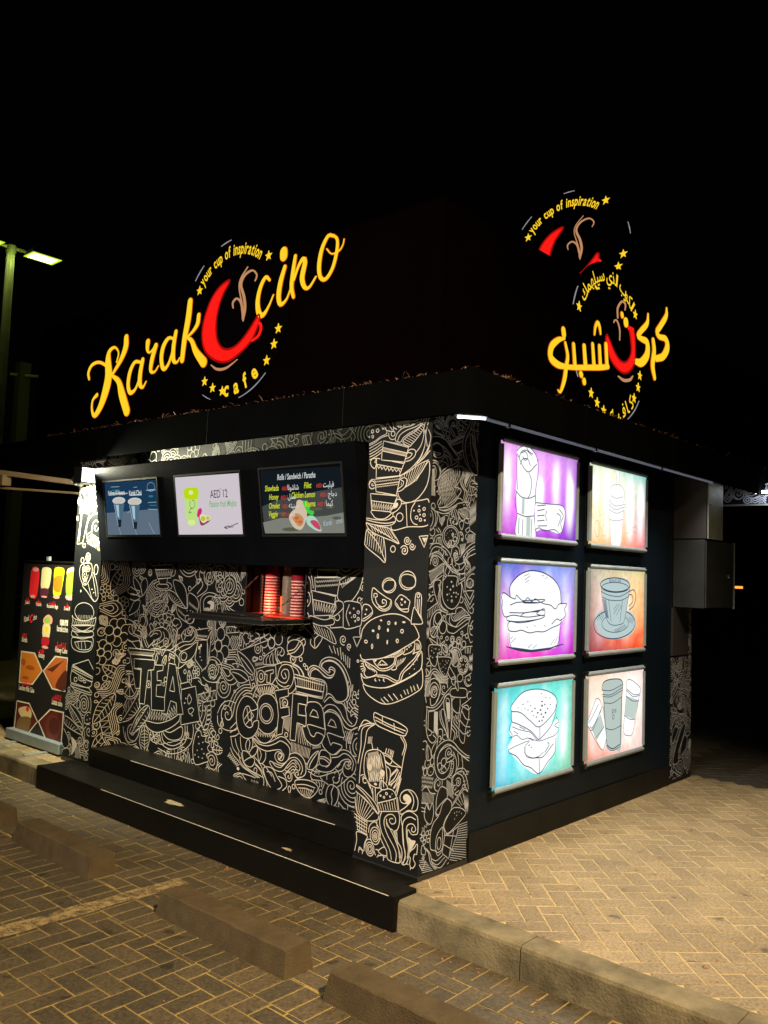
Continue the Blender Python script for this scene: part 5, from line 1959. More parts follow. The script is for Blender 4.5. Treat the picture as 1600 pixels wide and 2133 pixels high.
yard = bx('yard', -14, 9, 3.662, 40, -.2, -.0024, principled('shaded_joint_sand', (.075, .07, .05), .9, noise=.4, scale=9)); yard['kind'] = 'structure'  # joint sand darkened to paint the shade behind the kiosk
pavement['kind'] = 'structure'
ang = R(45)
P0 = (1.096, .549)
kp = lambda x, y: ((x > -.3 and x < 5 and y < 12) or (-8 < x < -3.6 and y < 2.5)) and y > -.4 and (inview(x, y, 0, .5))
Wp = herring((P0[0], P0[1], ang, 90), 0, [(0, -1, .108)], pavement, paver_light, 'p', kp, mirror=True)
near = [w for w in Wp if w[1] < 3.66]; rear = [w for w in Wp if w[1] >= 3.66]
lay(near, 0, pavement, paver_light, 300, 5, ang)
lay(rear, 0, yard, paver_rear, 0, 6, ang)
# kerb stones
kerb = empty('kerb', (0, -.18, -.15)); kerb['kind'] = 'structure'
def kstone(x0, x1):
    g = rng.uniform(-.0015, .0015)
    prof = [(-.262, -.16), (-.258, -.02), (-.252, -.006), (-.24, .001+g), (-.108, .001+g), (-.108, -.16)]
    MB().prism([(x0, y, z) for y, z in prof], [(x1, y, z) for y, z in prof]).build('kerb_stone', kerb_conc, kerb)
x = .088
for x1 in (.795, 1.72, 2.64, 3.56, 4.48, 5.4, 6.3):
    kstone(x, x1-.003); x = x1+.003
x = -3.592
for x1 in (-3.75, -4.6, -5.5, -6.4, -7.3, -8.2, -9.1, -10, -11):
    kstone(x1+.003, x-.001); x = x1-.003
# faded painted bay line on the pavers
pm = bpy.data.materials.new('worn_road_paint'); pm.use_nodes = True
nt = pm.node_tree; b = nt.nodes['Principled BSDF']; b.inputs['Base Color'].default_value = (.22, .165, .075, 1); b.inputs['Roughness'].default_value = .9
geo = nt.nodes.new('ShaderNodeNewGeometry'); n = nt.nodes.new('ShaderNodeTexNoise'); n.inputs['Scale'].default_value = 14; n.inputs['Detail'].default_value = 9; n.inputs['Roughness'].default_value = .8
nt.links.new(geo.outputs['Position'], n.inputs['Vector'])
r_ = nt.nodes.new('ShaderNodeMapRange'); r_.inputs[1].default_value = .40; r_.inputs[2].default_value = .56; nt.links.new(n.outputs['Fac'], r_.inputs[0])
nt.links.new(r_.outputs[0], b.inputs['Alpha'])
V = []; F = []
ys = np.linspace(-2.6, -.62, 40)
for i, yy in enumerate(ys):
    w0 = .06+.008*math.sin(yy*19); xx = -1.185+.02*(yy+1.2)
    V += [(xx-w0, yy, -.1462), (xx+w0, yy, -.1462)]
    if i: F.append((2*i-2, 2*i-1, 2*i+1, 2*i))
o = mesh('bay_line', V, F, pm, road)

# wheel stops
# grit, leaves and cigarette ends on the ground
g = random.Random(31); V = []; F = []
for k in range(420):
    if g.random() < .55: x_, y_, z_ = g.uniform(-5, 1.6), (-.29-abs(g.gauss(0, .05)) if g.random() < .5 else g.uniform(-2.4, -.3)), -.149
    else: x_, y_, z_ = g.uniform(.12, 3), g.uniform(-.1, 3.5), .001
    if z_ < 0 and -1 < y_ < -.82 and g.random() < .8: continue
    r_ = g.uniform(.0015, .006)*(1 if g.random() < .93 else 2.2); b_ = len(V); a_ = g.uniform(0, 6.28)
    for t_ in (0, 1.4, 2.9, 4.3): V.append((x_+r_*math.cos(a_+t_)*g.uniform(.6, 1.4), y_+r_*math.sin(a_+t_), z_))
    V.append((x_, y_, z_+r_*.8))
    for q in range(4): F.append((b_+q, b_+(q+1) % 4, b_+4))
tag(mesh('grit', V, F, dry_leaf), 'loose grit and crumbs scattered over the pavers', 'grit', kind='stuff')
def wheel_stop(x0, x1, label, nick):
    t = empty('wheel_stop', ((x0+x1)/2, -.9, -.15), label, 'wheel stop', 'concrete wheel stops along the kerb')
    zt = -.033
    prof = [(-.995, -.15), (-.978, zt-.006), (-.972, zt), (-.838, zt), (-.831, zt-.006), (-.822, -.15)]
    bm = bmesh.new(); n = 22; rings = []
    g = random.Random(nick)
    for i in range(n+1):
        t_ = i/n; xx = x0+(x1-x0)*t_
        ring = []
        for j, (y, z) in enumerate(prof):
            dx = 0
            if i == 0 and z > -.1: dx = .022
            if i == n and z > -.1: dx = -.012
            jit = g.uniform(-.0025, .0025) if 0 < j < 5 else 0
            ring.append(bm.verts.new((xx+dx, y+jit, z+jit*.6)))
        rings.append(ring)
    for A, B in zip(rings, rings[1:]):
        for j in range(len(prof)-1): bm.faces.new([A[j], A[j+1], B[j+1], B[j]])
    bm.faces.new(rings[0]); bm.faces.new(rings[-1][::-1])
    bmesh.ops.recalc_face_normals(bm, faces=bm.faces)
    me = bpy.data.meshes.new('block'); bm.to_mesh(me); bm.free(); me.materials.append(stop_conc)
    link('block', me, t)
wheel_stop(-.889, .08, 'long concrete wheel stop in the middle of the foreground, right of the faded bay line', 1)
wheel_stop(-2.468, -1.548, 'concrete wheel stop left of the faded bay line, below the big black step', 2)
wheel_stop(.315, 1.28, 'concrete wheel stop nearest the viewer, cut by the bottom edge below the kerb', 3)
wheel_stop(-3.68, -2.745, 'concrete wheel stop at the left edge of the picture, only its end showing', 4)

# ================================================================== KIOSK
K = empty('coffee_kiosk', (-1.85, 1.8, 0), 'black takeaway coffee kiosk covered in cream food doodles under a flat canopy', 'kiosk')
HT = 2.56; YR = .28
WO = (-1.845, -1.225, 1.285, 1.75)     # serving window opening
bx('wall', -3.33, WO[0], YR, YR+.06, 0, HT, black_vinyl, K)
bx('wall', WO[1], -.47, YR, YR+.06, 0, HT, black_vinyl, K)
bx('wall', WO[0], WO[1], YR+.001, YR+.06, 0, WO[2], black_vinyl, K)
bx('wall', WO[0], WO[1], YR+.001, YR+.06, WO[3], HT, black_vinyl, K)
bx('column', -3.748, -3.33, 0, .42, 0, HT, black_vinyl, K, .002)
bx('column', -.47, 0, 0, .44, 0, HT, black_vinyl, K, .002)
bx('side_wall', -.06, -.004, .44, 3.186, 0, HT, side_panel_mat, K)
bx('skirting', -.05, .006, .444, 3.184, 0, .165, black_paint, K, .002)
bx('skirting', -.468, .004, -.004, .436, 0, .028, dark_metal, K)
bx('skirting', -3.752, -3.326, -.004, .2, 0, .03, dark_metal, K)
bx('column', -.4, 0, 3.19, 3.633, 0, HT, black_vinyl, K, .002)
bx('wall', -3.75, -3.69, .42, 3.63, 0, HT, black_vinyl, K)
bx('wall', -3.69, -.4, 3.57, 3.63, 0, HT, black_vinyl, K)
bx('floor', -3.69, -.06, YR+.06, 3.57, 0.005, .1, interior_mat, K)
# inside of the serving window
bx('window_reveal', WO[0]-.03, WO[0]-.002, YR+.062, 1.15, WO[2]-.02, WO[3]+.12, interior_mat, K)
bx('window_reveal', WO[1]+.002, WO[1]+.03, YR+.062, 1.15, WO[2]-.02, WO[3]+.12, interior_mat, K)
bx('back_panel', WO[0]-.03, WO[1]+.03, 1.15, 1.18, WO[2]-.02, 2.1, interior_mat, K)
bx('counter_top', WO[0]-.028, WO[1]+.0, YR+.01, 1.15, WO[2]-.03, WO[2]-.004, interior_mat, K)
for x0, x1 in ((WO[0]-.001, WO[0]+.012), (WO[1]-.012, WO[1]+.001)):
    bx('window_frame', x0, x1, YR-.012, YR+.03, WO[2], WO[3], dark_metal, K)
bx('sliding_pane_edge', WO[0]+.10, WO[0]+.112, YR+.04, YR+.055, WO[2], WO[3], steel_bright, K)
# steps
bx('step', -3.592, .087, -.287, -.112, -.15, .021, granite, K, .003)
bx('step_slab', -3.592, -.002, -.113, .26, -.15, .0205, granite, K)
MB().box(-2.65, .05, -.2895, -.2875, .0175, .0205).build('step_highlight', step_highlight, K)
bx('step', -3.328, -.474, .004, .275, .022, .163, granite, K, .003)
MB().box(-2.75, -.62, .0015, .0035, .159, .1625).build('step_highlight', step_highlight, K)
# thin pale sheets painting bright spots of light on the lower step
def light_spot(cx, cy, r, seed):
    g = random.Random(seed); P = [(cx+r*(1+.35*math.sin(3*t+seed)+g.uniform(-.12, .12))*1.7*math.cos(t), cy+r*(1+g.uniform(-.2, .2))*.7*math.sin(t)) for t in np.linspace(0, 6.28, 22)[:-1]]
    mesh('painted_light_spot', [(p[0], p[1], .0225) for p in P], [tuple(range(len(P)))], principled('painted_light_spot', (.42, .36, .24), .6, noise=.7, scale=40), K)
light_spot(-2.02, -.12, .052, 1); light_spot(-.80, -.19, .022, 4)
# canopy
can = bx('canopy', -7.0, .33, -.09, 6.2, 2.56, 2.68, fascia_mat, K)
for a in ((-7.0, .33, -.09, -.06, 2.45, 2.56), (.30, .33, -.06, 6.2, 2.45, 2.56), (-7.0, -6.97, -.06, 6.2, 2.45, 2.56), (-6.97, .30, 6.17, 6.2, 2.45, 2.56)):
    bx('fascia', *a, fascia_mat, K)
bx('soffit', -6.97, .30, -.06, 6.17, 2.553, 2.558, black_paint, K)
for xx in (-3.3, -1.9, -.6):   # sheet joints of the fascia
    bx('fascia_joint', xx-.001, xx+.001, -.0908, -.0895, 2.452, 2.678, black_paint, K)
for yy in (1.1, 2.4, 3.7, 5.0):
    bx('fascia_joint', .3295, .3308, yy-.001, yy+.001, 2.452, 2.678, black_paint, K)
bx('corner_trim', .322, .334, -.094, -.082, 2.45, 2.682, fascia_mat, K)

# ------------------------------------------------ doodle prints
fr = lambda Y: (lambda u, v, o: (u, Y-o, v))
sd = lambda X: (lambda u, v, o: (X+o, u, v))
mW = Mural(fr(YR), -3.33, -.47, .1, 2.56, .0078)
mW.claim([(WO[0]-.004, WO[2]-.02), (WO[1]+.004, WO[2]-.02), (WO[1]+.004, WO[3]), (WO[0]-.004, WO[3])])
mW.draw(ART['W'])
mW.freeze()
mW.claim([(-2.02, .18), (-1.86, .10), (-1.86, .30), (-1.95, .52), (-2.02, .40)])
mW.claim([(-1.25, 1.12), (-.47, 1.2), (-.47, .95), (-.75, .92), (-1.05, 1.0)])
mW.filler(11, (.15, .11, .08, .055, .038, .026, .016), 420)
mW.sh.build('doodle_print', print_cream, K)
mP = Mural(fr(0), -.47, 0, .05, 2.56, .0072)
mP.draw(ART['P'])
mP.freeze()
mP.claim([(-.47, 1.72), (0, 1.85), (0, 1.0), (-.02, .62), (0, .38), (-.06, .42), (-.3, .5), (-.47, .6)])
mP.claim([(-.47, 1.3), (0, 1.3), (0, .55), (-.2, .45), (-.47, .5)])
mP.filler(12, (.09, .06, .04, .026, .016), 200)
mP.sh.build('doodle_print', print_cream, K)
mL = Mural(fr(0), -3.748, -3.33, .05, 2.56, .0085)
mL.draw(ART['L'])
mL.freeze()
mL.claim([(-3.748, 1.9), (-3.33, 1.84), (-3.33, .6), (-3.748, .6)])
mL.filler(13, (.16, .11, .07, .045, .028, .016), 200)
mL.sh.build('doodle_print', print_cream, K)
mI = Mural(sd(-3.33), 0.005, .28, .1, 2.55, .0075)
mI.filler(24, (.13, .09, .06, .04, .026, .016), 200, skip=('fan', 'arcs', 'spiral'))
mI.sh.build('doodle_print', print_cream, K)
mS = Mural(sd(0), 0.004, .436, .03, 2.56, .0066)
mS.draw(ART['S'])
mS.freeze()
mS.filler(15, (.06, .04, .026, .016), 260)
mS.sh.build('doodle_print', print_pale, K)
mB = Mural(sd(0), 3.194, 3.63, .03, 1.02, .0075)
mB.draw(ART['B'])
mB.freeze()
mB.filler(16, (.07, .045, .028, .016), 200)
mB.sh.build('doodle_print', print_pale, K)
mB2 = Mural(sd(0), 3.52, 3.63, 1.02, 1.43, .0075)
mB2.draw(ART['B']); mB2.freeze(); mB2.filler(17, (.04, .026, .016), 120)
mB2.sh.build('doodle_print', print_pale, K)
# rear transom with doodles, seen under the canopy
bx('rear_transom', -.05, 1.2, 4.47, 4.53, 2.37, 2.56, black_vinyl, K)
bx('rear_transom_trim', -.05, 1.2, 4.455, 4.469, 2.355, 2.372, pale_metal, K)
mT = Mural(fr(4.47), -.05, 1.2, 2.375, 2.56, .014)
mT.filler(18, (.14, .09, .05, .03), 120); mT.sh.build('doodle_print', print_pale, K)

# ================================================================== SIGNS
yel = emis('warm_yellow_letter', (1.0, .63, .022), 1.05)
redl = emis('red_letter', (1.0, .012, .008), 1.0)
orange_edge = emis('orange_letter_edge', (1.0, .22, .004), .75)
dark_red_edge = emis('dark_red_edge', (.42, .004, .003), .9)
peach = emis('peach_letter', (.72, .34, .16), .75)
ring_w = principled('clear_ring_edge', (.75, .75, .72), .2)
board_mat = principled('black_sign_board', (.0016, .0007, .0007), .7, spec=.03, noise=.4, scale=1.2)
disc_mat = principled('black_acrylic_disc', (.0012, .0008, .0010), .6, spec=.05)
def letter3d(name, to3, P, w, m, parent, d=.007, wm=1.08):
    """raised channel letter stroke following P with width w"""
    S = spline([(a[0], a[1], ww) for a, ww in zip(P, w)], False, .02)
    X = S[:, :2]; ww = np.clip(S[:, 2]*wm*(np.clip(S[:, 2], .006, .2)/.034)**.32, .004, None)
    dd = np.empty_like(X); dd[1:-1] = X[2:]-X[:-2]; dd[0] = X[1]-X[0]; dd[-1] = X[-1]-X[-2]
    L = np.hypot(dd[:, 0], dd[:, 1]); L[L == 0] = 1; dd /= L[:, None]
    nn = np.stack([-dd[:, 1], dd[:, 0]], 1)
    A = list(X+nn*ww[:, None]/2); B = list(X-nn*ww[:, None]/2)
    def cap(c, dr, n, w_): return [c+dr*math.sin(t)*w_/2+n*math.cos(t)*w_/2 for t in np.linspace(0, math.pi, 7)[1:-1]]
    out = A+cap(X[-1], dd[-1], nn[-1], ww[-1])+B[::-1]+cap(X[0], -dd[0], -nn[0], ww[0])
    n = len(A); V = []; F = []
    letter3d.k = getattr(letter3d, 'k', 0)+1
    dz = d+(letter3d.k % 9)*.0004
    for q in out: V.append(to3(q[0], q[1], dz))
    for q in out: V.append(to3(q[0], q[1], 0.002))
    N = len(out)
    ce = len(A)
    for i in range(n-1):
        F.append((i, i+1, N-1-5-(i+1), N-1-5-i))
    # end caps
    F.append(tuple(range(n-1, n+6)))
    F.append(tuple([N-6]+list(range(N-5, N))+[0]))
    for i in range(N): F.append((i, (i+1) % N, N+(i+1) % N, N+i))
    return mesh(name, V, F, m, parent)
def shape3d(name, to3, P, m, parent, d=.007):
    T = tessellate_polygon([[Vector((p[0], p[1], 0)) for p in P]]); N = len(P)
    V = [to3(p[0], p[1], d) for p in P]+[to3(p[0], p[1], .002) for p in P]
    F = [tuple(t) for t in T]+[(i, (i+1) % N, N+(i+1) % N, N+i) for i in range(N)]
    return mesh(name, V, F, m, parent)
def star(cx, cy, r): return [(cx+(r if i % 2 == 0 else r*.42)*math.sin(i*math.pi/5), cy+(r if i % 2 == 0 else r*.42)*math.cos(i*math.pi/5)) for i in range(10)]
def sign_from(art, to3, parent, f=lambda u, v: (u, v), s=1.0, names=None, skip_letters=False, flat=False):
    m = None; kinds = {'yellow': ('letter', yel), 'red': ('cup_emblem', redl), 'peach': ('steam', peach)}
    for ln in art.split('\n'):
        if not ln.strip(): continue
        if ln[0] == 'C': m = kinds[ln[2:].strip()]; continue
        if skip_letters and m[0] == 'letter': continue
        if ln[0] == 'V':
            T = [tuple(float(q)/1000 for q in w.split(',')) for w in ln.split()[1:]]
            L_ = letter3d(m[0], to3, [f(t[0], t[1]) for t in T], [t[2]*s for t in T], m[1], parent)
            if m[0] == 'letter': letter3d('letter_edge', to3, [f(t[0], t[1]) for t in T], [t[2]*s+.007 for t in T], orange_edge, L_, .003, 1.06)
        elif ln[0] == 'F':
            _, p, _r = parse(ln); P = [f(*q) for q in spline(p, True, .03)]
            L_ = shape3d(m[0], to3, P, m[1], parent, .0066)
            shE = Sheet(to3, .0072, .0001); shE.ribbon([f(*q) for q in spline(p, True, .02)], .016, True); shE.build('cup_edge', dark_red_edge, L_)
def arc_text(to3, cen, Rr, s, a0, a1, size, parent, inner=False, name='ring_text', rtl=False, bold=.018, m=None, sx=.8, shear=0):
    chars = [c for c in s]; ws = []
    for c_ in chars:
        if c_ == ' ': ws.append(.42); continue
        V, F, x0, x1 = glyphs(c_, shear, bold); ws.append((x1-x0)+(.17 if not rtl else .0))
    tot = sum(ws); acc = 0
    for c_, w_ in zip(chars, ws):
        t = a0+(a1-a0)*(acc+w_/2)/tot; acc += w_
        if c_ == ' ': continue
        th = R(t); u = cen[0]+Rr*math.cos(th); v = cen[1]+Rr*math.sin(th)
        rot = th-math.pi/2 if not inner else th+math.pi/2
        # glyph vertical centre offset
        sh = Sheet(to3, .006, .0001); sh.k = acc_i = int(acc*7) % 9
        text(sh, c_, u+math.sin(rot)*size*.3, v-math.cos(rot)*size*.3, size, rot, 'c', shear, bold, sx)
        sh.build('ring_letter', m or yel, parent)
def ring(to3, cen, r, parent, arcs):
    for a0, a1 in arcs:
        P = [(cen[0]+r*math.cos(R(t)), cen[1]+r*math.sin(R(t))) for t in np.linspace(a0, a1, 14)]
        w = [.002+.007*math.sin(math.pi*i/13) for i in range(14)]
        letter3d('ring_edge_glint', to3, P, w, ring_glint, parent, .005)
ring_glint = emis('painted_ring_glint', (.6, .57, .68), .5)  # glowing arcs that paint the glints on the disc edge
def disc(to3, cen, r, parent, d0=-.02, d1=.001):
    n = 64; V = []; F = []
    for d in (d1, d0):
        for i in range(n): V.append(to3(cen[0]+r*math.cos(2*math.pi*i/n), cen[1]+r*math.sin(2*math.pi*i/n), d))
    F.append(tuple(range(n))); F.append(tuple(range(2*n-1, n-1, -1)))
    for i in range(n): F.append((i, (i+1) % n, n+(i+1) % n, n+i))
    mesh('backing_disc', V, F, disc_mat, parent)
SF = fr(-.01); SA = sd(.045); SE = fr(2.6)
# front board
bf = empty('sign_board', (-1.9, .0, 2.68), 'wide black parapet board on the roof carrying the yellow script letters', 'sign board')
bx('board', -4.6, .03, 0, .035, 2.682, 3.70, board_mat, bf, .002)
bx('top_rail', -4.6, .03, -.004, .039, 3.701, 3.709, board_mat, bf)
for xx in (-3.2, -2.0, -.9): bx('brace', xx, xx+.03, .036, .5, 2.682, 2.72, dark_metal, bf)
ba = empty('sign_board', (.02, 1.9, 2.68), 'black parapet board over the lightbox side carrying the Arabic letters', 'sign board')
bx('board', -.005, .03, .041, 6.0, 2.682, 3.70, board_mat, ba, .002)
bx('top_rail', -.009, .034, .041, 6.0, 3.701, 3.709, board_mat, ba)
s1 = empty('illuminated_sign', (-1.8, -.01, 2.8), 'glowing yellow script sign reading Karakccino with a red cup in a star ring', 'neon sign')
cG = (-1.79, 3.32)
disc(SF, cG, .585, s1, -.0085, .001)
sign_from(ART['G'], SF, s1)
arc_text(SF, cG, .487, 'your cup of inspiration', 139, 53, .115, s1, bold=.022, sx=.58)
arc_text(SF, cG, .492, 'cafe', 262, 310, .15, s1, inner=True, bold=.03, sx=.8)
for u, v in [(-2.18, 3.598), (-1.429, 3.688), (-1.297, 3.172), (-1.333, 3.074), (-1.399, 2.974), (-2.063, 2.917), (-1.967, 2.859), (-1.856, 2.824)]:
    shape3d('star', SF, star(u, v, .036), yel, s1, .006)
ring(SF, cG, .575, s1, [(240, 250), (282, 312), (128, 141), (95, 106)])
s2 = empty('illuminated_sign', (.045, 2.0, 2.8), 'glowing yellow Arabic script sign with a red cup letter in a star ring', 'neon sign')
cA = (1.965, 3.315)
disc(SA, cA, .585, s2, -.0145, .001)
sign_from(ART['A'], SA, s2)
arc_text(SA, cA, .487, '\ufeda\ufee4\ufeec\ufee0\ufef4\ufeb3 \ufef1\ufeac\ufedf\u0627 \ufe8f\ufeee\ufedc\ufedf\u0627', 152, 46, .125, s2, rtl=True, bold=.012, sx=.95)
arc_text(SA, cA, .50, '\ufeea\ufef4\ufed3\ufe8e\ufedb', 268, 318, .14, s2, inner=True, rtl=True, bold=.012, sx=.95)
shape3d('dash', SA, [(1.71, 3.665), (1.74, 3.655), (1.775, 3.668), (1.77, 3.68), (1.74, 3.67), (1.715, 3.68)], yel, s2)
for u, v in [(1.492, 3.469), (2.351, 3.634), (1.685, 2.907), (1.775, 2.856), (1.873, 2.817), (2.353, 2.992), (2.42, 3.087), (2.446, 3.183)]:
    shape3d('star', SA, star(u, v, .038), yel, s2, .006)
ring(SA, cA, .575, s2, [(300, 325), (205, 215), (150, 165)])
s3 = empty('illuminated_sign', (-.69, 2.6, 2.68), 'round glowing cup emblem standing on the roof behind the Arabic board', 'neon sign')
cE = (-.688, 4.31); sE = .985
disc(SE, cE, .585, s3, -.03, .001)
fE = lambda u, v: (cE[0]+(u-cG[0])*sE, cE[1]+(v-cG[1])*sE)
sign_from(ART['G'], SE, s3, fE, sE, skip_letters=True)
arc_text(SE, cE, .487*sE, 'your cup of inspiration', 139, 53, .115, s3, bold=.022, sx=.58)
for u, v in [(-1.072, 4.584), (-.339, 4.72), (-.177, 4.234), (-.218, 4.14)]: shape3d('star', SE, star(u, v, .038), yel, s3, .006)
ring(SE, cE, .575, s3, [(84, 94), (128, 141), (8, 18)])
MB().tube((cE[0], 2.65, 2.68), (cE[0], 2.65, cE[1]), .03).build('post', dark_metal, s3)

# ================================================================== MENU CABINET
yt = lambda z: -0.11*(z-1.63)/0.71
MC = empty('menu_cabinet', (-1.9, .1, 1.63), 'long black tilted menu cabinet hung over the serving window, with three screens', 'menu board')
pr = [(.0, 1.63), (-.112, 2.352), (-.10, 2.36), (.272, 2.36), (.272, 1.63)]
MB().prism([(-3.327, y, z) for y, z in pr], [(-.474, y, z) for y, z in pr]).build('cabinet', cabinet_mat, MC, .002)
SCR = [(-3.193, -2.472), (-2.243, -1.526), (-1.321, -.596)]
SM = {'sblue': emis('screen_navy', s2l(26, 56, 84)), 'sblue2': emis('screen_slate', s2l(92, 108, 124)), 'sblue3': emis('screen_glass', s2l(74, 105, 128)),
      'spale': emis('screen_pale', s2l(165, 190, 200)), 'cup': emis('screen_cup', s2l(205, 212, 210)), 'cream': emis('screen_cream', s2l(196, 190, 180)),
      'sdark': emis('screen_ink', s2l(24, 34, 44)), 'steal': emis('screen_teal', s2l(46, 120, 130)), 'sp2': emis('screen_lilac', s2l(204, 196, 202)),
      'lime': emis('screen_lime', s2l(190, 214, 20)), 'lime2': emis('screen_lime_pale', s2l(188, 222, 130)), 'limew': emis('screen_lime_white', s2l(215, 235, 150)),
      'pink': emis('screen_pink', s2l(205, 40, 110)), 'maroon': emis('screen_maroon', s2l(140, 60, 90)), 'whitep': emis('screen_fruit', s2l(225, 220, 190)),
      'yel': emis('screen_yellow', s2l(195, 190, 40)), 'red': emis('screen_red', s2l(210, 40, 50)), 'grey3': emis('screen_grey', s2l(130, 150, 120)),
      's3a': emis('screen_charcoal', s2l(18, 26, 32)), 's3b': emis('screen_stone', s2l(66, 70, 66)), 's3c': emis('screen_stone_light', s2l(122, 126, 116)), 's3d': emis('screen_stone_spot', s2l(88, 88, 72)),
      'wrap': emis('screen_bread', s2l(208, 188, 164)), 'wrapin': emis('screen_filling', s2l(190, 140, 100)), 'orange': emis('screen_orange', s2l(205, 100, 40)),
      'green': emis('screen_green', s2l(60, 205, 60)), 'mint': emis('screen_mint', s2l(165, 210, 190)), 'pinkr': emis('screen_rose', s2l(196, 70, 100)),
      'g2': emis('screen_text_green', s2l(110, 175, 110)), 'ylw': emis('screen_text_yellow', s2l(205, 215, 50)), 'wht': emis('screen_text_white', s2l(210, 215, 215)), 'rdt': emis('screen_text_red', s2l(190, 60, 60))}
arts = ART['T'].split('C sp2')
a1 = arts[0]; a2, a3 = ('C sp2'+arts[1]).split('C s3a'); a3 = 'C s3a'+a3
tilt = lambda u, v, o: (u, yt(v)-o, v)
names = ['dim blue menu screen with two tall glasses', 'pale lilac menu screen with a green drink', 'dark menu screen listing rolls and sandwiches']
for i, ((x0, x1), a) in enumerate(zip(SCR, (a1, a2, a3))):
    q = lambda x, z, o: (x, yt(z)-o, z)
    z0, z1 = 1.826, 2.236
    # bezel
    bm = MB()
    for (p0, p1, r0, r1) in ((x0-.012, x1+.012, z0-.012, z0), (x0-.012, x1+.012, z1, z1+.012), (x0-.012, x0, z0, z1), (x1, x1+.012, z0, z1)):
        bm.prism([q(p0, r0, .006), q(p1, r0, .006), q(p1, r1, .006), q(p0, r1, .006)], [q(p0, r0, -.004), q(p1, r0, -.004), q(p1, r1, -.004), q(p0, r1, -.004)])
    s = bm.build('menu_screen', glossy_black, MC)
    s['label'] = names[i]
    sh = Sheet(tilt, .0015, .00003, 0)
    used = paint(sh, a, SM, .0016)
    def add(mn):
        if SM[mn] not in used: used.append(SM[mn])
        return used.index(SM[mn])
    if i == 0:
        text(sh, 'Fakhrat Al Hawara', -3.02, 2.135, .05, bold=.02, sx=.62, mat=add('wht'))
        text(sh, 'Karak Chai', -2.76, 2.125, .052, bold=.02, sx=.72, mat=add('wht'))
    if i == 1:
        text(sh, 'AED 12', -1.755, 2.075, .075, mat=add('sdark'), sx=.8)
        text(sh, 'Passion fruit Mojito', -1.72, 2.015, .06, shear=.2, mat=add('g2'), sx=.62, bold=.01)
    if i == 2:
        text(sh, 'Rolls / Sandwich / Paratha', -.985, 2.165, .05, shear=.3, mat=add('wht'), sx=.66, bold=.012)
        for (t_, x_, z_, n_, ar) in (('Shawhada', -1.215, 2.10, '5', '\ufe8e\ufedf\ufeee\ufeb7\ufe8e\ufeb7'), ('Honey', -1.20, 2.045, '5', '\ufede\ufeb4\ufecb'), ('Omelet', -1.20, 1.99, '4', '\ufeea\ufe9c\ufef4\ufee8\ufebb'), ('Veggie', -1.215, 1.94, '4', '\ufea0\ufef4\ufedf'),
                                 ('Fillet', -.885, 2.105, '6', '\ufe96\ufef4\ufedf\ufef4\ufed3'), ('Chicken Lemon', -.93, 2.05, '6', '\ufe9d\ufe8e\ufe9f\ufea9'), ('Keema', -.875, 1.995, '7', '\ufe8e\ufee4\ufef4\ufedb')):
            w_ = .019*len(t_)
            text(sh, t_, x_, z_, .05, shear=.35, mat=add('ylw'), sx=.66, bold=.015)
            text(sh, 'AED '+n_, x_+w_*.55+.045, z_, .032, mat=add('rdt'), sx=.8, bold=.02)
            text(sh, ar, x_+w_*.55+.115, z_, .045, mat=add('wht'), sx=.8, bold=.01)
        text(sh, 'Karak    cino', -.69, 1.885, .045, rot=.12, shear=.3, mat=add('spale'), sx=.7)
    sh.build('screen_picture', used, s)
# small floodlight at the left end
FL = empty('flood_light', (-3.5, -.12, 2.29), 'small black floodlight on the left column shining along the menu cabinet', 'floodlight')
bx('housing', -3.475, -3.36, -.20, -.03, 2.235, 2.365, glossy_black, FL, .006)
MB().tube((-3.475, -.11, 2.30), (-3.56, -.11, 2.30), .014).build('bracket', dark_metal, FL)
MB().tube((-3.52, -.11, 2.24), (-3.52, -.11, 2.36), .012).build('bracket', dark_metal, FL)
MB().tube((-3.57, -.11, 2.28), (-3.63, -.06, 2.27), .05, .05, 16).build('mount', glossy_black, FL, .004)
bx('lens', -3.359, -3.355, -.19, -.04, 2.245, 2.355, emis('flood_lens', (.95, 1.0, .9), 6), FL)
fl = area('flood_lamp', (-3.345, -.15, 2.335), (-2.5, -.105, 2.37), .1, .05, 20, (.95, .92, .66), spread=R(70))
fl.parent = FL; fl.matrix_parent_inverse = Matrix.Translation(-Vector(FL.location))
def spot(name, loc, target, power, col, ang, blend, parent, rad=.03):
    l = bpy.data.lights.new(name, 'SPOT'); l.energy = power; l.color = col; l.spot_size = R(ang); l.spot_blend = blend; l.shadow_soft_size = rad
    o = bpy.data.objects.new(name, l); C.objects.link(o); o.location = loc
    o.rotation_euler = (Vector(target)-Vector(loc)).to_track_quat('-Z', 'Y').to_euler()
    o.parent = parent; o.matrix_parent_inverse = Matrix.Translation(-Vector(parent.location)); return o
spot('flood_spill', (-3.5, -.24, 2.21), (-3.52, -.02, 1.95), 380, (1, .95, .62), 125, .7, FL)
spot('flood_spill', (-3.15, -.03, 2.44), (-2.75, .28, 2.46), 45, (1, .97, .68), 110, .7, FL)

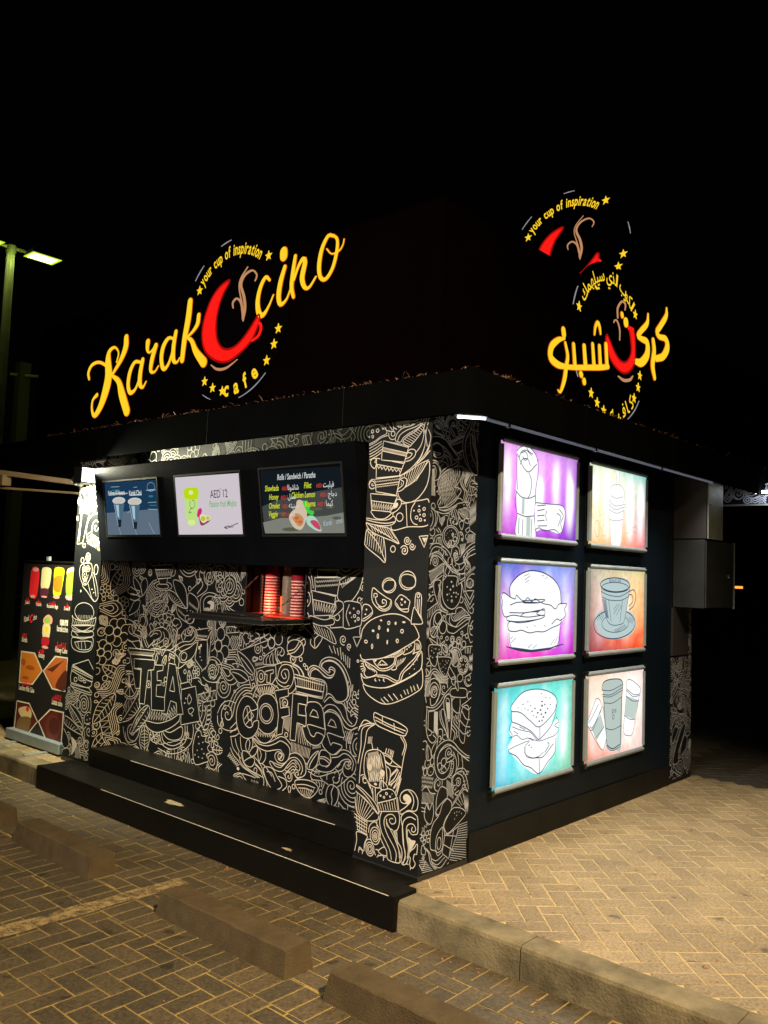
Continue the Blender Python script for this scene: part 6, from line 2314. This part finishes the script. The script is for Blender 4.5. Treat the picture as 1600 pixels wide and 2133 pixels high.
# ================================================================== SERVING SHELF, CUPS, CHAINS
SS = empty('serving_shelf', (-1.5, .1, 1.27), 'black fold-out counter with bright metal edges hanging on two chains below the menu cabinet', 'shelf')
sx0, sx1, sy0, sz = -1.93, -1.17, -.14, 1.262
bx('shelf_board', sx0, sx1, sy0, YR-.002, sz, sz+.034, black_paint, SS, .003)
for a in ((sx0, sx1, sy0-.004, sy0-.0005, sz+.029, sz+.035), (sx0, sx1, sy0-.004, sy0-.0005, sz-.001, sz+.005), (sx1+.0005, sx1+.004, sy0, YR-.01, sz+.029, sz+.035), (sx1+.0005, sx1+.004, sy0, YR-.01, sz-.001, sz+.005)):
    bx('edge_trim', *a, steel_bright, SS)
def chain(p0, p1, parent):
    p0, p1 = Vector(p0), Vector(p1); n = int((p1-p0).length/.016); bm = bmesh.new()
    d = (p1-p0).normalized(); a = d.orthogonal().normalized(); b = d.cross(a)
    for i in range(n):
        c = p0.lerp(p1, (i+.5)/n)-Vector((0, 0, .02*math.sin(math.pi*(i+.5)/n)))
        s_ = a if i % 2 else b; vs = []
        nn = 8; t_ = d.cross(s_)
        for k in range(nn):
            th = 2*math.pi*k/nn; ce = c+d*math.cos(th)*.009+s_*math.sin(th)*.006
            rad = (ce-c).normalized()
            vs.append([bm.verts.new(ce+rad*.002), bm.verts.new(ce+t_*.002), bm.verts.new(ce-rad*.002), bm.verts.new(ce-t_*.002)])
        for k in range(nn):
            A, B = vs[k], vs[(k+1) % nn]
            for j in range(4): bm.faces.new([A[j], A[(j+1) % 4], B[(j+1) % 4], B[j]])
    me = bpy.data.meshes.new('chain'); bm.to_mesh(me); bm.free(); me.materials.append(steel_bright)
    link('chain', me, parent)
chain((-1.80, -.05, 1.30), (-1.72, .272, 1.56), SS)
chain((-1.285, -.05, 1.30), (-1.215, .272, 1.53), SS)
# red mat and trays
t = empty('counter_mat', (-1.5, .3, 1.297), 'glossy red mat along the sill under the cup stacks', 'mat')
bx('mat', -1.80, -1.18, .12, .50, 1.2965, 1.303, red_board, t, .002)
t = empty('serving_tray', (-1.68, .02, 1.297), 'flat black tray lying on the left half of the shelf', 'tray')
bx('tray_base', -1.86, -1.45, -.09, .105, 1.2968, 1.303, glossy_black, t, .002)
for a in ((-1.86, -1.45, -.095, -.088), (-1.86, -1.45, .100, .107)): bx('tray_rim', *a, 1.303, 1.316, glossy_black, t)
def cup_stack(x, y, z0, n, r, dz, m, rimm, label, parent_label_cat='cup stack'):
    t = empty('cup_stack', (x, y, z0), label, parent_label_cat, 'stacks of paper cups in the serving window')
    mb = MB().lathe([(r*1.0, 0), (r*1.03, .004), (r*.98, .008), (r*.72, .118), (0.0005, .118)], (0, 0, 0), 22)
    cup = mb.build('cup', m, t, smooth=True); cup.parent = t; cup.matrix_parent_inverse = Matrix.Identity(4)
    rb = MB().lathe([(r*1.0, -.001), (r*1.045, .002), (r*1.035, .0055), (r*.985, .0075)], (0, 0, 0), 22)
    rim = rb.build('rim', rimm, cup, smooth=True); rim.parent = cup; rim.matrix_parent_inverse = Matrix.Identity(4)
    g = random.Random(int(x*1000))
    for i in range(1, n):
        c = copy_tree(cup, t); c.location = (g.uniform(-.0012, .0012), g.uniform(-.0012, .0012), i*dz)
cup_stack(-1.665, .36, 1.304, 13, .052, .0205, red_plastic, cup_rim, 'tall stack of glowing red paper cups, left of the pale stack')
cup_stack(-1.535, .40, 1.304, 34, .047, .0105, clear_plastic, clear_plastic, 'tall tightly ribbed stack of translucent grey cups between two red stacks')
cup_stack(-1.375, .34, 1.304, 12, .050, .0205, dark_red_plastic, cup_rim, 'shorter stack of dark red paper cups, rightmost in the window')
t = empty('napkin_box', (-1.33, .50, 1.304), 'small steel canister behind the right cup stack', 'canister')
MB().lathe([(.0, 0), (.04, 0), (.04, .33), (.03, .35), (.03, .37), (.0, .37)], (-1.33, .50, 1.304), 18).build('canister_body', steel_bright, t, smooth=True)
bx('led_strip', -1.70, -1.67, .47, .475, 1.31, 1.42, emis('red_glow_led', (1, .09, .03), 3), K)
rl = area('window_red_led', (-1.63, .20, 1.42), (-1.66, .36, 1.36), .05, .10, .42, (1, .2, .08), spread=R(90))
rl.parent = K; rl.matrix_parent_inverse = Matrix.Translation(-Vector(K.location))

# ================================================================== LIGHT BOXES
XM = {'white': emis('art_white', (1, 1, 1), 1.05), 'line': emis('art_line', s2l(48, 68, 92)), 'dim': emis('art_dim_line', s2l(150, 168, 162)),
      'grey': emis('art_grey', s2l(196, 212, 204)), 'grey2': emis('art_grey_cup', s2l(186, 202, 194)), 'pale': emis('art_pale_blue', s2l(186, 206, 206))}
def art_bg(name, tl, tr, bl, br, y0, y1, z0, z1, streaks, samt, swid=10, blot=.3, st=1.55, soft=.5):
    m = bpy.data.materials.new(name); m.use_nodes = True; nt = m.node_tree; nt.nodes.clear(); L = nt.links.new
    N = nt.nodes.new
    geo = N('ShaderNodeNewGeometry'); sp = N('ShaderNodeSeparateXYZ'); L(geo.outputs['Position'], sp.inputs[0])
    def mr(src, a, b, c=0, d=1):
        r = N('ShaderNodeMapRange'); r.inputs[1].default_value = a; r.inputs[2].default_value = b; r.inputs[3].default_value = c; r.inputs[4].default_value = d; L(src, r.inputs[0]); return r.outputs[0]
    def mth(op, a, b=None):
        n_ = N('ShaderNodeMath'); n_.operation = op
        if hasattr(a, 'links'): L(a, n_.inputs[0])
        else: n_.inputs[0].default_value = a
        if b is not None:
            if hasattr(b, 'links'): L(b, n_.inputs[1])
            else: n_.inputs[1].default_value = b
        return n_.outputs[0]
    ns = N('ShaderNodeTexNoise'); ns.inputs['Scale'].default_value = 5; ns.inputs['Detail'].default_value = 5; ns.inputs['Distortion'].default_value = .6; L(geo.outputs['Position'], ns.inputs['Vector'])
    nf = mth('MULTIPLY', mth('SUBTRACT', ns.outputs['Fac'], .5), blot*2)
    u = mth('ADD', mr(sp.outputs['Y'], y0, y1), nf); v = mth('ADD', mr(sp.outputs['Z'], z0, z1), nf)
    uc = N('ShaderNodeClamp'); L(u, uc.inputs[0]); vc = N('ShaderNodeClamp'); L(v, vc.inputs[0])
    def mixc(a, b, f):
        x_ = N('ShaderNodeMix'); x_.data_type = 'RGBA'
        for s_, k_ in ((a, 'A'), (b, 'B')):
            if isinstance(s_, tuple): x_.inputs[k_].default_value = (*s_, 1)
            else: L(s_, x_.inputs[k_])
        L(f, x_.inputs['Factor']); return x_.outputs['Result']
    top = mixc(tl, tr, uc.outputs[0]); bot = mixc(bl, br, uc.outputs[0]); base = mixc(bot, top, vc.outputs[0])
    # watercolour speckle
    n3 = N('ShaderNodeTexNoise'); n3.inputs['Scale'].default_value = 26; n3.inputs['Detail'].default_value = 6; L(geo.outputs['Position'], n3.inputs['Vector'])
    sp3 = mr(n3.outputs['Fac'], .3, .75, .86, 1.12)
    vm = N('ShaderNodeVectorMath'); vm.operation = 'SCALE'; L(base, vm.inputs[0]); L(sp3, vm.inputs['Scale']); base = vm.outputs[0]
    # bright vertical tubes behind the film
    t_ = mr(sp.outputs['Y'], y0, y1, 0, streaks)
    sw = mth('ABSOLUTE', mth('SINE', mth('MULTIPLY', mth('ADD', t_, .08), math.pi)))
    sw = mth('POWER', sw, swid)
    vz = mr(sp.outputs['Z'], z0, z1)
    n4 = N('ShaderNodeTexNoise'); n4.inputs['Scale'].default_value = 4; L(geo.outputs['Position'], n4.inputs['Vector'])
    env = mth('MULTIPLY', mr(vz, .05, .45), mr(vz, .97, .62)); env = mth('MULTIPLY', env, mr(n4.outputs['Fac'], .35, .62, .25, 1))
    f_ = mth('MULTIPLY', mth('MULTIPLY', sw, env), samt)
    fc = N('ShaderNodeClamp'); L(f_, fc.inputs[0])
    col = mixc(base, (1, 1, 1), fc.outputs[0])
    e = N('ShaderNodeEmission'); L(col, e.inputs[0]); 
    ed = mth('MULTIPLY', mth('SUBTRACT', 1, mth('POWER', mth('ABSOLUTE', mr(sp.outputs['Y'], y0, y1, -1, 1)), 4)), mth('SUBTRACT', 1, mth('POWER', mth('ABSOLUTE', mr(sp.outputs['Z'], z0, z1, -1, 1)), 4)))
    L(mr(ed, 0, 1, st*.55, st*1.12), e.inputs[1])
    o_ = N('ShaderNodeOutputMaterial'); L(e.outputs[0], o_.inputs[0])
    return m
Yc = [(.6075, 1.561), (1.7086, 2.6366)]; Zr = [(1.837, 2.452), (1.089, 1.727), (.350, .991)]
LB = [
 (0, 0, 'lilac lit picture of two wrapped rolls, top left of the six', (232, 165, 232), (190, 125, 214), (206, 90, 214), (124, 40, 196), 5, 1.3, 3),
 (1, 0, 'pastel lit picture of a tall lidded drink, top right of the six', (232, 244, 214), (128, 206, 200), (250, 205, 130), (244, 104, 120), 5, 1.3, 2),
 (0, 1, 'blue and magenta lit picture of a stacked burger, middle row left', (64, 104, 204), (140, 172, 232), (250, 80, 170), (196, 20, 206), 4, .9, 4),
 (1, 1, 'orange lit picture of a glass of coffee on a saucer, middle row right', (180, 172, 160), (222, 214, 150), (150, 56, 76), (252, 84, 24), 2.2, .45, 8),
 (0, 2, 'turquoise lit picture of a club sandwich, bottom row left', (80, 196, 196), (110, 212, 196), (80, 190, 220), (150, 214, 170), 4, 1.2, 4),
 (1, 2, 'peach lit picture of three takeaway cups, bottom row right', (240, 206, 178), (252, 232, 226), (226, 140, 118), (238, 206, 196), 3.4, .8, 4)]
leak = emis('backlight_leak', (.05, .26, .55), .35)
xlines = ART['X'].split('\n')
# split the artwork by light box from where its points fall
cur = 'white'; curw = 'w 2'; groups = [[] for _ in LB]
for ln in xlines:
    if not ln.strip(): continue
    if ln[0] == 'C': cur = ln; continue
    if ln[0] == 'w': curw = ln; continue
    k, p, r = parse(ln); cy = sum(q[0] for q in p)/len(p); cz_ = sum(q[1] for q in p)/len(p)
    i = min(range(6), key=lambda q: abs(cy-sum(Yc[LB[q][0]])/2)*1.0+abs(cz_-sum(Zr[LB[q][1]])/2)*1.3)
    groups[i] += [cur, curw, ln]
for i, (ci, ri, lab, tl, tr, bl, br, ns, sa_, sw_) in enumerate(LB):
    y0, y1 = Yc[ci]; z0, z1 = Zr[ri]
    t = empty('light_box', (.0, (y0+y1)/2, z0), lab, 'light box', 'framed light boxes on the side wall')
    fwid = .036
    bx('backing_tray', .001, .026, y0+.012, y1-.012, z0+.012, z1-.012, dark_metal, t)
    art = art_bg('lit_film_%d' % i, s2l(*tl), s2l(*tr), s2l(*bl), s2l(*br), y0, y1, z0, z1, ns, sa_, sw_)
    bx('film', .027, .036, y0+.02, y1-.02, z0+.02, z1-.02, art, t)
    e_ = .022
    for nm, a in (('frame_side', (y0, y0+fwid, z0+e_, z1-e_)), ('frame_side', (y1-fwid, y1, z0+e_, z1-e_)), ('frame_side', (y0+e_, y1-e_, z0, z0+fwid)), ('frame_side', (y0+e_, y1-e_, z1-fwid, z1))):
        horiz = (a[1]-a[0]) > .1
        bm = MB(); h0, h1 = .027, .05
        if horiz:
            zc = a[2] if nm == 'frame_side' and a[2] < (z0+z1)/2 else a[2]
            inner_hi = a[3] < (z0+z1)/2
            prf = [(h0, a[2]), (h1-.008, a[2]+.004), (h1, a[2]+.014), (h1, a[3]-.014), (h1-.008, a[3]-.004), (h0+.009, a[3])] 
            bm.prism([(x_, a[0], z_) for x_, z_ in prf], [(x_, a[1], z_) for x_, z_ in prf])
        else:
            prf = [(h0, a[0]), (h1-.008, a[0]+.004), (h1, a[0]+.014), (h1, a[1]-.014), (h1-.008, a[1]-.004), (h0+.009, a[1])]
            bm.prism([(x_-.001, y_, a[2]+.024) for x_, y_ in prf], [(x_-.001, y_, a[3]-.024) for x_, y_ in prf])
        bm.build(nm, alu, t)
    for yy in (y0, y1-.03):
        for zz in (z0-.004, z1-.026):
            bx('corner_cap', .022, .046, yy-.002, yy+.032, zz, zz+.03, glossy_black, t, .003)
    sh = Sheet(sd(.0365), .0006, .00003, 0)
    used = paint(sh, '\n'.join(groups[i]), XM, .0026)
    if i == 3: text(sh, 'BEANSCAPE', 2.12, 1.605, .035, mat=used.index(XM['line']))
    if used: sh.build('drawing', used, t)

# ================================================================== ELECTRIC BOX AND TRUNKING
EB = empty('electric_box', (.13, 3.4, 1.43), 'grey steel electric cabinet with a lock, hung on the rear column', 'electric box')
bx('box_body', .004, .262, 3.217, 3.845, 1.425, 1.975, box_grey, EB, .004)
bx('door', .263, .274, 3.225, 3.835, 1.432, 1.968, box_grey, EB, .003)
MB().tube((.272, 3.73, 1.69), (.284, 3.73, 1.69), .016, .014, 12).build('lock', steel_bright, EB)
bx('hinge_edge', .262, .28, 3.84, 3.852, 1.42, 1.98, alu, EB)
CT = empty('cable_trunk', (.13, 3.4, 1.98), 'tall boxed-in duct above the electric cabinet with a pale steel side', 'duct')
bx('duct_body', .004, .272, 3.217, 3.55, 1.985, 2.548, trunk_brown, CT, .002)
bx('duct_side', .274, .284, 3.235, 3.55, 1.985, 2.545, pale_metal, CT, .001)
MB().tube((.284, 3.28, 2.26), (.289, 3.28, 2.26), .006).build('screw', steel_bright, CT)
bx('back_panel', .004, .02, 3.19, 3.515, 1.03, 1.42, trunk_brown, K)

# ================================================================== STRIP LIGHTS UNDER THE CANOPY
t = empty('strip_light', (.26, 0, 2.44), 'short bright white tube light at the near corner of the canopy', 'strip light')
MB().tube((.205, -.05, 2.440), (.30, .069, 2.440), .006).build('tube', emis('bright_tube', (1, 1, .98), 9), t)
MB().tube((.2, -.06, 2.456), (.312, .072, 2.456), .008).build('holder', alu, t)
t = empty('strip_light', (.30, 1.8, 2.44), 'long thin pale strip light running under the side edge of the canopy', 'strip light')
MB().tube((.287, .09, 2.441), (.287, 3.3, 2.441), .007, n=8).build('tube', emis('dim_tube', (.50, .52, .66), .2), t)
bx('holder', .278, .298, .09, 3.3, 2.449, 2.455, alu, t)
for yy in (.30, 1.3, 2.3): bx('clip', .275, .300, yy, yy+.012, 2.430, 2.4495, dark_metal, t)
a_ = area('side_strip_lamp', (.285, 1.65, 2.425), (.9, 1.65, 0), .02, 2.6, 66, (1, .93, .78))
a_.rotation_euler = (0, R(-32), 0); a_.data.spread = R(140)
a_.parent = t; a_.matrix_parent_inverse = Matrix.Translation(-Vector(t.location))
ra = area('rear_tube_lamp', (.45, 4.32, 2.455), (.4, 4.6, 2.46), .3, .03, 1.6, (.95, .97, 1))
t = empty('strip_light', (.3, 4.4, 2.5), 'glaring white tube light before the rear doodled beam, at the right edge', 'strip light')
MB().tube((.27, 4.40, 2.47), (.62, 4.30, 2.47), .014).build('tube', emis('rear_tube', (.95, .95, 1), 6), t)

# ================================================================== DRY LEAVES ON THE CANOPY EDGE
g = random.Random(5); V = []; F = []
def twig(p, L, th, tilt_, w):
    d = Vector((math.cos(th)*math.cos(tilt_), math.sin(th)*math.cos(tilt_), math.sin(tilt_))); s_ = d.cross(Vector((g.uniform(-1, 1), g.uniform(-1, 1), 1))).normalized()*w
    b = len(V); a = Vector(p)
    mid = a+d*L*.5+Vector((0, 0, g.uniform(0, .012)))
    for q, k in ((a, .5), (mid, 1), (a+d*L, .3)): V.extend([tuple(q-s_*k), tuple(q+s_*k)])
    F.extend([(b, b+1, b+3, b+2), (b+2, b+3, b+5, b+4)])
for k in range(620):
    cl = math.sin(k*.9)*.5+.5
    if g.random() < .5: p = (g.uniform(-4.2, .32), -.085+abs(g.gauss(0, .02)), 2.682)
    else: p = (.325-abs(g.gauss(0, .02)), g.choice([g.uniform(.0, 5), g.gauss(.25, .05), g.gauss(3.2, .7), g.gauss(1.5, .5)]), 2.682)
    twig(p, g.uniform(.01, .055), g.uniform(0, 6.28), abs(g.gauss(.1, .35)), g.uniform(.001, .0045))
o = mesh('dry_leaf_litter', V, F, dry_leaf); tag(o, 'line of dry brown leaves and twigs along the canopy edge', 'leaf litter', kind='stuff')

# ================================================================== ROLL-UP BANNER
BN = empty('rollup_banner', (-4.3, .08, 0), 'black roll-up banner with juices, cakes and desserts standing beside the left column', 'banner')
bxl, bxr = -4.80, -3.86
bx('banner_sheet', bxl, bxr, .081, .083, .09, 1.60, principled('banner_black', (.012, .011, .012), .5), BN)
bx('base_housing', bxl-.01, bxr+.01, .02, .16, .015, .10, alu, BN, .006)
bx('top_rail', bxl-.005, bxr+.005, .072, .092, 1.598, 1.612, steel_bright, BN)
bx('clip', -4.36, -4.32, .07, .094, 1.612, 1.65, alu, BN)
for xx in (-4.62, -4.05):
    MB().prism([(xx-.02, -.17, .001), (xx+.02, -.17, .001), (xx+.02, .2, .001), (xx-.02, .2, .001)], [(xx-.02, -.17, .008), (xx+.02, -.17, .008), (xx+.02, .2, .014), (xx-.02, .2, .014)]).build('foot', alu, BN)
def prt(n, rgb): return principled('print_'+n, s2l(*rgb), .5)
NM = {'bred': prt('red', (240, 40, 50)), 'bpink': prt('pink', (235, 170, 165)), 'bcream': prt('cream', (235, 225, 170)), 'bplum': prt('plum', (90, 35, 60)), 'byel': prt('yellow', (250, 225, 30)),
      'borange': prt('orange', (235, 130, 30)), 'bwhitegreen': prt('pale_green', (220, 225, 180)), 'bgreen': prt('green', (150, 205, 60)), 'bredd': prt('berry', (190, 30, 50)), 'bwhite': prt('white', (230, 225, 205)),
      'bamber': prt('amber', (215, 125, 40)), 'bamber2': prt('caramel', (190, 100, 45)), 'bbrown': prt('brown', (90, 40, 22)), 'bmaroon': prt('maroon', (90, 28, 28)), 'bcake': prt('custard', (225, 205, 150)),
      'bcake2': prt('sponge', (130, 100, 60)), 'bchoc': prt('chocolate', (105, 45, 35)), 'bchoc2': prt('dark_chocolate', (75, 28, 22)), 'bamberd': prt('toffee', (175, 85, 25))}
sh = Sheet(lambda u, v, o: (u, .081-o, v), .0006, .00004, 0)
used = paint(sh, ART['N'], NM, .003)
def badd(mn):
    if NM[mn] not in used: used.append(NM[mn])
    return used.index(NM[mn])
zb = lambda py: 1.6-(py-170)/1560*1.5
xb = lambda px: bxl+(px-255+(py_-170)*.085)/410*(.90)
for (s_, px_, py_, sz_, cn) in (('Jalebani', 275, 570, .055, 'bwhite'), ('Monarch', 372, 576, .055, 'bwhite'), ('Karakccino Magic', 487, 582, .055, 'bwhite'), ('Green B', 600, 588, .055, 'bwhite'),
                           ('karakccino', 560, 780, .085, 'bwhite'), ('Kunafa', 243, 925, .075, 'bwhite'), ('Honey Cake', 545, 965, .08, 'bwhite'), ('Fantasy', 385, 1040, .075, 'bwhite'),
                           ('Landom Milk Cake', 250, 1370, .075, 'bwhite'), ('Lotus cake', 500, 1425, .08, 'bwhite'), ('f', 551, 725, .07, 'bplum'), ('o', 590, 725, .07, 'bplum')):
    text(sh, s_, xb(px_), zb(py_), sz_*.82, bold=.03, sx=.62, mat=badd(cn))
for (s_, px_, py_, sz_) in (('\ufef2\ufee7\ufe8e\ufe92\ufedf\ufe9f', 275, 545, .06), ('\ufec9\ufea9\ufe8d\ufeee\ufee3', 372, 550, .06), ('\ufeee\ufee8\ufef4\ufeb8\ufedb\ufeae\ufedb', 487, 555, .06), ('\ufef2\ufe92\ufedf\ufe9f', 600, 560, .06), ('\ufeea\ufed3\ufe8e\ufee8\ufedb', 243, 885, .07),
                        ('\ufede\ufeb4\ufecc\ufedf \ufedc\ufef4\ufedb', 545, 920, .075), ('\ufef1\ufeaf\ufe98\ufee7\ufe8e\ufed3', 385, 1000, .07), ('\ufed0\ufef4\ufee0\ufea4\ufedf\ufe8d \ufedc\ufef4\ufedb', 250, 1320, .07), ('\ufeb2\ufe97\ufeee\ufedf \ufedc\ufef4\ufedb', 500, 1375, .07)):
    text(sh, s_, xb(px_), zb(py_), sz_*.8, bold=.04, sx=.7, mat=badd('bred'))
py_ = 715
text(sh, 'Karak', xb(270), zb(730), .07, rot=.25, shear=.4, bold=.02, sx=.6, mat=badd('bwhite')); text(sh, 'cino', xb(340), zb(705), .065, rot=.25, shear=.4, bold=.02, sx=.6, mat=badd('bwhite'))
text(sh, 'C', xb(312), zb(735), .1, rot=.2, shear=.4, bold=.04, sx=.7, mat=badd('bred'))
sh.build('banner_print', used, BN)

# ================================================================== STREET LAMPS, POLES, BEAMS
lamp_em = emis('lamp_lens', (.88, 1.0, .28), 14)
SL = empty('street_lamp', (-8.83, 1.5, -.15), 'tall twin-head street lamp glowing yellow-green behind the kiosk at the left', 'street lamp')
MB().tube((-8.83, 1.52, -.15), (-8.83, 1.52, 5.95), .075, .055, 16).build('pole', pole_mat, SL)
MB().tube((-8.83, 1.52, 5.88), (-8.83, 1.52, 5.98), .068, .068, 16).build('pole_collar', pole_mat, SL)
MB().tube((-8.83, 1.28, 5.96), (-8.83, 1.76, 5.96), .025).build('bracket_arm', pole_mat, SL)
for (y0, y1) in ((1.70, 2.16), (.9, 1.34)):
    h = MB().prism([(-8.88, y0, 5.91), (-8.56, y0, 5.91), (-8.56, y1, 5.91), (-8.88, y1, 5.91)], [(-8.86, y0+.03, 5.98), (-8.60, y0+.03, 5.98), (-8.60, y1-.04, 5.96), (-8.86, y1-.04, 5.96)]).build('lamp_head', dark_metal, SL, .004)
    bx('lens', -8.865, -8.575, y0+.02, y1-.02, 5.902, 5.909, emis('lens_rim', (.62, .85, .03), 1.1), h)
    bx('lens_core', -8.82, -8.61, y0+.05, y1-.07, 5.897, 5.9015, lamp_em, h)
pl = bpy.data.lights.new('lamp_glow', 'POINT'); pl.energy = 3.5; pl.color = (.75, 1, .2); pl.shadow_soft_size = .1
po = bpy.data.objects.new('lamp_glow', pl); C.objects.link(po); po.location = (-8.55, 1.5, 5.78); po.parent = SL; po.matrix_parent_inverse = Matrix.Translation(-Vector(SL.location))
# the lamps of the car park, outside the frame, that light the place
def park_lamp(x, y, h, label):
    t = empty('street_lamp', (x, y, -.15), label, 'street lamp', 'car park lamps behind the viewer')
    MB().tube((x, y, -.15), (x, y, h), .075, .055, 16).build('pole', pole_mat, t)
    bx('lamp_head', x-.55, x-.1, y-.16, y+.16, h-.02, h+.05, dark_metal, t, .004)
    bx('lens', x-.53, x-.12, y-.14, y+.14, h-.031, h-.021, emis('sodium_lens', (1, .62, .2), 12), t)
    return t
PL = park_lamp(7.9, -3.6, 8.1, 'tall sodium street lamp behind the viewer on the right')
sl = area('sodium_lamp', (7.55, -3.6, 8.03), (.3, -.8, 0), .4, .3, 350, (1, .73, .40), spread=R(50))
sl.parent = PL; sl.matrix_parent_inverse = Matrix.Translation(-Vector(PL.location))
PL2 = park_lamp(-1.5, -10.5, 3.7, 'low sodium street lamp behind the viewer on the left')
sl2 = area('sodium_lamp', (-1.8, -10.5, 3.64), (-.8, 0, 1.7), .4, .3, 104, (1, .86, .70), spread=R(38))
sl2.parent = PL2; sl2.matrix_parent_inverse = Matrix.Translation(-Vector(PL2.location))
# dim pole with crossarm
UP = empty('utility_pole', (-10.87, 2.75, -.15), 'dim square post with a thin crossarm beyond the street lamp pole', 'post')
MB().box(-10.96, -10.78, 2.66, 2.84, -.15, 4.86).build('post', principled('dim_post', (.10, .10, .06), .7), UP)
MB().tube((-10.98, 2.594, 4.664), (-10.46, 3.061, 4.619), .025).build('crossarm', beam_mat, UP)
# cream steel beams of the shade structure at the left
PG = empty('shade_structure', (-4.4, -.2, 2.3), 'cream steel double beam running in from the left edge to the left column', 'shade frame')
MB().tube((-5.6, -.86, 2.495), (-3.78, .10, 2.268), .030, .030, 4).build('beam', beam_mat, PG)
MB().tube((-5.6, -.84, 2.29), (-3.78, .11, 2.187), .010, .010, 6).build('tie_rod', beam_mat, PG)
MB().box(-4.56, -4.47, -.32, -.24, 2.25, 2.34).build('bracket', beam_mat, PG, .003)
MB().tube((-5.55, -.80, 2.4), (-5.55, -.80, -.15), .05, .05, 8).build('post', principled('dim_green_post', (.03, .035, .02), .6), PG)
# low dark wall far left and a faint lit opening far right
bwall = bx('boundary_wall', -16, -5.2, 7, 7.2, -.15, 2.1, principled('dark_render_wall', (.02, .02, .016), .8, noise=.4), None)
tag(bwall, 'low dark wall beyond the banner at the far left', 'wall')
t = empty('far_lamp', (-2.083, 10.8, 1.6), 'tiny orange light glowing in the dark to the right of the electric box', 'lamp')
bx('lamp_body', -2.16, -2.02, 10.8, 10.86, 1.585, 1.625, emis('orange_lamp', (1, .35, .06), 1.6), t)
bx('lamp_hood', -2.2, -1.98, 10.78, 10.88, 1.627, 1.66, dark_metal, t)
